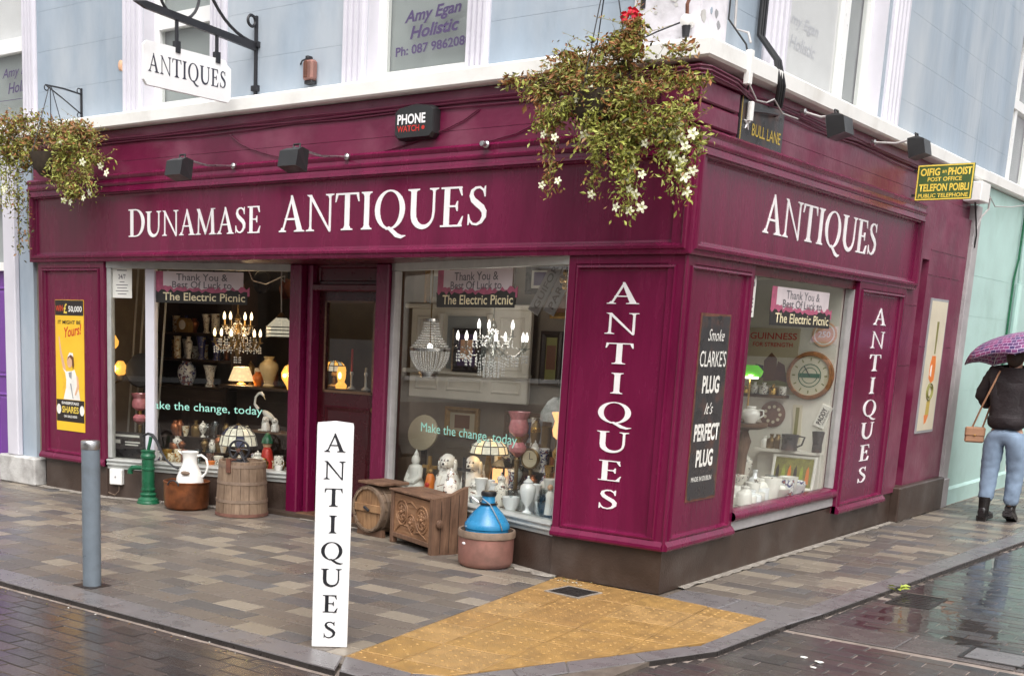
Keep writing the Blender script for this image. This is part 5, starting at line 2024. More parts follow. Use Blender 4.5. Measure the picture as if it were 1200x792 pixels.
# cream bottle sign on the plain lane wall
t = thing('enamel_sign', 'narrow cream sign showing a bottle on the far maroon wall', 'sign', (-.001, 5.49, 1.44))
Mq = frame((0, 0, 0), (0, 1, 0), (0, 0, 1))
mb = MB(); mb.box(-.285, -.63, 0, .285, .63, .012, Mq); mb.build('frame', M_['grey_board'], t, smooth=0)
mb = MB(); mb.box(-.262, -.607, .0125, .262, .607, .014, Mq); mb.build('plate', M_['cream'], t, smooth=0)
def flat2(poly, mat, nm, z=0):
    a = area(poly)
    mbx = MB(); mbx.prism(poly if a > 0 else poly[::-1], .0142 + z, .0148 + z, Mq); return mbx.build(nm, M_[mat], t, smooth=0)
for k in range(7):
    text('ORANGE'[k % 6], Mq @ Matrix.Translation((.02, .40 - .043 * k, .0145)) @ Matrix.Rotation(PI / 2, 4, 'Z'), .03, .06, 'olive', t) if False else None
flat2([(-.02, .42), (.05, .42), (.04, .12), (.0, .12)], 'olive', 'bottle_neck')
flat2([(-.05, .1), (.07, .1), (.1, .0), (.09, -.13), (.0, -.16), (-.09, -.11), (-.09, .02)], 'orange', 'orange_fruit')
flat2([(-.06, .0), (-.02, .02), (-.02, -.1), (-.07, -.08)], 'poster_white', 'highlight', .0008)
for r in (.10, .065):
    mb = MB(); mb.tube([(.0 + r * math.cos(2 * PI * k / 20), -.24 + r * .8 * math.sin(2 * PI * k / 20), .0145) for k in range(20)], .009, 4, Mq, closed=True); mb.build('swirl', M_['olive'], t)
flat2([(-.05, -.33), (.06, -.32), (.06, -.46), (-.06, -.46)], 'gold', 'glass')
flat2([(-.09, -.46), (.06, -.46), (.0, -.53), (-.06, -.55)], 'orange', 'glass_foot')

# ---------------------------------------------------------------- projecting sign board
t = thing('hanging_sign', 'white hanging signboard on a black wrought iron bracket over the street', 'sign', (-3.79, .09, 3.35))
mb = MB(); mb.box(-.012, -.012, .01, .012, .006, .60); mb.build('upright', M_['iron'], t, smooth=0)
mb = MB(); mb.prism([(0, .40), (0, .345), (-1.12, .425), (-1.22, .455), (-1.12, .475)], -.014, .014, frame((0, 0, 0), (0, 1, 0), (0, 0, 1))); mb.build('arm', M_['iron'], t, smooth=0)
mb = MB(); mb.tube([(0, -.0 - .62 * math.sin(a) , .40 + .66 * (1 - math.cos(a))) for a in [PI / 2 * .9 * k / 12 for k in range(13)]], .012, 6); mb.build('scroll', M_['iron'], t)
mb = MB(); mb.tube([(0, -.80 + .20 * math.cos(a), .62 - .20 * math.sin(a)) for a in [PI * k / 14 for k in range(15)]], .011, 6); mb.build('scroll', M_['iron'], t)
mb = MB(); mb.tube([(0, -.055 + .04 * math.cos(a), .555 + .04 * math.sin(a)) for a in [2 * PI * k / 18 for k in range(18)]], .012, 6, closed=True); mb.build('scroll', M_['iron'], t)
for zz in (.05, .37):
    mb = MB(); mb.box(-.035, -.02, zz, .035, .012, zz + .04); mb.build('clamp', M_['iron'], t, smooth=0)
for yy in (-.82, -.42):
    mb = MB(); mb.box(-.01, yy - .01, .19, .01, yy + .01, .42); mb.box(-.02, yy - .022, .18, .02, yy + .022, .26); mb.build('hanger', M_['iron'], t, smooth=0)
bd = [(-1.14, -.05), (-1.11, -.085), (-.31, -.085), (-.28, -.055), (-.28, .16), (-.32, .185), (-.34, .215), (-1.11, .215), (-1.14, .185)]
mb = MB(); mb.prism([(a, b) for a, b in bd], -.012, .012, frame((0, 0, 0), (0, 1, 0), (0, 0, 1))); bo = mb.build('board', M_['post_white'], t, smooth=0)
word('ANTIQUES', frame((.0122, -1.10, .01), (0, 1, .0), (0, 0, 1)), .77, .125, 'grey_letter', bo, track=.1, dep=.001)

# ================================================================== HANGING BASKETS
pm('leaf_brown', (.27, .14, .05), rough=.6, var=.4, scale=30, bump=0)
pm('leaf_rust', (.29, .115, .035), rough=.6, var=.4, scale=30, bump=0)
pm('leaf_olive', (.21, .2, .04), rough=.55, var=.35, scale=30, bump=0)
pm('leaf_lime', (.34, .36, .07), rough=.5, var=.3, scale=30, bump=0)
pm('leaf_dark', (.06, .06, .02), rough=.6, var=.4, scale=30, bump=0)
pm('petal_white', (.78, .77, .56), rough=.6, var=.08, scale=30, bump=0)
pm('petal_heart', (.42, .5, .08), rough=.6, var=.1, bump=0)
pm('petal_red', (.62, .012, .04), rough=.5, var=.2, scale=40, bump=0)
pm('coir', (.05, .035, .022), rough=.9, var=.4, scale=30, bump=.5)
LEAFM = [MATS[k] for k in ('leaf_brown', 'leaf_rust', 'leaf_olive', 'leaf_lime', 'leaf_dark')]


def leaf(mb, p, size, rnd, mi, droop=0.0):
    d = Vector((rnd.gauss(0, 1), rnd.gauss(0, 1), rnd.gauss(0, .8) - droop)).normalized()
    s = d.cross(Vector((rnd.gauss(0, 1), rnd.gauss(0, 1), rnd.gauss(0, 1)))).normalized()
    n = d.cross(s)
    p = Vector(p)
    L, W = size, size * rnd.uniform(.32, .5)
    mb.mi = mi
    mb.add([p, p + d * L * .5 + s * W * .5 - n * L * .06, p + d * L, p + d * L * .5 - s * W * .5 - n * L * .06, p + d * L * .52 + n * L * .05], [(0, 1, 4), (1, 2, 4), (2, 3, 4), (3, 0, 4)])


def flower(M, parent, r):
    m1 = MB()
    n = 5
    for k in range(n):
        a = 2 * PI * k / n
        p = []
        for (rr, da, z) in ((.12, -.4, .0), (.5, -.6, .2), (.85, -.32, .16), (1.1, 0, .1), (.85, .32, .16), (.5, .6, .2), (.12, .4, .0)):
            p.append((r * rr * math.cos(a + da), r * rr * math.sin(a + da), r * z))
        m1.mi = 0
        m1.add(p, [(0, 1, 5, 6), (1, 2, 3), (1, 3, 5), (3, 4, 5)], M)
    m1.mi = 1
    m1.lathe([(r * .05, -r * .9), (r * .16, -.01 * r), (r * .13, r * .03), (.0004, r * .02)], 6, M, cap=False)
    return m1.build('flower', [MATS['petal_white'], MATS['petal_heart']], parent, smooth=0, recalc=False)


def look(p, d):
    d = Vector(d).normalized()
    return Matrix.Translation(Vector(p)) @ d.to_track_quat('Z', 'Y').to_matrix().to_4x4()


def basket(name, label, loc, blobs, trails, flowers, seed, chain_top):
    """blobs: (centre, radii, count, weights); trails: (start, end, n, weights) hanging stems; flowers: points"""
    rnd = random.Random(seed)
    t = thing(name, label, 'flower basket', loc, 0, 'hanging baskets on the shop front')
    mb = MB()
    mb.lathe([(.03, -.20), (.10, -.185), (.155, -.12), (.18, -.02), (.185, .0), (.17, .0), (.001, -.01)], 20, cap=False)
    mb.build('bowl', MATS['coir'], t)
    for k in range(3):
        a = 2 * PI * k / 3 + .4
        mb = MB(); mb.tube([(.18 * math.cos(a), .18 * math.sin(a), 0), (.01 * math.cos(a), .01 * math.sin(a), chain_top)], .004, 5); mb.build('chain', MATS['iron'], t)
    mb = MB()
    for (c, r, cnt, wts) in blobs:
        sub = [(Vector((rnd.gauss(0, .5), rnd.gauss(0, .5), rnd.gauss(0, .5)))) for _ in range(max(4, cnt // 60))]
        for k in range(int(cnt * 2.3)):
            s0 = sub[rnd.randrange(len(sub))]
            q = s0 + Vector((rnd.gauss(0, .2), rnd.gauss(0, .2), rnd.gauss(0, .2)))
            p = Vector((c[0] + q.x * r[0], c[1] + q.y * r[1], c[2] + q.z * r[2]))
            leaf(mb, p, rnd.uniform(.016, .046) + (.022 if rnd.random() < .15 else 0), rnd, rnd.choices(range(5), wts)[0], .2)
    stems = MB()
    for (a, b, cnt, wts, sp) in trails:
        a, b = Vector(a), Vector(b)
        mid = (a + b) / 2 + Vector((rnd.uniform(-.03, .03), rnd.uniform(-.05, .0), .06))
        crv = [a * (1 - f) ** 2 + mid * 2 * f * (1 - f) + b * f * f for f in [k / 14 for k in range(15)]]
        stems.tube(crv, .0035, 4)
        for k in range(int(cnt * 2.0)):
            f = rnd.random() * 13.99
            i = int(f)
            p = crv[i].lerp(crv[i + 1], f - i) + Vector((rnd.gauss(0, sp), rnd.gauss(0, sp), rnd.gauss(0, sp)))
            leaf(mb, p, rnd.uniform(.018, .046), rnd, rnd.choices(range(5), wts)[0], .7)
    for k in range(70):
        c, r = blobs[rnd.randrange(len(blobs))][:2]
        q = Vector((c[0] + rnd.gauss(0, .5) * r[0], c[1] + rnd.gauss(0, .5) * r[1], c[2] + abs(rnd.gauss(.4, .4)) * r[2]))
        e = q + Vector((rnd.gauss(0, .08), rnd.gauss(0, .06), rnd.uniform(.02, .12)))
        stems.tube([q * .6, q, e], [.003, .002, .001], 4)
        for z in range(9):
            leaf(mb, q.lerp(e, rnd.random()), rnd.uniform(.015, .03), rnd, rnd.choices(range(5), (2, 2, 3, 2, .5))[0], -.3)
    o = mb.build('foliage', LEAFM, t, smooth=0, recalc=False)
    o['kind'] = 'stuff'
    stems.build('stems', MATS['leaf_olive'], o, smooth=0)['kind'] = 'stuff'
    for p in flowers:
        d = Vector((rnd.uniform(-.2, .7), -1, rnd.uniform(-.5, .3)))
        flower(look(p, d), t, rnd.uniform(.024, .034))
    return t


BR = (2.6, 2.0, 2.6, 1.1, .8)
GR = (1, .6, 3, 3.6, .6)
LM = (.4, .3, 2, 5, .4)
FR_ = [(-0.289, -0.15, -0.234), (-0.21, -0.15, -0.254), (0.012, -0.15, -0.004), (-0.069, -0.15, -0.053), (-0.007, -0.15, -0.253), (0.287, -0.15, -0.376), (0.326, -0.15, -0.458), (0.384, -0.15, -0.498), (0.293, -0.15, -0.508), (0.315, -0.15, -0.575), (0.235, -0.15, -0.672), (0.325, -0.15, -0.694), (0.399, -0.15, -0.677), (0.39, -0.15, -0.327), (0.565, -0.15, -0.293), (0.608, -0.15, -0.314), (0.565, -0.15, -0.402), (0.613, -0.15, -0.473), (0.638, -0.15, -0.361), (0.677, -0.15, -0.296), (0.696, -0.15, -0.491), (0.671, -0.15, -0.604), (0.487, -0.15, -0.297), (0.066, -0.15, -0.593), (-0.168, -0.15, -0.505), (-0.279, -0.15, -0.525), (0.586, -0.15, -0.24), (0.653, -0.15, -0.526), (0.629, -0.15, -0.433), (0.355, -0.15, -0.605)]
FL_ = [(0.938, -0.15, -0.224), (0.629, -0.15, -0.121), (0.369, -0.15, -0.416), (0.462, -0.15, -0.434), (0.635, -0.15, -0.406), (0.715, -0.15, -0.368), (-0.16, -0.15, 0.029), (-0.35, -0.15, -0.016), (-0.49, -0.15, -0.289), (0.323, -0.15, 0.068), (0.863, -0.15, -0.167)]
bk = basket('hanging_basket', 'overgrown hanging basket with white petunias near the shop corner', (-.47, -.35, 3.02),
       [((-.15, 0, .14), (.30, .2, .12), 700, BR), ((.08, 0, .2), (.24, .16, .14), 560, BR), ((-.38, 0, .06), (.15, .12, .1), 260, BR), ((.32, 0, .08), (.22, .16, .12), 420, (2, 2, 3, 2, .5)),
        ((-.12, -.08, -.02), (.25, .13, .14), 380, BR), ((.22, -.1, -.1), (.3, .13, .18), 620, (1.5, 1.5, 3, 2, .6)), ((.5, -.08, -.24), (.17, .13, .18), 520, GR), ((.28, -.12, -.36), (.16, .1, .2), 460, LM), ((.16, 0, .3), (.1, .1, .08), 160, BR)],
       [((-.30, -.1, -.05), (-.26, -.08, -.56), 190, BR, .03), ((-.1, -.12, -.06), (-.35, -.12, -.2), 170, LM, .035), ((.1, -.14, -.05), (-.06, -.13, -.30), 150, LM, .04), ((.12, -.12, -.2), (.04, -.1, -.6), 130, GR, .025),
        ((.22, -.12, -.2), (.31, -.12, -.70), 260, LM, .045), ((.4, -.1, -.2), (.64, -.12, -.62), 240, LM, .045), ((.5, -.1, -.15), (.62, -.12, -.52), 240, GR, .05), ((.3, -.1, -.1), (.25, -.12, -.55), 220, GR, .05), ((-.42, 0, .06), (-.54, -.02, .03), 70, GR, .02)],
       FR_, 21, .75)
mb = MB()
rnd = random.Random(4)
for k in range(26):
    q = Vector((rnd.gauss(0, 1), rnd.gauss(0, 1), rnd.gauss(0, 1))).normalized() * .05
    mb.add([q, q + Vector((.022, 0, .006)), q + Vector((.01, -.02, .02)), q + Vector((-.015, -.01, .014))], [(0, 1, 2), (0, 2, 3)])
    mb.ball(tuple(q * .8), .018, 5)
o = mb.build('geranium_bloom', MATS['petal_red'], bk, smooth=0)
o.location = (.14, .04, .40)
mb = MB(); mb.tube([(.14, .04, .36), (.1, .02, .2), (.06, .0, .05)], .004, 5); mb.build('geranium_stem', MATS['leaf_olive'], bk)
t = thing('basket_bracket', 'dark iron bracket on the wall holding the corner flower basket', 'bracket', (-.47, .09, 3.78))
mb = MB(); mb.tube([(0, 0, .25), (0, -.2, .12), (0, -.44, .0)], .012, 6); mb.build('arm', MATS['iron'], t)
mb = MB(); mb.tube([(0, 0, -.15), (0, -.22, -.03), (0, -.44, .0)], .009, 6); mb.build('strut', MATS['iron'], t)
mb = MB(); mb.box(-.015, -.012, -.2, .015, .0, .3); mb.build('wall_bar', MATS['iron'], t, smooth=0)

basket('hanging_basket', 'brown and green hanging basket with few flowers over the left pilaster', (-5.83, -.35, 3.0),
       [((-.28, 0, .2), (.26, .2, .17), 700, BR), ((.26, 0, .1), (.28, .2, .14), 800, BR), ((.1, 0, .12), (.3, .15, .12), 320, BR), ((.42, -.1, -.1), (.34, .13, .14), 600, GR), ((-.2, -.1, .0), (.3, .13, .14), 420, (2, 1, 3, 2, .6)), ((-.5, 0, .05), (.18, .15, .17), 320, GR), ((.5, -.12, -.24), (.22, .1, .1), 260, GR)],
       [((-.5, -.1, 0), (-.5, -.08, -.42), 200, LM, .05), ((-.3, -.1, -.05), (-.38, -.08, -.45), 140, GR, .04), ((-.35, -.1, -.3), (-.4, -.06, -.85), 60, (1, .5, 1, .3, 3), .025), ((-.2, -.1, -.3), (-.28, -.05, -.8), 40, (1, .5, 1, .3, 3), .02), ((.3, -.12, -.1), (.42, -.12, -.44), 120, GR, .05), ((.55, -.1, -.05), (.72, -.12, -.38), 120, GR, .04), ((.25, -.1, -.1), (.28, -.1, -.32), 80, GR, .04)],
       FL_, 33, .55)
t = thing('basket_bracket', 'black scrolled iron bracket above the left flower basket', 'bracket', (-5.98, .098, 3.36))
mb = MB(); mb.box(-.01, -.012, .0, .01, .0, .26); mb.build('wall_bar', MATS['iron'], t, smooth=0)
mb = MB(); mb.tube([(0, -.005, .21), (.06, -.25, .215), (.13, -.48, .20)], .008, 6); mb.build('arm', MATS['iron'], t)
mb = MB(); mb.tube([(0, -.005, .04), (.07, -.26, .13), (.13, -.47, .195)], .006, 6); mb.build('strut', MATS['iron'], t)
for (y, z) in ((-.03, .235), (-.03, .03), (-.47, .18)):
    mb = MB(); mb.tube([(.0 + (.125 if y < -.3 else 0), y + .022 * math.cos(2 * PI * k / 14), z + .022 * math.sin(2 * PI * k / 14)) for k in range(14)], .005, 5, closed=True); mb.build('scroll', MATS['iron'], t)

# fallen yellow leaf by the drain and scraps of litter
t = thing('fallen_leaf', 'yellow green fallen leaf lying by the kerb of the lane', 'leaf', (1.045, 1.47, -.012))
mb = MB()
rnd = random.Random(3)
for k in range(9):
    a = rnd.uniform(0, 6.28)
    Mf = TR(.02 * math.cos(a), .05 * math.sin(a), .004 + .004 * k, a, rnd.uniform(-.4, .4), rnd.uniform(-.3, .3))
    mb.add([(-.01, 0, 0), (.022, .016, .012), (.055, 0, .003), (.022, -.016, .01)], [(0, 1, 2), (0, 2, 3)], Mf)
mb.build('blade', MATS['yellow_green'], t, smooth=0)
lit = [(1.309, -.797, 'white'), (1.33, -.93, 'white'), (1.22, -.76, 'white')]
names = ['scrap of white paper on the wet road nearest the lane kerb', 'largest white paper scrap lying on the wet road', 'tiny pale paper scrap left of the others on the road', 'pale paper scrap nearest the bottom right of the road', 'pale paper scrap floating in the lane puddle', 'pale litter scrap at the kerb below the lettered post', 'second pale litter scrap below the lettered post']
for (x, y, c), nm in zip(lit, names):
    rnd = random.Random(nm)
    mb = MB()
    k = 7
    s_ = rnd.uniform(.016, .03)
    mb.add([(s_ * rnd.uniform(.7, 1.2) * math.cos(2 * PI * q / k), s_ * rnd.uniform(.5, 1.0) * math.sin(2 * PI * q / k), rnd.uniform(.0, .006)) for q in range(k)] + [(0, 0, .009)], [(q, (q + 1) % k, k) for q in range(k)])
    o = mb.build('paper_scrap', MATS['paper'], None, smooth=0)
    o.location = (x, y, -.0265)
    tag(o, nm, 'litter', 'scraps of litter on the ground')
mb = MB()
rnd = random.Random(8)
for k in range(150):
    q = rnd.random()
    if q < .4:
        x, y = rnd.uniform(-3.6, -.4), -2.9 + rnd.gauss(0, .05)
        z = -.027
    elif q < .75:
        x, y, z = rnd.gauss(-.62, .06), rnd.gauss(-.06, .04), .004
    else:
        x, y, z = rnd.uniform(-6, -1.2), rnd.uniform(-2.4, -.3), .001
    s_ = rnd.uniform(.004, .011)
    a = rnd.uniform(0, 6.28)
    mb.mi = rnd.randrange(3)
    mb.add([(x + s_ * math.cos(a), y + s_ * math.sin(a), z), (x - s_ * math.sin(a) * .6, y + s_ * math.cos(a) * .6, z + .003), (x - s_ * math.cos(a), y - s_ * math.sin(a), z), (x + s_ * math.sin(a) * .6, y - s_ * math.cos(a) * .6, z + .002)], [(0, 1, 2, 3)])
tag(mb.build('leaf_litter', [MATS['leaf_brown'], MATS['paper'], MATS['leaf_olive']], None, smooth=0), 'tiny leaf fragments and grit scattered on the paving', 'litter', kind='stuff')

# ================================================================== PERSON WITH UMBRELLA
pm('skin', (.5, .3, .22), rough=.5, var=.08, bump=.03)
pm('jacket', (.018, .012, .014), rough=.75, var=.35, scale=9, bump=.5, bscale=60)
pm('denim', (.2, .27, .37), rough=.8, var=.22, scale=7, bump=.3, bscale=180)
pm('boot', (.014, .012, .012), rough=.3, var=.3, scale=12, bump=.15)
pm('hair', (.03, .018, .012), rough=.5, var=.3, scale=40, bump=.4)
pm('tan_leather', (.36, .19, .11), rough=.45, var=.15, scale=10, bump=.15)


def umb_mat():
    m, t, out = nodes('umbrella_cloth')
    L = t.links.new
    tc = N(t, 'ShaderNodeTexCoord')
    br = N(t, 'ShaderNodeTexBrick', i_Scale=7.0)
    br.inputs['Color1'].default_value = c4((.24, .04, .15))
    br.inputs['Color2'].default_value = c4((.045, .025, .11))
    br.inputs['Mortar'].default_value = c4((.5, .42, .55))
    br.inputs['Mortar Size'].default_value = .022
    br.inputs['Row Height'].default_value = .34
    br.inputs['Brick Width'].default_value = .6
    L(tc.outputs['UV'], br.inputs['Vector'])
    b = N(t, 'ShaderNodeBsdfPrincipled')
    L(br.outputs[0], b.inputs['Base Color'])
    b.inputs['Roughness'].default_value = .55
    L(b.outputs[0], out.inputs['Surface'])
    return m


umb_mat()


def skin(name, verts, edges, radii, mat, parent, root=0, lv=2):
    me = bpy.data.meshes.new(name)
    me.from_pydata(verts, edges, [])
    me.materials.append(MATS[mat])
    o = link(name, me, parent)
    md = o.modifiers.new('skin', 'SKIN')
    sv = me.skin_vertices[0].data if me.skin_vertices else None
    if sv is None:
        bpy.context.view_layer.update()
        sv = me.skin_vertices[0].data
    for k, r in enumerate(radii):
        sv[k].radius = r if isinstance(r, tuple) else (r, r)
        sv[k].use_root = (k == root)
    md.use_smooth_shade = True
    s = o.modifiers.new('sub', 'SUBSURF')
    s.levels = lv
    s.render_levels = lv
    if name in ('jacket', 'jeans'):
        tx = bpy.data.textures.new(name + '_folds', 'CLOUDS')
        tx.noise_scale = .07 if name == 'jacket' else .06
        dm = o.modifiers.new('folds', 'DISPLACE')
        dm.texture = tx
        dm.strength = .035 if name == 'jacket' else .018
        dm.texture_coords = 'LOCAL'
        s.levels = s.render_levels = 3
    return o


PX, PY = .69, 5.70
per = thing('person', 'person in black jacket and blue jeans walking away under an umbrella', 'person', (PX, PY, 0), R(-4))
# joints in the local frame, facing +y; image left = -x
J = dict(pel=(0, 0, .93), wst=(0, .0, 1.06), chs=(0, .01, 1.28), nck=(0, .0, 1.46), hd0=(0, .01, 1.53), hd1=(0, .015, 1.62), hd2=(0, .01, 1.71),
         lsh=(-.17, .0, 1.41), lel=(-.265, .03, 1.19), lwr=(-.19, .16, 1.06), lhd=(-.15, .22, 1.05),
         rsh=(.17, .0, 1.41), rel=(.24, .04, 1.19), rwr=(.13, .2, 1.22), rhd=(.10, .24, 1.27),
         lhp=(-.10, 0, .88), lkn=(-.10, .02, .50), lan=(-.10, -.02, .10),
         rhp=(.10, 0, .88), rkn=(.105, .07, .50), ran=(.10, .07, .14))
names_ = list(J)
E1 = [('pel', 'wst'), ('wst', 'chs'), ('chs', 'nck'), ('nck', 'hd0'), ('hd0', 'hd1'), ('hd1', 'hd2'), ('chs', 'lsh'), ('lsh', 'lel'), ('lel', 'lwr'), ('lwr', 'lhd'), ('chs', 'rsh'), ('rsh', 'rel'), ('rel', 'rwr'), ('rwr', 'rhd'), ('pel', 'lhp'), ('lhp', 'lkn'), ('lkn', 'lan'), ('pel', 'rhp'), ('rhp', 'rkn'), ('rkn', 'ran')]
rad = dict(pel=(.06, .055), wst=(.06, .055), chs=(.13, .10), nck=.055, hd0=.065, hd1=(.082, .092), hd2=(.06, .066), lsh=.06, lel=.045, lwr=.032, lhd=.03, rsh=.06, rel=.045, rwr=.032, rhd=.03, lhp=.05, lkn=.045, lan=.038, rhp=.05, rkn=.045, ran=.042)
body = skin('body', [J[k] for k in names_], [(names_.index(a), names_.index(b)) for a, b in E1], [rad[k] for k in names_], 'skin', per)
# jacket: torso and sleeves
jv = [(0, 0, .86), (0, -.005, 1.0), (0, 0, 1.16), (0, .0, 1.33), (0, .0, 1.44), (-.175, 0, 1.405), (-.275, .03, 1.19), (-.215, .13, 1.085), (.175, 0, 1.405), (.25, .04, 1.19), (.15, .18, 1.215)]
skin('jacket', jv, [(0, 1), (1, 2), (2, 3), (3, 4), (3, 5), (5, 6), (6, 7), (3, 8), (8, 9), (9, 10)], [(.20, .155), (.19, .15), (.18, .14), (.175, .135), (.07, .07), .085, .072, .055, .085, .072, .055], 'jacket', per, 2)
skin('jeans', [(0, 0, .97), (0, 0, .90), (-.10, -.005, .82), (-.105, .015, .5), (-.10, -.015, .17), (.10, -.0, .82), (.108, .065, .5), (.105, .06, .15)], [(0, 1), (1, 2), (2, 3), (3, 4), (1, 5), (5, 6), (6, 7)], [(.17, .135), (.175, .15), .118, .085, .07, .118, .085, .07], 'denim', per, 1)


def boot(x, y, z, pitch):
    b_ = MB()
    Mb = TR(x, y, z, 0, pitch)
    secs = [(-.085, .0, .035, .10), (-.07, .0, .042, .115), (-.02, .0, .042, .11), (.05, .0, .044, .075), (.12, .0, .046, .055), (.165, .0, .03, .04)]
    vs, fs = [], []
    n = 10
    for (yy, z0, w, h) in secs:
        for k in range(n):
            a = 2 * PI * k / n
            vs.append((w * math.cos(a), yy, z0 + h / 2 + h / 2 * math.sin(a)))
    for i in range(len(secs) - 1):
        for k in range(n):
            l = (k + 1) % n
            fs.append((i * n + k, i * n + l, (i + 1) * n + l, (i + 1) * n + k))
    fs += [tuple(range(n)), tuple(range((len(secs) - 1) * n, len(secs) * n))[::-1]]
    b_.add(vs, fs, Mb)
    b_.tube([(0, -.03, .04), (0, -.035, .13), (0, -.03, .20)], [.046, .05, .056], 12, Mb)
    o = b_.build('boot', MATS['boot'], per, smooth=60)
    s_ = MB()
    poly = [(-.044, -.08), (.044, -.08), (.046, .05), (.048, .12), (.03, .165), (-.03, .165), (-.048, .12), (-.046, .05)]
    s_.prism(poly, -.012, .022, Mb)
    s_.build('sole', MATS['boot'], o, smooth=0)
    h_ = MB()
    h_.box(-.04, -.083, -.03, .04, -.02, -.011, Mb)
    h_.build('heel', MATS['boot'], o, smooth=0)
    return o


boot(-.10, .0, .03, 0.0)
boot(.10, .09, .06, R(-24))
h_ = MB(); h_.ball((0, .0, 1.63), .105, 10, (.92, 1.0, 1.12)); h_.ball((0, -.05, 1.56), .085, 8, (.95, .7, 1.2)); h_.build('hair', MATS['hair'], per, smooth=80)
for s_ in (-1, 1):
    f_ = MB(); f_.ball((s_ * .035, .098, 1.625), .012, 6); f_.build('eye', MATS['ceramic'], per, smooth=80)
f_ = MB(); f_.tube([(0, .1, 1.63), (0, .122, 1.595), (0, .1, 1.585)], [.008, .014, .01], 6); f_.build('nose', MATS['skin'], per)
f_ = MB(); f_.tube([(-.025, .096, 1.555), (0, .104, 1.553), (.025, .096, 1.555)], [.004, .007, .004], 6); f_.build('mouth', MATS['copper_pink'], per)
for s_ in (-1, 1):
    hx, hy, hz = (J['lhd'] if s_ < 0 else J['rhd'])
    for k in range(5):
        f_ = MB()
        if k < 4:
            p0 = Vector((hx + (-.024 + .016 * k), hy + .02, hz))
            L_ = (.06, .07, .066, .052)[k]
            f_.tube([p0, p0 + Vector((0, L_ * .5, .012)), p0 + Vector((-s_ * .006, L_ * .75, -.012)), p0 + Vector((-s_ * .01, L_ * .55, -.035))], [.009, .0085, .008, .006], 6)
        else:
            p0 = Vector((hx - s_ * .024, hy - .01, hz + .01))
            f_.tube([p0, p0 + Vector((-s_ * .02, .02, .015)), p0 + Vector((-s_ * .016, .045, .006))], [.011, .01, .007], 6)
        f_.build('finger' if k < 4 else 'thumb', MATS['skin'], per)

# handbag on its strap
bag = thing('handbag', 'small tan leather shoulder bag hanging at the walking person left hip', 'bag', (PX - .27, PY - .02, .80), R(15))
mb = MB(); mb.bbox(-.085, -.04, -.06, .085, .04, .075, .014); mb.build('bag_body', MATS['tan_leather'], bag, smooth=30)
mb = MB(); mb.bbox(-.088, -.048, .0, .088, .044, .088, .012); mb.build('flap', MATS['tan_leather'], bag, smooth=30)
mb = MB(); mb.ball((0, -.05, .01), .01, 6); mb.build('clasp', MATS['brass'], bag)
mb = MB(); mb.tube([(-.03, -.0, .08), (.03, -.10, .30), (.09, -.14, .48), (.13, -.10, .60), (.16, -.02, .66), (.17, .06, .62), (.14, .12, .45), (.06, .04, .08)], .009, 6); mb.build('strap', MATS['tan_leather'], bag)

# umbrella held up in the right hand
um = thing('umbrella', 'open umbrella with purple and pink woven pattern held over the person', 'umbrella', (PX + .10, PY + .24, 1.14))
NR = 8
Ro, Ht = .56, .26
cm = MB()
vs, fs, uv = [], [], []
rings = 9
seg = 4
cz0 = .40
for i in range(rings + 1):
    f = i / rings
    for k in range(NR * seg):
        a = 2 * PI * k / (NR * seg)
        sc = 1 - .085 * f ** 1.5 * abs(math.sin(NR / 2 * a))
        r = Ro * math.sin(f * PI / 2 * .93) / math.sin(PI / 2 * .93) * sc
        z = cz0 + Ht * math.cos(f * PI / 2 * .98) + .03 * f ** 3 * abs(math.sin(NR / 2 * a))
        vs.append((r * math.cos(a), r * math.sin(a), z))
        uv.append((k / (NR * seg) * 5.5, f * .55))
n = NR * seg
for i in range(rings):
    for k in range(n):
        l = (k + 1) % n
        fs.append((i * n + k, i * n + l, (i + 1) * n + l, (i + 1) * n + k))
cm.add(vs, fs)
me = cm.mesh('canopy', MATS['umbrella_cloth'], 60, recalc=False)
ul = me.uv_layers.new(name='UVMap')
for lp in me.loops:
    ul.data[lp.index].uv = uv[lp.vertex_index]
co_ = link('canopy', me, um)
sm = co_.modifiers.new('thick', 'SOLIDIFY')
sm.thickness = .003
mb = MB(); mb.tube([(0, 0, -.13), (0, 0, cz0 + Ht + .03)], .007, 8); mb.build('shaft', MATS['steel'], um)
mb = MB(); mb.tube([(0, 0, -.12), (0, 0, .02)], .014, 8); mb.build('grip', MATS['black_plastic'], um)
mb = MB(); mb.lathe([(.012, 0), (.006, .04), (.001, .05)], 8, Matrix.Translation((0, 0, cz0 + Ht)), cap=False); mb.build('tip', MATS['black_plastic'], um)
for k in range(NR):
    a = 2 * PI * k / NR
    mb = MB(); pts = []
    for i in range(8):
        f = i / 7
        r = Ro * .985 * math.sin(f * PI / 2 * .93) / math.sin(PI / 2 * .93)
        pts.append((r * math.cos(a), r * math.sin(a), cz0 + Ht * math.cos(f * PI / 2 * .98) - .006))
    mb.tube(pts, .003, 5); mb.build('rib', MATS['steel'], um)
um.rotation_euler = (R(-4), R(-8), 0)

# ================================================================== GOODS INSIDE THE WINDOWS
def point(loc, power, col, r=.03, parent=None):
    l = bpy.data.lights.new('lamp_light', 'POINT')
    l.energy = power
    l.color = col
    l.shadow_soft_size = r
    o = bpy.data.objects.new('lamp_light', l)
    COL.objects.link(o)
    o.location = loc
    if parent is not None:
        o.parent = parent
    return o


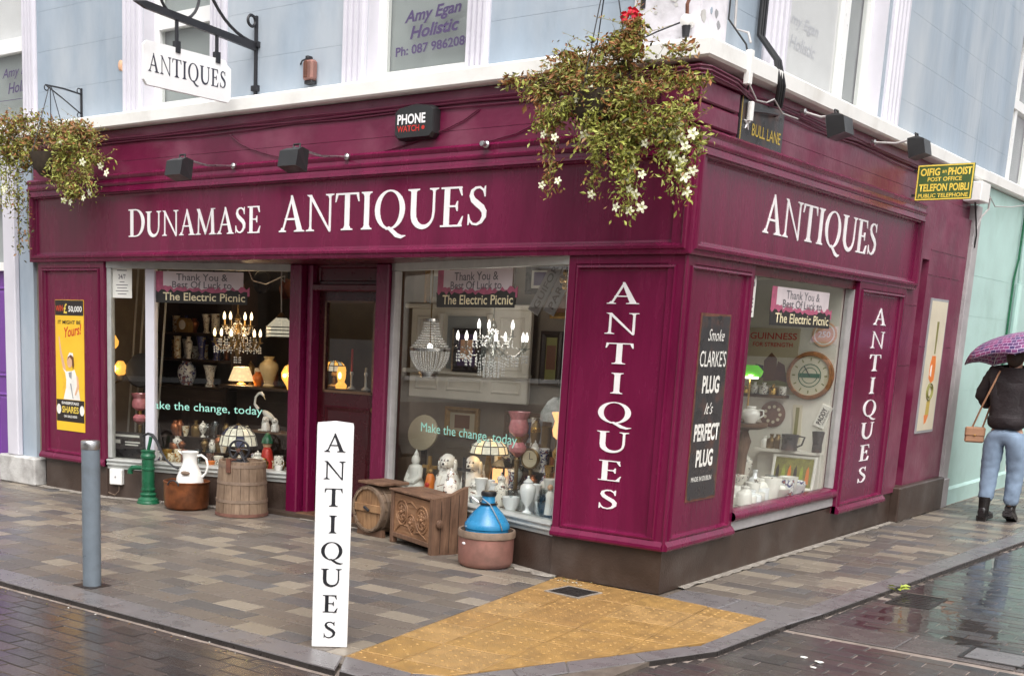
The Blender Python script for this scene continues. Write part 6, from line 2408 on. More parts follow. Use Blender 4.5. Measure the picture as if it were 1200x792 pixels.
WARM = (1.0, .68, .36)
VASE = {
    'baluster': [(.55, 0), (.6, .03), (.45, .1), (.7, .35), (1.0, .62), (.92, .76), (.5, .86), (.42, .92), (.6, 1.0), (.5, .99), (.001, .9)],
    'ginger': [(.6, 0), (.62, .04), (.95, .35), (1.0, .58), (.8, .78), (.5, .86), (.5, .92), (.55, .93), (.5, 1.0), (.001, 1.0)],
    'trumpet': [(.7, 0), (.72, .05), (.5, .12), (.5, .2), (.62, .5), (.75, .75), (1.0, 1.0), (.94, .99), (.001, .6)],
    'cylinder': [(.8, 0), (.85, .04), (.78, .1), (.8, .5), (.78, .9), (.95, 1.0), (.88, .99), (.001, .8)],
    'urn': [(.6, 0), (.62, .06), (.25, .12), (.22, .2), (.7, .35), (1.0, .6), (.9, .74), (.55, .8), (.6, .84), (.3, .9), (.12, .93), (.16, .97), (.001, 1.0)],
    'bowl': [(.5, 0), (.5, .06), (.85, .5), (1.0, 1.0), (.95, 1.0), (.8, .5), (.001, .2)],
    'mug': [(.85, 0), (.9, .03), (.9, .97), (.88, 1.0), (.82, .97), (.82, .15), (.001, .1)],
    'flare': [(.75, 0), (.8, .03), (.75, .4), (1.0, .97), (.96, 1.0), (.7, .4), (.001, .1)],
    'bottle': [(.9, 0), (1.0, .03), (1.0, .55), (.85, .66), (.38, .74), (.34, .9), (.44, .92), (.44, 1.0), (.001, 1.0)],
}


def vessel(label, kind, loc, r, h, mat, cat='vase', handle=0, group=None, name=None, spout=False, lid=None):
    t_ = thing(name or cat.replace(' ', '_'), label, cat, loc, random.uniform(-.5, .5), group)
    if loc[0] < -.9:
        r *= .78
    m_ = MB(); m_.lathe([(max(a * r, .0005), b * h) for a, b in VASE[kind]], 18, cap=False); m_.build('vessel', MATS[mat], t_, smooth=50)
    for q in range(handle):
        s_ = 1 if q == 0 else -1
        m_ = MB(); m_.tube([(s_ * r * .8, 0, h * .8), (s_ * r * 1.35, 0, h * .78), (s_ * r * 1.45, 0, h * .5), (s_ * r * .85, 0, h * .25)], r * .1, 6); m_.build('handle', MATS[mat], t_)
    if spout:
        m_ = MB(); m_.tube([(-r * .8, 0, h * .35), (-r * 1.3, 0, h * .6), (-r * 1.55, 0, h * .9)], [r * .22, r * .16, r * .1], 6); m_.build('spout', MATS[mat], t_)
    if lid:
        m_ = MB(); m_.lathe([(r * .6, h * .98), (r * .5, h * 1.08), (r * .12, h * 1.14), (r * .16, h * 1.2), (.0005, h * 1.25)], 14, cap=False); m_.build('lid', MATS[mat], t_)
    return t_


# ---- dresser, shelf and table that carry the left window goods
t = thing('dresser', 'dark wooden dresser with open shelves at the back of the left window', 'dresser', (-5.85, 1.45, .03))
m_ = MB(); m_.box(-.56, -.2, 0, .56, .2, .935); m_.build('cabinet', MATS['wood_dark'], t, smooth=0)
for s_ in (-1, 1):
    m_ = MB(); m_.panel(FR(s_ * .27 - .24, .06, .201), .48, .78, [(0, 0), (.02, .008), (.05, .0), (.06, -.0005)]); m_.build('door', MATS['wood_dark'], t, smooth=0)
for z in (.94, 1.20, 1.46):
    m_ = MB(); m_.box(-.58, -.21 if z < 1 else -.15, z, .58, .2, z + .022); m_.build('shelf', MATS['wood_dark'], t, smooth=0)
for s_ in (-1, 1):
    m_ = MB(); m_.box(s_ * .57 - .012, -.14, .963, s_ * .57 + .012, .2, 2.0); m_.build('side', MATS['wood_dark'], t, smooth=0)
m_ = MB(); m_.box(-.56, .185, .963, .56, .2, 2.0); m_.build('back', MATS['wood_dark'], t, smooth=0)
t = thing('side_table', 'dark table behind the crystal lights in the left window', 'table', (-4.72, 1.3, .03))
m_ = MB(); m_.box(-.52, -.2, .985, .52, .25, 1.01); m_.build('table_top', MATS['wood_dark'], t, smooth=0)
for sx_ in (-1, 1):
    for sy_ in (-1, 1):
        m_ = MB(); m_.box(sx_ * .49 - .02, sy_ * .17 + .02, 0, sx_ * .49 + .02, sy_ * .17 + .06, .985); m_.build('leg', MATS['wood_dark'], t, smooth=0)
m_ = MB(); m_.box(-.47, .0, .2, .47, .2, .98); m_.build('drawer_case', MATS['wood_dark'], t, smooth=0)
t = thing('display_shelf', 'small brown shelf by the door post inside the left window', 'shelf', (-4.32, .98, .345))
m_ = MB(); m_.box(-.28, -.1, .30, .26, .12, .318); m_.build('board', MATS['wood_mid'], t, smooth=0)
for s_ in (-1, 1):
    m_ = MB(); m_.box(s_ * .24 - .008, -.09, 0, s_ * .24 + .008, .1, .30); m_.build('side', MATS['wood_dark'], t, smooth=0)

zs1, zs2, zs3, zt = .992, 1.252, 1.512, 1.04
vessel('big round blue and white vase on the lower dresser shelf', 'ginger', (-5.97, 1.36, zs1), .125, .25, 'blue_white')
vessel('small flared vase beside the big round one on the dresser', 'trumpet', (-5.63, 1.36, zs1), .09, .21, 'floral')
vessel('tall painted vase at the left end of the middle dresser shelf', 'cylinder', (-6.16, 1.4, zs2), .06, .22, 'floral_gold')
vessel('slim painted vase with pinched waist on the middle dresser shelf', 'baluster', (-5.99, 1.4, zs2), .055, .22, 'floral')
vessel('dark blue trumpet vase left of its twin on the middle dresser shelf', 'trumpet', (-5.80, 1.4, zs2), .075, .23, 'blue_dark')
vessel('dark blue trumpet vase at the right of the middle dresser shelf', 'trumpet', (-5.58, 1.4, zs2), .085, .22, 'blue_dark')
t = thing('mantel_clock', 'small gilt mantel clock on the top dresser shelf', 'clock', (-6.05, 1.4, zs3))
m_ = MB(); m_.prism([(-.09, 0), (.09, 0), (.085, .1), (.05, .14), (-.05, .14), (-.085, .1)], -.035, .035, FR(0, 0, 0)); m_.build('case', MATS['gilt'], t, smooth=0)
m_ = MB(); m_.lathe([(.048, 0), (.048, .003)], 18, FR(0, .075, .0355)); m_.build('dial', MATS['ceramic'], t)
vessel('cream vase with a dark medallion on the table', 'baluster', (-4.78, 1.32, zt), .12, .28, 'ceramic_cream')
vessel('orange lidded pot beside the cream vase', 'ginger', (-4.96, 1.36, zt), .075, .13, 'orange', cat='pot')
t = thing('table_lamp', 'small lit table lamp with cream shade behind the chandelier', 'lamp', (-5.08, 1.25, zt))
m_ = MB(); m_.lathe([(.05, 0), (.05, .01), (.015, .03), (.012, .05), (.02, .06)], 12); m_.build('base', MATS['brass'], t)
m_ = MB(); m_.lathe([(.125, .04), (.075, .17), (.073, .17), (.122, .04)], 20, cap=False); m_.build('lamp_shade', MATS['shade_cream'], t)
point((0, 0, .10), 2.2, WARM, .03, t)
t = thing('amber_lantern', 'glowing amber glass lantern next to the door post', 'lantern', (-4.28, 1.12, zt))
m_ = MB(); m_.lathe([(.05, 0), (.06, .03), (.105, .1), (.11, .15), (.08, .21), (.04, .23)], 14); m_.build('glass_globe', MATS['shade_amber'], t)
m_ = MB(); m_.lathe([(.045, .23), (.05, .25), (.01, .28)], 12); m_.build('cap', MATS['brass_dark'], t)
m_ = MB(); m_.ball((0, -.112, .13), .02, 8); m_.build('flame', MATS['flame'], t)
point((0, -.16, .14), 1.2, WARM, .03, t)

# candle chandelier of brass
def chandelier(label, loc, mat, arms, R_, tiers, bulb, drops, top, power, dropmat):
    t_ = thing('chandelier', label, 'chandelier', loc)
    m_ = MB(); m_.lathe([(.004, -.20), (.02, -.17), (.035, -.12), (.018, -.07), (.03, -.02), (.05, .02), (.022, .06), (.018, .13), (.03, .16), (.012, .2)], 14); m_.build('stem', MATS[mat], t_)
    m_ = MB(); m_.tube([(0, 0, .2), (0, 0, top - loc[2])], .006, 6); m_.build('chain', MATS[mat], t_)
    for (n_, r_, z_) in tiers:
        for k in range(n_):
            a = 2 * PI * k / n_ + (.3 if z_ > 0 else 0)
            c_, s_ = math.cos(a), math.sin(a)
            m_ = MB()
            m_.tube([(.02 * c_, .02 * s_, z_ + .02), (r_ * .45 * c_, r_ * .45 * s_, z_ - .055), (r_ * .8 * c_, r_ * .8 * s_, z_ - .05), (r_ * c_, r_ * s_, z_ + .0)], .0075, 6)
            ar = m_.build('arm', MATS[mat], t_)
            m_ = MB(); m_.lathe([(.006, -.005), (.03, .006), (.032, .012), (.012, .012), (.011, .06)], 10, TR(r_ * c_, r_ * s_, z_)); m_.build('cup', MATS[mat], ar)
            m_ = MB(); m_.lathe([(.008, .06), (.0135, .078), (.0125, .098), (.005, .122), (.0005, .132)], 8, TR(r_ * c_, r_ * s_, z_), cap=False); m_.build('bulb', MATS[bulb], ar, smooth=80)
    m_ = MB()
    rnd = random.Random(label)
    for (z_, r_, n_, ln) in drops:
        for k in range(n_):
            a = 2 * PI * k / n_
            x, y = r_ * math.cos(a), r_ * math.sin(a)
            for q in range(ln):
                zz = z_ - q * .022
                m_.add([(x, y, zz), (x + .007, y, zz - .01), (x, y + .007, zz - .01), (x - .007, y, zz - .01), (x, y - .007, zz - .01), (x, y, zz - .021)], [(0, 1, 2), (0, 2, 3), (0, 3, 4), (0, 4, 1), (5, 2, 1), (5, 3, 2), (5, 4, 3), (5, 1, 4)])
    for (n_, r_, z_) in tiers:
        for k in range(n_):
            a, b = 2 * PI * k / n_ + (.3 if z_ > 0 else 0), 2 * PI * (k + 1) / n_ + (.3 if z_ > 0 else 0)
            for q in range(9):
                f = q / 8
                p = Vector((r_ * math.cos(a), r_ * math.sin(a), z_)).lerp(Vector((r_ * math.cos(b), r_ * math.sin(b), z_)), f)
                m_.ball((p.x, p.y, p.z - .07 * math.sin(PI * f)), .006, 4)
            for q in range(8):
                f = q / 7
                p = Vector((r_ * math.cos(a), r_ * math.sin(a), z_)).lerp(Vector((0, 0, .17)), f)
                m_.ball((p.x, p.y, p.z - .05 * math.sin(PI * f)), .006, 4)
    o = m_.build('crystal_drops', MATS[dropmat], t_, smooth=0)
    o['kind'] = 'stuff'
    point((0, 0, .13), power, WARM if bulb == 'bulb' else (1, .9, .8), .12, t_)
    return t_


chandelier('lit brass candle chandelier with crystal drops in the left window', (-4.80, .92, 1.50), 'brass_dark', 8, .28, [(6, .215, -.06), (4, .14, .09)], 'bulb', [(-.09, .215, 18, 3), (-.05, .11, 12, 4), (-.02, .17, 14, 3), (.09, .14, 12, 3), (-.18, .03, 6, 3), (.04, .08, 10, 3)], 2.3, 6.0, 'crystal')
chandelier('lit white crystal candle chandelier in the window right of the door', (-1.90, .78, 1.50), 'clear_glass', 8, .3, [(7, .27, -.01), (3, .15, .08)], 'bulb_white', [(-.05, .27, 24, 3), (-.08, .20, 20, 3), (-.11, .1, 16, 5), (-.1, .06, 12, 6), (.06, .15, 10, 3)], 2.3, 4.0, 'crystal')

t = thing('basket_chandelier', 'beaded crystal basket chandelier hanging beside the door', 'chandelier', (-2.64, .98, 1.45))
for k in range(22):
    a = 2 * PI * k / 22
    m_ = MB()
    for (r0, z0, r1, z1) in ((.06, .24, .16, .02), (.16, .0, .08, -.17)):
        for q in range(12):
            f = q / 11
            r_ = r0 + (r1 - r0) * f + (-.03 * math.sin(PI * f) if z0 > .1 else .02 * math.sin(PI * f))
            m_.ball((r_ * math.cos(a), r_ * math.sin(a), z0 + (z1 - z0) * f), .0075, 4)
    m_.build('bead_string', MATS['crystal'], t, smooth=80)['kind'] = 'stuff'
for (r_, z_) in ((.06, .245), (.16, .01), (.08, -.175), (.065, -.2)):
    m_ = MB(); m_.lathe([(r_, z_ - .012), (r_ + .006, z_ - .012), (r_ + .006, z_ + .012), (r_, z_ + .012)], 24, cap=False); m_.build('ring', MATS['steel'], t)
m_ = MB(); m_.tube([(0, 0, .05), (0, 0, .86)], .006, 6); m_.build('chain', MATS['brass_dark'], t)
m_ = MB(); m_.ball((0, 0, .03), .022, 8, (1, 1, 1.5)); m_.build('bulb', MATS['bulb_white'], t, smooth=80)
point((0, 0, .03), .8, (1, .85, .7), .03, t)

# hanging leaded lamp
t = thing('leaded_lamp', 'leaded glass pendant lamp hanging near the door in the left window', 'lamp', (-4.28, .95, 1.51))
for k in range(8):
    a0, a1 = 2 * PI * k / 8 + .015, 2 * PI * (k + 1) / 8 - .015
    P_ = lambda r, a, z: (r * math.cos(a), r * math.sin(a), z)
    m_ = MB(); m_.add([P_(.13, a0, 0), P_(.13, a1, 0), P_(.132, a1, .085), P_(.132, a0, .085)], [(0, 1, 2, 3)]); m_.add([P_(.132, a0, .088), P_(.132, a1, .088), P_(.045, a1, .17), P_(.045, a0, .17)], [(0, 1, 2, 3)]); m_.build('glass_panel', MATS['shade_stained'], t, smooth=0)
for (r_, z_) in ((.134, .0), (.136, .028), (.136, .06), (.135, .087), (.047, .17)):
    m_ = MB(); m_.tube([(r_ * math.cos(2 * PI * k / 8 * 1.0), r_ * math.sin(2 * PI * k / 8), z_) for k in range(8)], .005, 5, closed=True); m_.build('lead_came', MATS['iron'], t)
m_ = MB(); m_.lathe([(.046, .17), (.03, .19), (.01, .215), (.0005, .215)], 12, cap=False); m_.build('cap', MATS['brass_dark'], t)
m_ = MB(); m_.tube([(0, 0, .21), (0, -.01, .5), (0, 0, .79)], .006, 6); m_.build('cord', MATS['cable_white'], t)
m_ = MB(); m_.tube([(0, 0, .5), (.03, 0, .48), (.03, 0, .53), (-.02, 0, .52), (-.2, 0, .46), (-.36, 0, .49), (-.42, 0, .58), (-.43, 0, .79)], .006, 6); m_.build('flex', MATS['cable_white'], t)

# oil lamps with pink glass
def oil_lamp(label, loc, hh, glass, lit=0):
    t_ = thing('oil_lamp', label, 'lamp', loc)
    t_.scale = (.72, .72, 1)
    m_ = MB(); m_.lathe([(.07, 0), (.07, .02), (.03, .04), (.02, hh * .35), (.03, hh * .5), (.02, hh * .52)], 14); m_.build('base', MATS['brass_dark'], t_)
    m_ = MB(); m_.lathe([(.02, hh * .52), (.085, hh * .58), (.095, hh * .63), (.06, hh * .68)], 16); m_.build('font', MATS['brass' if lit else glass], t_)
    m_ = MB(); m_.lathe([(.03, hh * .68), (.03, hh * .74), (.04, hh * .74)], 12); m_.build('burner', MATS['brass'], t_)
    m_ = MB(); m_.lathe([(.045, hh * .74), (.095, hh * .78), (.105, hh * .84), (.085, hh * .92), (.12, hh), (.116, hh), (.08, hh * .92), (.098, hh * .84), (.09, hh * .79)], 18, cap=False); m_.build('lamp_shade', MATS[glass], t_)
    if lit:
        m_ = MB(); m_.ball((0, 0, hh * .86), .022, 8, (1, 1, 1.8)); m_.build('flame', MATS['flame'], t_)
        point((0, 0, hh * .86), lit, WARM, .03, t_)
    return t_


oil_lamp('tall pink glass oil lamp at the left end of the left window', (-5.56, .40, .345), .60, 'pink_glass')
oil_lamp('pink glass oil lamp in the middle of the right window', (-1.52, .62, .345), .70, 'pink_glass')
oil_lamp('lit orange glass oil lamp beside the corner pilaster', (-.955, .30, .345), .74, 'shade_orange', .6)
for (x, y, z, lab, h) in ((-5.96, .40, 1.345, 'upper', .0), (-5.91, .46, 1.10, 'lower', .0)):
    t = thing('wall_lamp', '%s of two lit glass lamps beside the left window frame' % lab, 'lamp', (x, y, z), 0, 'small lit lamps at the window edge')
    m_ = MB(); m_.lathe([(.035, 0), (.06, .03), (.065, .07), (.035, .12), (.025, .13)], 12); m_.build('glass_globe', MATS['shade_amber'], t)
    m_ = MB(); m_.lathe([(.03, -.05), (.04, -.02), (.036, .0)], 12); m_.build('burner', MATS['brass_dark'], t)
    m_ = MB(); m_.tube([(0, 0, -.05), (-.1, .02, -.08), (-6.56 - x, .0, -.06)], .01, 6); m_.build('bracket', MATS['brass_dark'], t)
    m_ = MB(); m_.ball((.0, -.066, .06), .017, 8, (1, .5, 1.8)); m_.build('flame', MATS['flame'], t)
    point((.03, -.12, .06), .8, WARM, .02, t)

# table fan on a tripod and the poles behind it
t = thing('tripod_fan', 'black metal fan head on a tall tripod in the left window', 'fan', (-5.72, .62, .345))
m_ = MB(); m_.lathe([(.16, 0), (.165, .02), (.15, .035)], 20, TR(.0, -.05, .80, .5, R(80))); m_.build('cage_ring', MATS['black_metal'], t)
for k in range(4):
    m_ = MB(); a = PI / 2 * k
    m_.add([(0, 0, .01), (.13 * math.cos(a), .13 * math.sin(a), .0), (.14 * math.cos(a + .5), .14 * math.sin(a + .5), .03), (.07 * math.cos(a + .9), .07 * math.sin(a + .9), .03)], [(0, 1, 2, 3)], TR(.0, -.045, .80, .5, R(80))); m_.build('blade', MATS['black_metal'], t, smooth=0)
m_ = MB(); m_.lathe([(.05, -.07), (.06, -.02), (.05, .04), (.01, .06)], 14, TR(.0, -.0, .80, .5, R(80))); m_.build('motor', MATS['black_metal'], t)
for k in range(3):
    a = 2 * PI * k / 3 + 1.0
    m_ = MB(); m_.tube([(0, 0, .78), (.18 * math.cos(a), .18 * math.sin(a), .008)], .011, 6); m_.build('leg', MATS['black_metal'], t)
for k in range(5):
    t = thing('pole', ['leftmost grey pole leaning behind the left window pane', 'second grey pole from the left window frame', 'middle one of the five grey poles in the left window', 'fourth grey pole from the left window frame', 'grey pole nearest the pale mullion in the left window'][k], 'pole', (-6.18 + .085 * k, .75 + .02 * k, .345), 0, 'poles leaning in the left window')
    m_ = MB(); m_.tube([(0, 0, 0), (.03, .05, .8), (.07, .10, 1.75)], .011, 6); m_.build('rod', MATS['alu'], t)
t = thing('chalk_sign', 'dark framed notice with pale print in the bottom left of the left window', 'sign', (-5.60, .27, .345), R(19))
m_ = MB(); m_.box(-.2, 0, 0, .2, .012, .25, Matrix.Rotation(R(8), 4, 'X')); m_.build('board', MATS['enamel_dark'], t, smooth=0)
Mc = Matrix.Rotation(R(8), 4, 'X') @ FR(0, 0, .0005)
text('SMALL ANTIQUES', Mc @ Matrix.Translation((0, .2, 0)), .32, .03, 'paper', t, bold=.01) if False else None
for (xx, zz, ww, hh) in ((-.16, .205, .32, .02), (-.15, .14, .10, .035), (.0, .15, .16, .012), (.0, .125, .14, .012)):
    m_ = MB(); m_.box(xx, zz, 0, xx + ww, zz + hh, .001, Mc); m_.build('print', MATS['paper'], t, smooth=0)

# heron, dark teapot, spaniels on the little shelf
t = thing('heron_figure', 'white porcelain heron figure on the small shelf', 'figurine', (-4.50, .96, .663), R(20))
t.scale = (.75, .75, .9)
m_ = MB(); m_.ball((0, 0, .17), .05, 8, (2.0, .8, .75), Matrix.Rotation(R(28), 4, 'Y')); m_.build('body', MATS['alabaster'], t, smooth=80)
m_ = MB(); m_.tube([(-.06, 0, .21), (-.11, 0, .26), (-.10, 0, .33), (-.06, 0, .37), (-.02, 0, .375), (.01, 0, .35)], [.022, .016, .013, .013, .018, .012], 8); m_.build('neck', MATS['alabaster'], t)
m_ = MB(); m_.tube([(.0, 0, .36), (.03, 0, .31)], [.01, .002], 6); m_.build('beak', MATS['ceramic_cream'], t)
for s_ in (-1, 1):
    m_ = MB(); m_.tube([(.02, s_ * .012, .14), (.0, s_ * .014, .07), (.01, s_ * .016, .004)], .007, 6); m_.build('leg', MATS['alabaster'], t)
m_ = MB(); m_.lathe([(.06, 0), (.05, .012)], 12); m_.build('base', MATS['alabaster'], t)
vessel('dark metal teapot on the small shelf by the door post', 'ginger', (-4.16, 1.02, .663), .075, .16, 'black_metal', cat='teapot', handle=1, spout=True)


def spaniel(label, loc, s, rz, mat='spaniel', group='china spaniels'):
    t_ = thing('china_spaniel', label, 'figurine', loc, rz, group)
    m_ = MB()
    m_.lathe([(.10 * s, 0), (.115 * s, .03 * s), (.11 * s, .10 * s), (.085 * s, .18 * s), (.062 * s, .23 * s), (.05 * s, .25 * s)], 16)
    m_.build('body', MATS[mat], t_, smooth=80)
    m_ = MB(); m_.ball((0, -.03 * s, .285 * s), .07 * s, 10, (.95, 1.0, .95)); m_.ball((0, -.095 * s, .265 * s), .034 * s, 8, (1, 1, .8)); m_.build('head', MATS[mat], t_, smooth=80)
    for q in (-1, 1):
        m_ = MB(); m_.ball((q * .068 * s, -.02 * s, .255 * s), .032 * s, 8, (.5, .9, 1.7)); m_.build('ear', MATS[mat], t_, smooth=80)
        m_ = MB(); m_.tube([(q * .045 * s, -.075 * s, .17 * s), (q * .048 * s, -.095 * s, .08 * s), (q * .05 * s, -.105 * s, .012 * s)], [.03 * s, .024 * s, .026 * s], 8); m_.build('leg', MATS[mat], t_)
        m_ = MB(); m_.ball((q * .026 * s, -.088 * s, .30 * s), .008 * s, 6); m_.build('eye', MATS['black_letter'], t_)
    m_ = MB(); m_.ball((0, -.125 * s, .272 * s), .011 * s, 6); m_.build('nose', MATS['black_letter'], t_)
    return t_


spaniel('left one of two tiny china spaniels on the small shelf', (-4.42, .92, .663), .38, .4)
spaniel('right one of two tiny china spaniels on the small shelf', (-4.31, .93, .663), .36, .4)

# Tiffany-style shade lamps
def leaded_dome(label, loc, r, h, base_h, glow, power):
    t_ = thing('dome_lamp', label, 'lamp', loc)
    m_ = MB(); m_.lathe([(.07, 0), (.07, .015), (.025, .035), (.018, base_h * .5), (.03, base_h * .6), (.012, base_h)], 14); m_.build('base', MATS['brass_dark'], t_)
    n_ = 14
    sh = MB()
    for k in range(n_):
        a0, a1 = 2 * PI * k / n_ + .02, 2 * PI * (k + 1) / n_ - .02
        for (f0, f1) in ((.0, .33), (.36, .66), (.69, .97)):
            pts = []
            for (f, a) in ((f0, a0), (f0, a1), (f1, a1), (f1, a0)):
                rr = r * math.cos(f * PI / 2 * .92)
                pts.append((rr * math.cos(a), rr * math.sin(a), base_h - h * .3 + h * math.sin(f * PI / 2)))
            sh.mi = (k + int(f0 * 10)) % 5 % 3
            sh.add(pts, [(0, 1, 2, 3)])
    sh.build('glass_pieces', [MATS[glow], MATS['shade_stained'], MATS['shade_stained'] if glow != 'shade_stained' else MATS['navy']], t_, smooth=0, recalc=False)['kind'] = 'stuff'
    m_ = MB()
    for k in range(n_):
        a = 2 * PI * k / n_
        m_.tube([(r * 1.005 * math.cos(f * PI / 2 * .92) * math.cos(a), r * 1.005 * math.cos(f * PI / 2 * .92) * math.sin(a), base_h - h * .3 + h * 1.005 * math.sin(f * PI / 2)) for f in (0, .25, .5, .75, 1)], .004, 4)
    for f in (0, .345, .675):
        m_.tube([(r * 1.004 * math.cos(f * PI / 2 * .92) * math.cos(2 * PI * k / 28), r * 1.004 * math.cos(f * PI / 2 * .92) * math.sin(2 * PI * k / 28), base_h - h * .3 + h * math.sin(f * PI / 2)) for k in range(28)], .004, 4, closed=True)
    m_.build('leading', MATS['iron'], t_)['kind'] = 'stuff'
    m_ = MB(); m_.lathe([(.03, base_h + h * .68), (.02, base_h + h * .76), (.001, base_h + h * .82)], 10, cap=False); m_.build('finial', MATS['brass_dark'], t_)
    point((0, 0, base_h), power, WARM, .04, t_)
    return t_


leaded_dome('white and blue leaded glass dome lamp behind the barrel', (-4.58, .73, .345), .175, .18, .24, 'shade_stained', .5)
leaded_dome('cream leaded glass dome lamp in the middle of the right window', (-1.80, .66, .345), .15, .115, .40, 'shade_cream', .8)
leaded_dome('leaded lamp with warm light seen through the door glass', (-4.22, 1.62, 1.06), .12, .1, .18, 'shade_amber', 1.5)
t = thing('hall_table', 'dark table inside the doorway carrying lit lamps', 'table', (-4.05, 1.65, .03))
m_ = MB(); m_.box(-.35, -.15, 1.0, .35, .2, 1.028); m_.build('table_top', MATS['wood_dark'], t, smooth=0)
for sx_ in (-1, 1):
    for sy_ in (-1, 1):
        m_ = MB(); m_.box(sx_ * .32 - .02, sy_ * .12, 0, sx_ * .32 + .02, sy_ * .12 + .04, 1.0); m_.build('leg', MATS['wood_dark'], t, smooth=0)
for (x, lab, c) in ((-3.97, 'tall red candle in a candlestick seen through the door glass', 'red_paint'), (-3.80, 'short cream candle in a holder seen through the door glass', 'cream')):
    t = thing('candlestick', lab, 'candlestick', (x, 1.58, 1.058))
    m_ = MB(); m_.lathe([(.04, 0), (.04, .01), (.012, .03), (.01, .12), (.02, .14), (.014, .16)], 12); m_.build('holder', MATS['ceramic'], t)
    m_ = MB(); m_.lathe([(.011, .16), (.011, .36 if c == 'red_paint' else .2), (.002, .365 if c == 'red_paint' else .205)], 10); m_.build('candle', MATS[c], t)
t = thing('oil_burner', 'small bright oil burner seen through the door glass', 'lamp', (-4.08, 1.56, 1.058))
m_ = MB(); m_.lathe([(.05, 0), (.055, .03), (.03, .06), (.04, .09), (.045, .14), (.03, .2)], 12); m_.build('glass_globe', MATS['shade_amber'], t)
m_ = MB(); m_.ball((.02, -.045, .12), .02, 8, (1, .6, 1.6)); m_.build('flame', MATS['flame'], t)

# china along the sill of the left window
fz = .345
rows = [
    (-5.30, .36, 'bowl', .055, .07, 'floral_gold', 'bowl', 0, 'small gilt bowl nearest the pale mullion on the sill'),
    (-5.12, .42, 'mug', .05, .075, 'floral_gold', 'cup', 1, 'gilt patterned cup above the green pump handle'),
    (-4.98, .46, 'bowl', .065, .06, 'copper_pink', 'bowl', 0, 'pinkish bowl behind the green pump'),
    (-4.84, .48, 'flare', .05, .14, 'clear_glass', 'glass', 0, 'left clear glass goblet behind the white jug'),
    (-4.74, .52, 'flare', .05, .14, 'clear_glass', 'glass', 0, 'right clear glass goblet behind the white jug'),
    (-4.66, .46, 'bowl', .06, .05, 'orange', 'bowl', 0, 'orange dish behind the white jug'),
    (-4.50, .56, 'ginger', .055, .09, 'floral_gold', 'pot', 0, 'squat gilt pot between jug and barrel'),
    (-4.06, .72, 'mug', .06, .135, 'floral', 'mug', 1, 'white flowered mug right of the barrel'),
    (-3.93, .80, 'mug', .055, .12, 'floral', 'mug', 1, 'white flowered mug against the door post'),
    (-4.00, .66, 'bowl', .05, .06, 'ceramic', 'bowl', 0, 'low white dish at the right end of the left sill'),
]
for (x, y, kd, r_, h_, mt, ct, hd, lab) in rows:
    vessel(lab, kd, (x, y, fz), r_, h_, mt, cat=ct, handle=hd, group='china on the left window sill')
vessel('white patterned teapot on the sill beside the barrel top', 'ginger', (-4.24, .64, fz), .075, .14, 'floral', cat='teapot', handle=1, spout=True, lid=True)
t = thing('gnome_figure', 'red and green figurine behind the white teapot', 'figurine', (-4.28, .80, fz))
m_ = MB(); m_.lathe([(.06, 0), (.065, .05), (.045, .16), (.03, .19)], 14); m_.build('body', MATS['red_paint'], t, smooth=80)
m_ = MB(); m_.ball((0, -.0, .215), .042, 8); m_.build('head', MATS['skin_ink'], t, smooth=80)
m_ = MB(); m_.lathe([(.055, .225), (.05, .26), (.012, .32)], 12); m_.build('hat', MATS['dark_green'], t, smooth=80)

# ---- right window: backing wall, frames
t = thing('partition', 'dark partition hung with framed pictures behind the right window', 'partition', (-2.1, 1.66, .03))
m_ = MB(); m_.box(-1.25, 0, 0, 1.15, .05, 2.26); m_.build('board', MATS['interior_wall'], t, smooth=0)
def picture(label, x, z, w, h, fmat, pmat, y=1.655, inner=None):
    t_ = thing('framed_picture', label, 'picture', (x, y, z), 0, 'framed pictures in the right window')
    m_ = MB(); m_.panel(FR(-w / 2, -h / 2, .0), w, h, [(0, 0), (0, .025), (.02, .032), (.045, .018), (.05, .010)]); m_.build('frame', MATS[fmat], t_, smooth=0)
    m_ = MB(); m_.box(-w / 2 + .05, -.0118, -h / 2 + .05, w / 2 - .05, -.0105, h / 2 - .05); m_.build('mount', MATS[pmat], t_, smooth=0)
    if inner:
        m_ = MB(); m_.box(-w * .22, -.0135, -h * .2, w * .22, -.012, h * .24); m_.build('image', MATS[inner], t_, smooth=0)
    return t_
picture('pale mounted picture at the top left behind the right window', -3.06, 1.98, .30, .40, 'gilt', 'paper', inner='grey_board')
picture('small black and white portrait left of the basket chandelier', -3.12, 1.66, .22, .26, 'enamel_dark', 'paper', inner='poster_black')
picture('narrow warm picture between the two chandeliers', -2.42, 2.0, .26, .36, 'wood_mid', 'cream', inner='orange')
picture('blue and violet picture under the white chandelier', -2.60, 1.46, .28, .36, 'enamel_dark', 'violet_text', y=1.45, inner='skin_ink')
picture('small dark oil painting under the slanting signs', -1.80, 1.86, .26, .24, 'gilt', 'hair_ink')
picture('dark narrow picture left of the gilt painting', -1.90, 1.42, .20, .44, 'wood_dark', 'olive', inner='hair_ink')
picture('large gilt framed painting at the right of the window', -1.52, 1.42, .44, .72, 'gilt', 'olive', inner='hair_ink')
picture('small pale print below the gilt painting', -1.75, .92, .30, .22, 'wood_mid', 'paper')
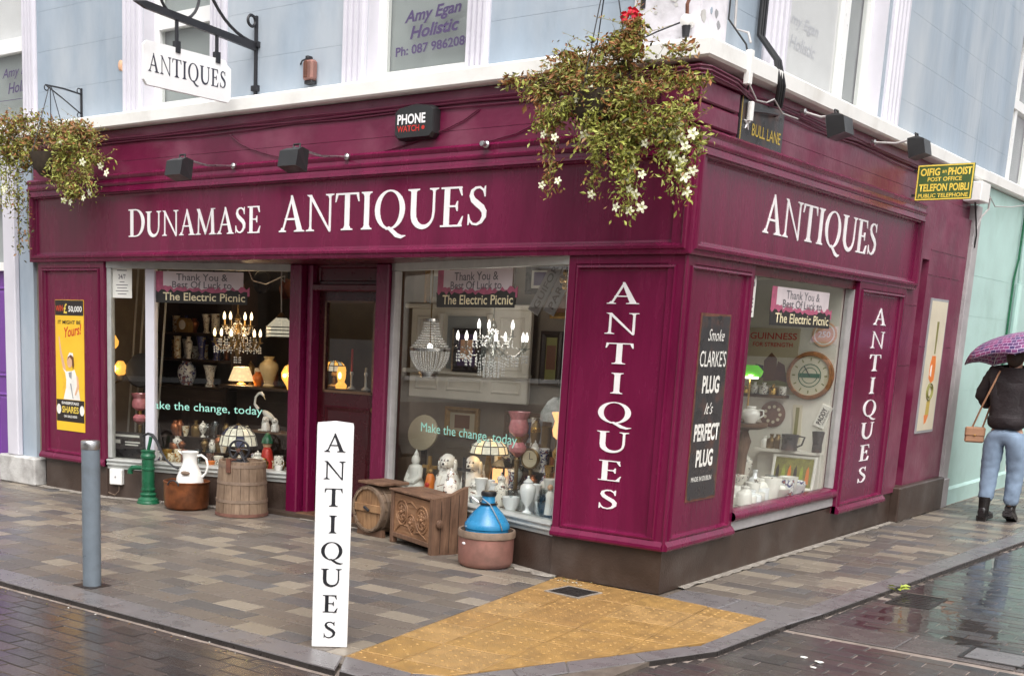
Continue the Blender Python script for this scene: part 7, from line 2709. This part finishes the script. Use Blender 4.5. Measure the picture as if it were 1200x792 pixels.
# slanting enamel street signs
for k, (x, z, lab, rot) in enumerate(((-1.42, 1.95, 'left slanting grey enamel sign at the top of the right window', -58), (-1.26, 1.95, 'right slanting grey enamel sign at the top of the right window', -56))):
    t = thing('old_sign', lab, 'sign', (x, .72 - .06 * k, z), 0, 'slanting signs in the right window')
    M9 = FR(0, 0, 0) @ Matrix.Rotation(R(rot + 180 - 60), 4, 'Z')
    m_ = MB(); m_.bbox(-.21, -.05, -.006, .21, .05, .006, .002, M9); m_.build('plate', MATS['grey_board'], t, smooth=0)
    text(('GUIFOR', 'PARCEL')[k], M9 @ Matrix.Translation((0, 0, .0065)), .34, .05, 'enamel_dark', t, bold=.02)
    m_ = MB(); m_.tube([(0, 0, .0), (0, .05, .34 )], .003, 5); m_.build('hanging_wire', MATS['iron'], t)
t = thing('reflection_board', 'large grey panelled board standing in for a reflected building behind the two chandeliers', 'reflection_board', (-2.62, 1.50, 1.40))  # added board, stands in for the grey building mirrored in this window
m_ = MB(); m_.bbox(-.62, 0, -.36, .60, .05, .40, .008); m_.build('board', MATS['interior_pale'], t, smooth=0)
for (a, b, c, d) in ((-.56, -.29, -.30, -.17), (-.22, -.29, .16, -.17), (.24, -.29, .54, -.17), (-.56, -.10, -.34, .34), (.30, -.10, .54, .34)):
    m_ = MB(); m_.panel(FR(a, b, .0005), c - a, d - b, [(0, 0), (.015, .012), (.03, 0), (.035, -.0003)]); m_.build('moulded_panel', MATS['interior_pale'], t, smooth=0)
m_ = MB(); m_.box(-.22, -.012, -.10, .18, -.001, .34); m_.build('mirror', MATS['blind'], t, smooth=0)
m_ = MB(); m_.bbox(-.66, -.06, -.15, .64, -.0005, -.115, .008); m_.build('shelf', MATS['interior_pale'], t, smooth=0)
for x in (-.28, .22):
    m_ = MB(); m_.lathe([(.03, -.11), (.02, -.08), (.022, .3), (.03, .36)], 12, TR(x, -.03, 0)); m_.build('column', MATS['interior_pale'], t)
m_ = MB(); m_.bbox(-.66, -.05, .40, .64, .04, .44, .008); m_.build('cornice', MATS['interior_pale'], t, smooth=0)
t = thing('clock_dial', 'pale round dial leaning at the left of the right window', 'dial', (-2.80, 1.16, .345))
m_ = MB(); m_.lathe([(.15, 0), (.15, .02), (.14, .025), (.001, .025)], 28, FR(0, .42, 0) @ Matrix.Rotation(R(-12), 4, 'X'), cap=False); m_.build('disc', MATS['cream_dark'], t)
m_ = MB(); m_.box(-.02, .0, .0, .02, .03, .42); m_.build('stand', MATS['wood_dark'], t, smooth=0)

# figures on the floor of the right window
t = thing('buddha_statue', 'white seated buddha statue at the left of the right window', 'statue', (-2.64, .86, fz), R(-20))
t.scale = (.78, .78, .82)
m_ = MB(); m_.lathe([(.125, 0), (.13, .02), (.115, .05), (.09, .10), (.085, .15), (.095, .2), (.075, .225), (.035, .235)], 18, Matrix.Diagonal((1, .7, 1, 1))); m_.build('body', MATS['alabaster'], t, smooth=80)
m_ = MB(); m_.ball((0, -.005, .275), .05, 10, (.9, .95, 1.15)); m_.build('head', MATS['alabaster'], t, smooth=80)
m_ = MB(); m_.lathe([(.03, .318), (.026, .34), (.012, .36), (.002, .385)], 10); m_.build('topknot', MATS['alabaster'], t, smooth=80)
for s_ in (-1, 1):
    m_ = MB(); m_.tube([(s_ * .085, 0, .2), (s_ * .115, -.02, .12), (s_ * .07, -.075, .065), (0, -.09, .06)], [.03, .027, .024, .02], 8); m_.build('arm', MATS['alabaster'], t)
    m_ = MB(); m_.ball((s_ * .046, 0, .27), .012, 6, (.6, 1, 2)); m_.build('ear', MATS['alabaster'], t)
t = thing('robed_figure', 'small red and gold robed figure before the white buddha', 'figurine', (-2.40, .74, fz))
m_ = MB(); m_.lathe([(.045, 0), (.05, .03), (.035, .12), (.02, .145)], 12); m_.build('robe', MATS['orange'], t, smooth=80)
m_ = MB(); m_.ball((0, -.03, .055), .026, 6); m_.build('heart', MATS['red_paint'], t, smooth=80)
m_ = MB(); m_.ball((0, 0, .165), .022, 8); m_.build('head', MATS['gilt'], t, smooth=80)
t = thing('gilt_crucifix', 'gilt standing cross figure beside the white buddha', 'cross', (-2.50, .86, fz))
m_ = MB(); m_.box(-.012, -.01, 0, .012, .01, .27); m_.box(-.07, -.009, .17, .07, .0098, .195); m_.build('cross', MATS['gilt'], t, smooth=0)
m_ = MB(); m_.lathe([(.05, 0), (.045, .02), (.02, .035)], 12); m_.build('base', MATS['gilt'], t)
m_ = MB(); m_.tube([(0, -.02, .2), (0, -.024, .12), (0, -.02, .06)], [.012, .014, .008], 6); m_.build('figure', MATS['brass'], t)
spaniel('left large white china spaniel in the right window', (-2.17, .66, fz), .95, .25)
spaniel('right large white china spaniel beside the black cross', (-1.96, .70, fz), .95, .25)
spaniel('small china spaniel right of the black cross', (-1.80, .50, fz), .5, .3)
t = thing('black_crucifix', 'black iron cross standing between the china spaniels', 'cross', (-1.88, .46, fz))
m_ = MB(); m_.box(-.011, -.008, 0, .011, .008, .34); m_.box(-.055, -.007, .235, .055, .0078, .257); m_.build('cross', MATS['iron'], t, smooth=0)
m_ = MB(); m_.bbox(-.05, -.04, 0, .05, .04, .02, .004); m_.build('base', MATS['iron'], t, smooth=0)
vessel('round white vase with dark flowers right of the carved chest', 'ginger', (-1.93, .36, fz), .07, .21, 'floral', lid=True)
vessel('lidded white vase with dark flowers above the blue can', 'ginger', (-1.49, .38, fz), .07, .22, 'floral', lid=True)
vessel('low clear cut glass bowl above the blue can', 'bowl', (-1.36, .32, fz), .085, .11, 'crystal', cat='bowl')
vessel('clear cut glass tumbler beside the glass bowl', 'flare', (-1.58, .34, fz), .05, .12, 'crystal', cat='glass')
vessel('tall lidded cut glass jar near the corner pilaster', 'urn', (-1.21, .30, fz), .075, .28, 'crystal', cat='jar')
vessel('white frilled glass vase near the corner pilaster', 'trumpet', (-1.08, .40, fz), .075, .26, 'ceramic')
vessel('clear glass decanter between the glass jar and the bowl', 'bottle', (-1.28, .44, fz), .05, .2, 'crystal', cat='decanter')
vessel('small clear glass dish at the front of the right window', 'bowl', (-1.72, .40, fz), .06, .07, 'crystal', cat='dish')
t = thing('standing_figure', 'thin white and gold figurine beside the corner pilaster', 'figurine', (-.98, .22, fz))
m_ = MB(); m_.lathe([(.032, 0), (.034, .04), (.026, .14), (.03, .18), (.014, .2)], 12); m_.build('robe', MATS['ceramic'], t, smooth=80)
m_ = MB(); m_.ball((0, 0, .225), .022, 8); m_.build('head', MATS['skin_ink'], t, smooth=80)
m_ = MB(); m_.lathe([(.036, 0), (.036, .035)], 12, TR(0, 0, -.0)); m_.build('base', MATS['black_metal'], t)
t = thing('square_lantern', 'square lantern with glowing orange panes in the right window', 'lantern', (-1.74, .76, fz))
for sx_ in (-1, 1):
    for sy_ in (-1, 1):
        m_ = MB(); m_.box(sx_ * .055 - .006, sy_ * .055 - .006, 0, sx_ * .055 + .006, sy_ * .055 + .006, .27); m_.build('corner_post', MATS['black_metal'], t, smooth=0)
m_ = MB(); m_.box(-.05, -.052, .10, .05, .052, .25); m_.build('pane', MATS['shade_orange'], t, smooth=0)
m_ = MB(); m_.add([(-.07, -.07, .27), (.07, -.07, .27), (.07, .07, .27), (-.07, .07, .27), (0, 0, .34)], [(0, 1, 4), (1, 2, 4), (2, 3, 4), (3, 0, 4), (3, 2, 1, 0)]); m_.build('roof', MATS['black_metal'], t, smooth=0)
m_ = MB(); m_.box(-.06, -.06, .0, .06, .06, .1); m_.build('base', MATS['black_metal'], t, smooth=0)
t = thing('brass_clock', 'round brass wall clock at the right of the right window', 'clock', (-1.42, .66, fz))
m_ = MB(); m_.lathe([(.075, 0), (.08, .02), (.07, .03), (.065, .022), (.001, .022)], 24, FR(0, .36, .0), cap=False); m_.build('case', MATS['brass_dark'], t)
m_ = MB(); m_.lathe([(.062, 0), (.062, .002)], 24, FR(0, .36, .0235)); m_.build('dial', MATS['cream_dark'], t)
m_ = MB(); m_.box(-.002, -.028, .36, .002, -.0265, .405); m_.box(-.002, -.0285, .358, .03, -.027, .362); m_.build('hands', MATS['black_letter'], t, smooth=0)
m_ = MB(); m_.lathe([(.06, 0), (.055, .015), (.015, .03), (.015, .28)], 12); m_.build('stand', MATS['brass_dark'], t)
t = thing('ribbed_shade_lamp', 'grey ribbed glass shade lamp by the corner pilaster', 'lamp', (-1.14, .55, fz))
m_ = MB(); m_.lathe([(.07, 0), (.06, .02), (.02, .04), (.016, .68)], 14); m_.build('base', MATS['brass_dark'], t)
m_ = MB(); m_.lathe([(.14, .66), (.135, .72), (.09, .80), (.05, .83), (.045, .83), (.13, .7)], 24, cap=False); m_.build('lamp_shade', MATS['grey_glass'], t, smooth=25)
t = thing('letter_block', 'small grey wooden letter block standing by the pilaster', 'ornament', (-1.06, .60, fz))
m_ = MB(); m_.panel(FR(-.075, .14, .02), .15, .26, [(0, -.02), (0, 0), (.03, 0), (.035, -.012)]); m_.build('frame', MATS['grey_board'], t, smooth=0)
m_ = MB(); m_.box(-.05, -.0, 0, .05, .03, .139); m_.build('foot', MATS['grey_board'], t, smooth=0)
t = thing('brass_ornament', 'brass scrolled wall lamp at the top right of the right window', 'lamp', (-1.10, .50, 1.99))
for k in range(6):
    a = 2 * PI * k / 6
    m_ = MB(); m_.ball((.05 * math.cos(a), -.01, .05 * math.sin(a)), .028, 6, (1, .4, 1)); m_.build('scroll', MATS['brass'], t)
m_ = MB(); m_.ball((0, -.02, 0), .03, 8); m_.build('boss', MATS['brass'], t)
m_ = MB(); m_.tube([(0, 0, 0), (.0, .03, .1), (0, .03, .31)], .006, 6); m_.build('hanger', MATS['brass_dark'], t)
m_ = MB(); m_.tube([(.02, -.03, .0), (.10, -.05, .02)], .01, 6); m_.build('arm', MATS['ceramic'], t)

# ---- lane window
yb = 3.074
t = thing('advert_poster', 'old stout advertising poster with red lettering behind the lane window', 'poster', (-.62, yb, 1.46))
m_ = MB(); m_.box(-.215, -.012, -.27, .22, 0, .27); m_.build('board', MATS['cream_dark'], t, smooth=0)
text('GUINNESS', FR(0, .205, .0122), .40, .055, 'red_paint', t, bold=.012)
text('FOR STRENGTH', FR(0, .135, .0122), .34, .036, 'red_paint', t, bold=.012)
for (pts, mt, z) in (([(-.16, -.2), (.18, -.2), (.16, -.1), (.05, -.05), (-.12, -.08)], 'olive', 0), ([(-.05, -.17), (.06, -.16), (.05, .02), (.0, .07), (-.06, .0)], 'hair_ink', .0005), ([(.04, -.15), (.15, -.17), (.12, -.03), (.06, .0)], 'rust', .001), ([(-.15, -.12), (-.05, -.14), (-.06, -.04), (-.13, -.03)], 'enamel_dark', .001)):
    m_ = MB(); m_.prism(pts, .0122 + z, .0126 + z, FR(0, 0, 0)); m_.build('picture_shape', MATS[mt], t, smooth=0)
t = thing('advert_clock', 'large round cream clock with dark red rim behind the lane window', 'clock', (-.275, yb, 1.355))
m_ = MB(); m_.lathe([(.19, 0), (.197, .02), (.19, .045), (.165, .05), (.16, .035)], 40, FR(0, 0, 0), cap=False); m_.build('rim', MATS['leaf_rust'], t)
m_ = MB(); m_.lathe([(.165, .036), (.001, .0361)], 40, FR(0, 0, 0), cap=False); m_.build('dial', MATS['cream'], t)
for (r0, r1) in ((.088, .095), (.06, .066)):
    m_ = MB(); m_.lathe([(r0, .037), (r0, .038), (r1, .038), (r1, .037)], 36, FR(0, 0, 0), cap=False); m_.build('ring', MATS['dark_green'], t)
m_ = MB(); m_.box(-.085, -.016, .0385, .085, .018, .039, FR(0, 0, 0)); m_.build('name_bar', MATS['dark_green'], t, smooth=0)
m_ = MB()
for k in range(12):
    a = 2 * PI * k / 12
    m_.box(-.005, .12, .0365, .005, .145, .0375, FR(0, 0, 0) @ Matrix.Rotation(a, 4, 'Z'))
m_.build('hour_marks', MATS['olive'], t, smooth=0)['kind'] = 'stuff'
m_ = MB(); m_.box(-.004, -.01, .0395, .004, .09, .0405, FR(0, 0, 0) @ Matrix.Rotation(.6, 4, 'Z')); m_.build('hand', MATS['black_letter'], t, smooth=0)
t = thing('round_badge', 'round red and cream badge sign under the lane window banner', 'sign', (-.20, yb, 1.69))
m_ = MB(); m_.lathe([(.10, 0), (.10, .008), (.001, .008)], 28, FR(0, 0, 0), cap=False); m_.build('disc', MATS['skin_ink'], t)
m_ = MB(); m_.lathe([(.075, .0085), (.075, .0095), (.085, .0095), (.085, .0085)], 28, FR(0, 0, 0), cap=False); m_.build('ring', MATS['poster_white'], t)
text('250', FR(0, 0, .009), .10, .05, 'poster_white', t, bold=.02)
t = thing('red_tray', 'round red patterned tray left of the grey jug in the lane window', 'tray', (-.56, yb, 1.02))
m_ = MB(); m_.lathe([(.105, 0), (.11, .015), (.1, .018), (.001, .012)], 28, FR(0, 0, 0), cap=False); m_.build('disc', MATS['rust'], t)
m_ = MB()
for k in range(9):
    a = 2 * PI * k / 9
    m_.lathe([(.014, .016), (.014, .019)], 8, FR(.065 * math.cos(a), .065 * math.sin(a), 0))
m_.build('spots', MATS['cream'], t)['kind'] = 'stuff'
t = thing('brand_plaque', 'small tilted white lettered plaque at the right of the lane window', 'sign', (-.14, yb, 1.03))
M9 = FR(0, 0, 0) @ Matrix.Rotation(R(70), 4, 'Z')
m_ = MB(); m_.bbox(-.095, -.045, 0, .095, .045, .012, .002, M9); m_.build('plate', MATS['poster_white'], t, smooth=0)
m_ = MB(); m_.panel(M9 @ Matrix.Translation((-.09, -.04, .0122)), .18, .08, [(0, 0), (0, .001), (.006, .001), (.006, .0)]); m_.build('border', MATS['poster_white'], t, smooth=0)
text('PADDY', M9 @ Matrix.Translation((0, .008, .0135)), .14, .042, 'black_letter', t, bold=.03)
text('OLD IRISH', M9 @ Matrix.Translation((0, -.026, .0135)), .12, .014, 'black_letter', t, bold=.01)
t = thing('arrow_sign', 'cream arrow shaped pointer sign hanging in the lane window', 'sign', (-.36, yb, .94))
m_ = MB(); m_.prism([(-.035, .17), (.04, .17), (.055, -.12), (.02, -.18), (-.015, -.12)], 0, .008, FR(0, 0, 0)); m_.build('plate', MATS['cream'], t, smooth=0)
m_ = MB(); m_.box(-.008, -.10, .0083, .022, .15, .0088, FR(0, 0, 0)); m_.build('print', MATS['olive'], t, smooth=0)
t = thing('framed_print', 'framed print of dancing figures on the floor of the lane window', 'picture', (-.25, 2.86, .431), R(0))
M9 = FR(0, 0, 0) @ Matrix.Rotation(R(-10), 4, 'X')
m_ = MB(); m_.panel(M9 @ Matrix.Translation((-.2, 0, 0)), .36, .28, [(0, -.015), (0, .01), (.015, .01), (.02, .004)]); m_.build('frame', MATS['poster_white'], t, smooth=0)
m_ = MB(); m_.box(-.178, .022, .0045, .138, .258, .005, M9); m_.build('image', MATS['leaf_olive'], t, smooth=0)
for k in range(6):
    m_ = MB(); x = -.155 + .05 * k
    m_.prism([(x - .012, .05), (x + .022, .05), (x + .016, .16), (x + .006, .2), (x - .008, .16)], .0052 + .0003 * (k % 2), .006 + .0003 * (k % 2), M9); m_.build('figure', MATS[('poster_black', 'yellow_green', 'orange')[k % 3]], t, smooth=0)
t = thing('wall_shelf', 'narrow wooden shelf across the back of the lane window', 'shelf', (-.5, 3.0, 1.16))
m_ = MB(); m_.box(-.34, -.06, 0, .06, .073, .022); m_.build('board', MATS['wood_mid'], t, smooth=0)
t = thing('plant_stand', 'carved wooden stand with round top in the lane window', 'stand', (-.50, 2.35, .431))
m_ = MB(); m_.lathe([(.17, .52), (.175, .53), (.175, .55), (.001, .552)], 24, cap=False); m_.lathe([(.12, .50), (.17, .519), (.001, .519)], 24, cap=False); m_.build('top', MATS['wood_mid'], t)
m_ = MB(); m_.lathe([(.07, 0), (.05, .02), (.03, .06), (.04, .3), (.06, .4), (.03, .48), (.06, .52)], 14); m_.build('column', MATS['wood_chest'], t)
vessel('white china teapot on the wooden stand', 'ginger', (-.44, 2.3, .984), .07, .13, 'ceramic', cat='teapot', handle=1, spout=True)
vessel('white china cup on the wooden stand', 'mug', (-.57, 2.36, .984), .045, .07, 'floral', cat='cup', handle=1)
t = thing('bankers_lamp', 'desk lamp with bright green glass shade in the lane window', 'lamp', (-.53, 2.44, .984))
t.scale = (.8, .8, .95)
m_ = MB(); m_.lathe([(.06, 0), (.06, .015), (.012, .03), (.01, .38)], 14); m_.build('stem', MATS['brass'], t)
m_ = MB(); m_.tube([(-.11, 0, .40), (-.06, 0, .42), (.06, 0, .42), (.11, 0, .40)], [.03, .05, .05, .03], 12); m_.build('lamp_shade', MATS['green_glass'], t)
m_ = MB(); m_.tube([(-.08, 0, .368), (.08, 0, .368)], .012, 8); m_.build('tube', MATS['bulb_white'], t)
point((0, -.04, .35), .4, (1, .95, .8), .03, t)
t = thing('dark_jug', 'dark grey jug with angular handle in the lane window', 'jug', (-.33, 2.9, .745))
m_ = MB(); m_.lathe([(.065, 0), (.06, .05), (.07, .13), (.066, .13), (.001, .1)], 16, cap=False); m_.build('body', MATS['enamel_dark'], t)
m_ = MB(); m_.tube([(.06, 0, .12), (.12, 0, .115), (.1, 0, .05), (.06, 0, .03)], .008, 6); m_.build('handle', MATS['enamel_dark'], t)
t = thing('goods_riser', 'low pale step under the jugs in the lane window', 'step', (-.22, 2.97, .431))
m_ = MB(); m_.box(-.4, -.085, .29, .12, .09, .313); m_.build('tread', MATS['interior_pale'], t, smooth=0)
m_ = MB(); m_.box(-.4, .02, 0, .12, .05, .29); m_.build('upright', MATS['interior_pale'], t, smooth=0)
vessel('tall black pint tumbler at the right of the lane window', 'flare', (-.11, 2.92, .745), .05, .17, 'enamel_dark', cat='glass')
china = [(-.20, 1.55, 'bowl', .09, .06, 'ceramic', 'white china bowl nearest the left of the lane window floor'), (-.34, 1.75, 'ginger', .07, .12, 'blue_white', 'blue and white jar at the left of the lane window floor'),
         (-.22, 2.0, 'bowl', .085, .09, 'crystal', 'cut glass bowl on the lane window floor'), (-.38, 2.05, 'trumpet', .07, .16, 'floral', 'small flowered vase on the lane window floor'),
         (-.15, 2.25, 'bowl', .1, .07, 'ceramic', 'wide white dish on the lane window floor'), (-.27, 2.42, 'ginger', .075, .11, 'floral_gold', 'gilt china jar beside the wooden stand'),
         (-.14, 2.6, 'bowl', .085, .08, 'crystal', 'second cut glass bowl before the framed print'), (-.32, 2.2, 'bottle', .045, .2, 'crystal', 'clear glass bottle beside the wooden stand'),
         (-.45, 1.6, 'cylinder', .06, .2, 'blue_white', 'blue and white cylinder vase at the left of the lane window'), (-.13, 1.85, 'mug', .045, .07, 'ceramic', 'plain white cup near the lane window glass'),
         (-.60, 1.9, 'ginger', .09, .22, 'floral', 'large flowered jar behind the lane window china'), (-.62, 2.65, 'baluster', .09, .3, 'floral', 'tall flowered vase behind the wooden stand')]
for (x, y, kd, r_, h_, mt, lab) in china:
    vessel(lab, kd, (x, y, .431), r_, h_, mt, cat='china', group='china in the lane window', name='china_piece')

# crowded small glass and china that fills the windows
rnd = random.Random(17)
WORD = {'crystal': 'cut glass', 'clear_glass': 'clear glass', 'floral': 'flowered', 'brass_dark': 'dull brass', 'ceramic': 'white', 'blue_white': 'blue and white', 'copper': 'copper', 'floral_gold': 'gilt patterned', 'copper_pink': 'pinkish', 'brass': 'brass', 'blue_dark': 'dark blue'}
KIND = {'flare': 'tumbler', 'bowl': 'bowl', 'mug': 'cup', 'bottle': 'bottle', 'trumpet': 'flared vase', 'baluster': 'shouldered vase', 'urn': 'urn', 'ginger': 'round jar', 'cylinder': 'straight vase'}
def stepped(label, x, y, w, zs):
    t_ = thing('stepped_rack', label, 'rack', (x, y, fz), R(-17) if x > -3 else R(19))
    for k, z in enumerate(zs):
        m_ = MB(); m_.box(-w / 2, .09 * k, z - .015, w / 2, .09 * k + .10, z); m_.build('tread', MATS['wood_dark'], t_, smooth=0)
        m_ = MB(); m_.box(-w / 2, .09 * k + .085, 0, w / 2, .09 * k + .099, z - .0155); m_.build('riser', MATS['wood_dark'], t_, smooth=0)
    return t_
def on_rack(x, y, w, zs, ang):
    def f(k, r):
        q = k % len(zs)
        u, v = r.uniform(-w / 2 + .05, w / 2 - .05), .09 * q + .05
        return x + u * math.cos(ang) - v * math.sin(ang), y + u * math.sin(ang) + v * math.cos(ang), fz + zs[q]
    return f
def crowd(label, cat, group, name, n, place, kinds, mats, rs, hs):
    for k in range(n):
        x, y, z = place(k, rnd)
        h_ = rnd.uniform(*hs)
        kd, mt = rnd.choice(kinds), rnd.choice(mats)
        vessel('small %s %s %s' % (WORD[mt], KIND[kd], label), kd, (x, y, z), rnd.uniform(*rs), h_, mt, cat=cat, group=group, name=name)
def along(P, Q, d0, d1, z):
    n_ = Vector((-(Q - P).y, (Q - P).x, 0)).normalized()
    def f(k, r):
        p = P.lerp(Q, r.uniform(.06, .94)) + n_ * r.uniform(d0, d1)
        return p.x, p.y, z
    return f
crowd('crowded along the foot of the right window', 'glassware', 'crowded glassware in the right window', 'glassware', 34, along(D.lerp(E_, .42), E_, .16, .34, fz), ['flare', 'bowl', 'mug', 'bottle', 'trumpet'], ['crystal', 'clear_glass', 'clear_glass'], (.05, .085), (.08, .2))
crowd('among the goods at the back of the right window', 'ornament', 'ornaments at the back of the right window', 'ornament', 16, along(D, E_, .38, .5, fz), ['baluster', 'urn', 'ginger', 'cylinder'], ['floral', 'brass_dark', 'ceramic', 'blue_white', 'copper'], (.05, .075), (.14, .3))
crowd('crowded along the foot of the left window', 'china', 'crowded china in the left window', 'china_piece', 20, along(A.lerp(B, .12), B, .14, .34, fz), ['bowl', 'mug', 'ginger', 'flare', 'baluster'], ['floral', 'floral_gold', 'ceramic', 'copper_pink', 'blue_white', 'brass'], (.04, .065), (.05, .13))
crowd('crowded on the floor of the lane window', 'china', 'crowded china on the lane window floor', 'china_piece', 34, lambda k, r: (r.uniform(-.32, -.11), r.uniform(1.5, 2.75), .431), ['bowl', 'mug', 'ginger', 'flare', 'trumpet', 'bottle'], ['ceramic', 'crystal', 'floral', 'ceramic', 'blue_white', 'clear_glass'], (.045, .08), (.06, .17))
crowd('on the dresser shelves in the left window', 'ornament', 'small ornaments on the dresser', 'ornament', 14, lambda k, r: (-6.33 + .15 * (k % 7) + r.uniform(-.02, .02), 1.53, (zs2, zs3)[k // 7]), ['baluster', 'trumpet', 'cylinder', 'mug'], ['brass', 'blue_dark', 'floral_gold', 'copper', 'floral'], (.05, .07), (.1, .2))

stepped('dark stepped rack of ornaments at the back of the right window', -1.50, .62, .95, (.12, .26, .42))
crowd('on the stepped rack in the right window', 'ornament', 'ornaments on the right stepped rack', 'ornament', 27, on_rack(-1.50, .62, .95, (.12, .26, .42), R(-17)), ['baluster', 'urn', 'ginger', 'cylinder', 'trumpet', 'bottle', 'mug'], ['floral', 'brass_dark', 'ceramic', 'blue_white', 'copper', 'clear_glass', 'brass'], (.045, .07), (.1, .24))
stepped('dark stepped rack of china behind the barrel in the left window', -4.95, .62, .95, (.10, .22))
crowd('on the stepped rack in the left window', 'ornament', 'ornaments on the left stepped rack', 'ornament', 18, on_rack(-4.95, .62, .95, (.10, .22), R(19)), ['baluster', 'urn', 'ginger', 'bowl', 'mug', 'bottle'], ['floral', 'brass_dark', 'ceramic', 'floral_gold', 'copper', 'clear_glass'], (.045, .07), (.08, .17))
crowd('on the dark table in the left window', 'ornament', 'ornaments on the left window table', 'ornament', 9, lambda k, r: (-5.16 + .105 * k, 1.46, zt), ['baluster', 'urn', 'bottle', 'mug', 'trumpet'], ['brass', 'brass_dark', 'copper', 'floral', 'clear_glass'], (.05, .07), (.14, .3))
crowd('on the riser at the back of the lane window', 'china', 'china on the lane window riser', 'china_piece', 5, lambda k, r: (-.56 + .055 * k, 2.95, .745), ['mug', 'ginger', 'bottle'], ['ceramic', 'floral', 'brass_dark'], (.03, .04), (.07, .13))
crowd('on the narrow shelf of the lane window', 'china', 'china on the lane window shelf', 'china_piece', 5, lambda k, r: (-.80 + .08 * k, 3.02, 1.183), ['mug', 'ginger', 'bottle'], ['ceramic', 'floral', 'brass'], (.03, .04), (.06, .1))
for k in range(5):
    t = thing('hanging_pan', ['copper', 'dark', 'copper', 'small dark', 'small copper'][k] + ' pan hanging ' + ['left of the left window banner', 'behind the left window banner', 'between banner and pendant lamp', 'above the leaded pendant lamp', 'above the door post inside the window'][k], 'pan', (-5.55 + .32 * k, 1.05, 1.93 + .06 * (k % 2)))
    r_ = .10 - .012 * (k % 3)
    m_ = MB(); m_.lathe([(r_ * .9, 0), (r_, .05), (r_ * 1.02, .052), (r_ * .86, .004), (.001, .004)], 18, FR(0, 0, 0), cap=False); m_.build('bowl', MATS['copper' if k % 2 == 0 else 'black_metal'], t)
    m_ = MB(); m_.tube([(0, -.03, r_), (0, -.02, r_ + .16), (0, -.01, 2.3 - t.location.z)], [.008, .008, .003], 6); m_.build('handle', MATS['iron'], t)
for k, (x, z, w, h, fm, pmt, inn) in enumerate(((-1.22, 1.98, .3, .34, 'wood_mid', 'cream_dark', 'olive'), (-1.30, 1.12, .26, .3, 'gilt', 'paper', 'skin_ink'), (-2.05, 2.05, .26, .24, 'enamel_dark', 'paper', 'violet_text'), (-3.20, 1.30, .22, .3, 'gilt', 'olive', 'hair_ink'), (-2.10, .82, .42, .3, 'wood_mid', 'grey_board', 'navy'), (-2.75, .84, .36, .26, 'gilt', 'cream_dark', 'hair_ink'))):
    picture(['wood framed print behind the slanting signs', 'small gilt framed portrait by the grey shade lamp', 'black framed print right of the right window banner', 'small gilt picture near the door edge of the right window', 'low wood framed print behind the china spaniels', 'low gilt framed print behind the white buddha'][k], x, z, w, h, fm, pmt, inner=inn)
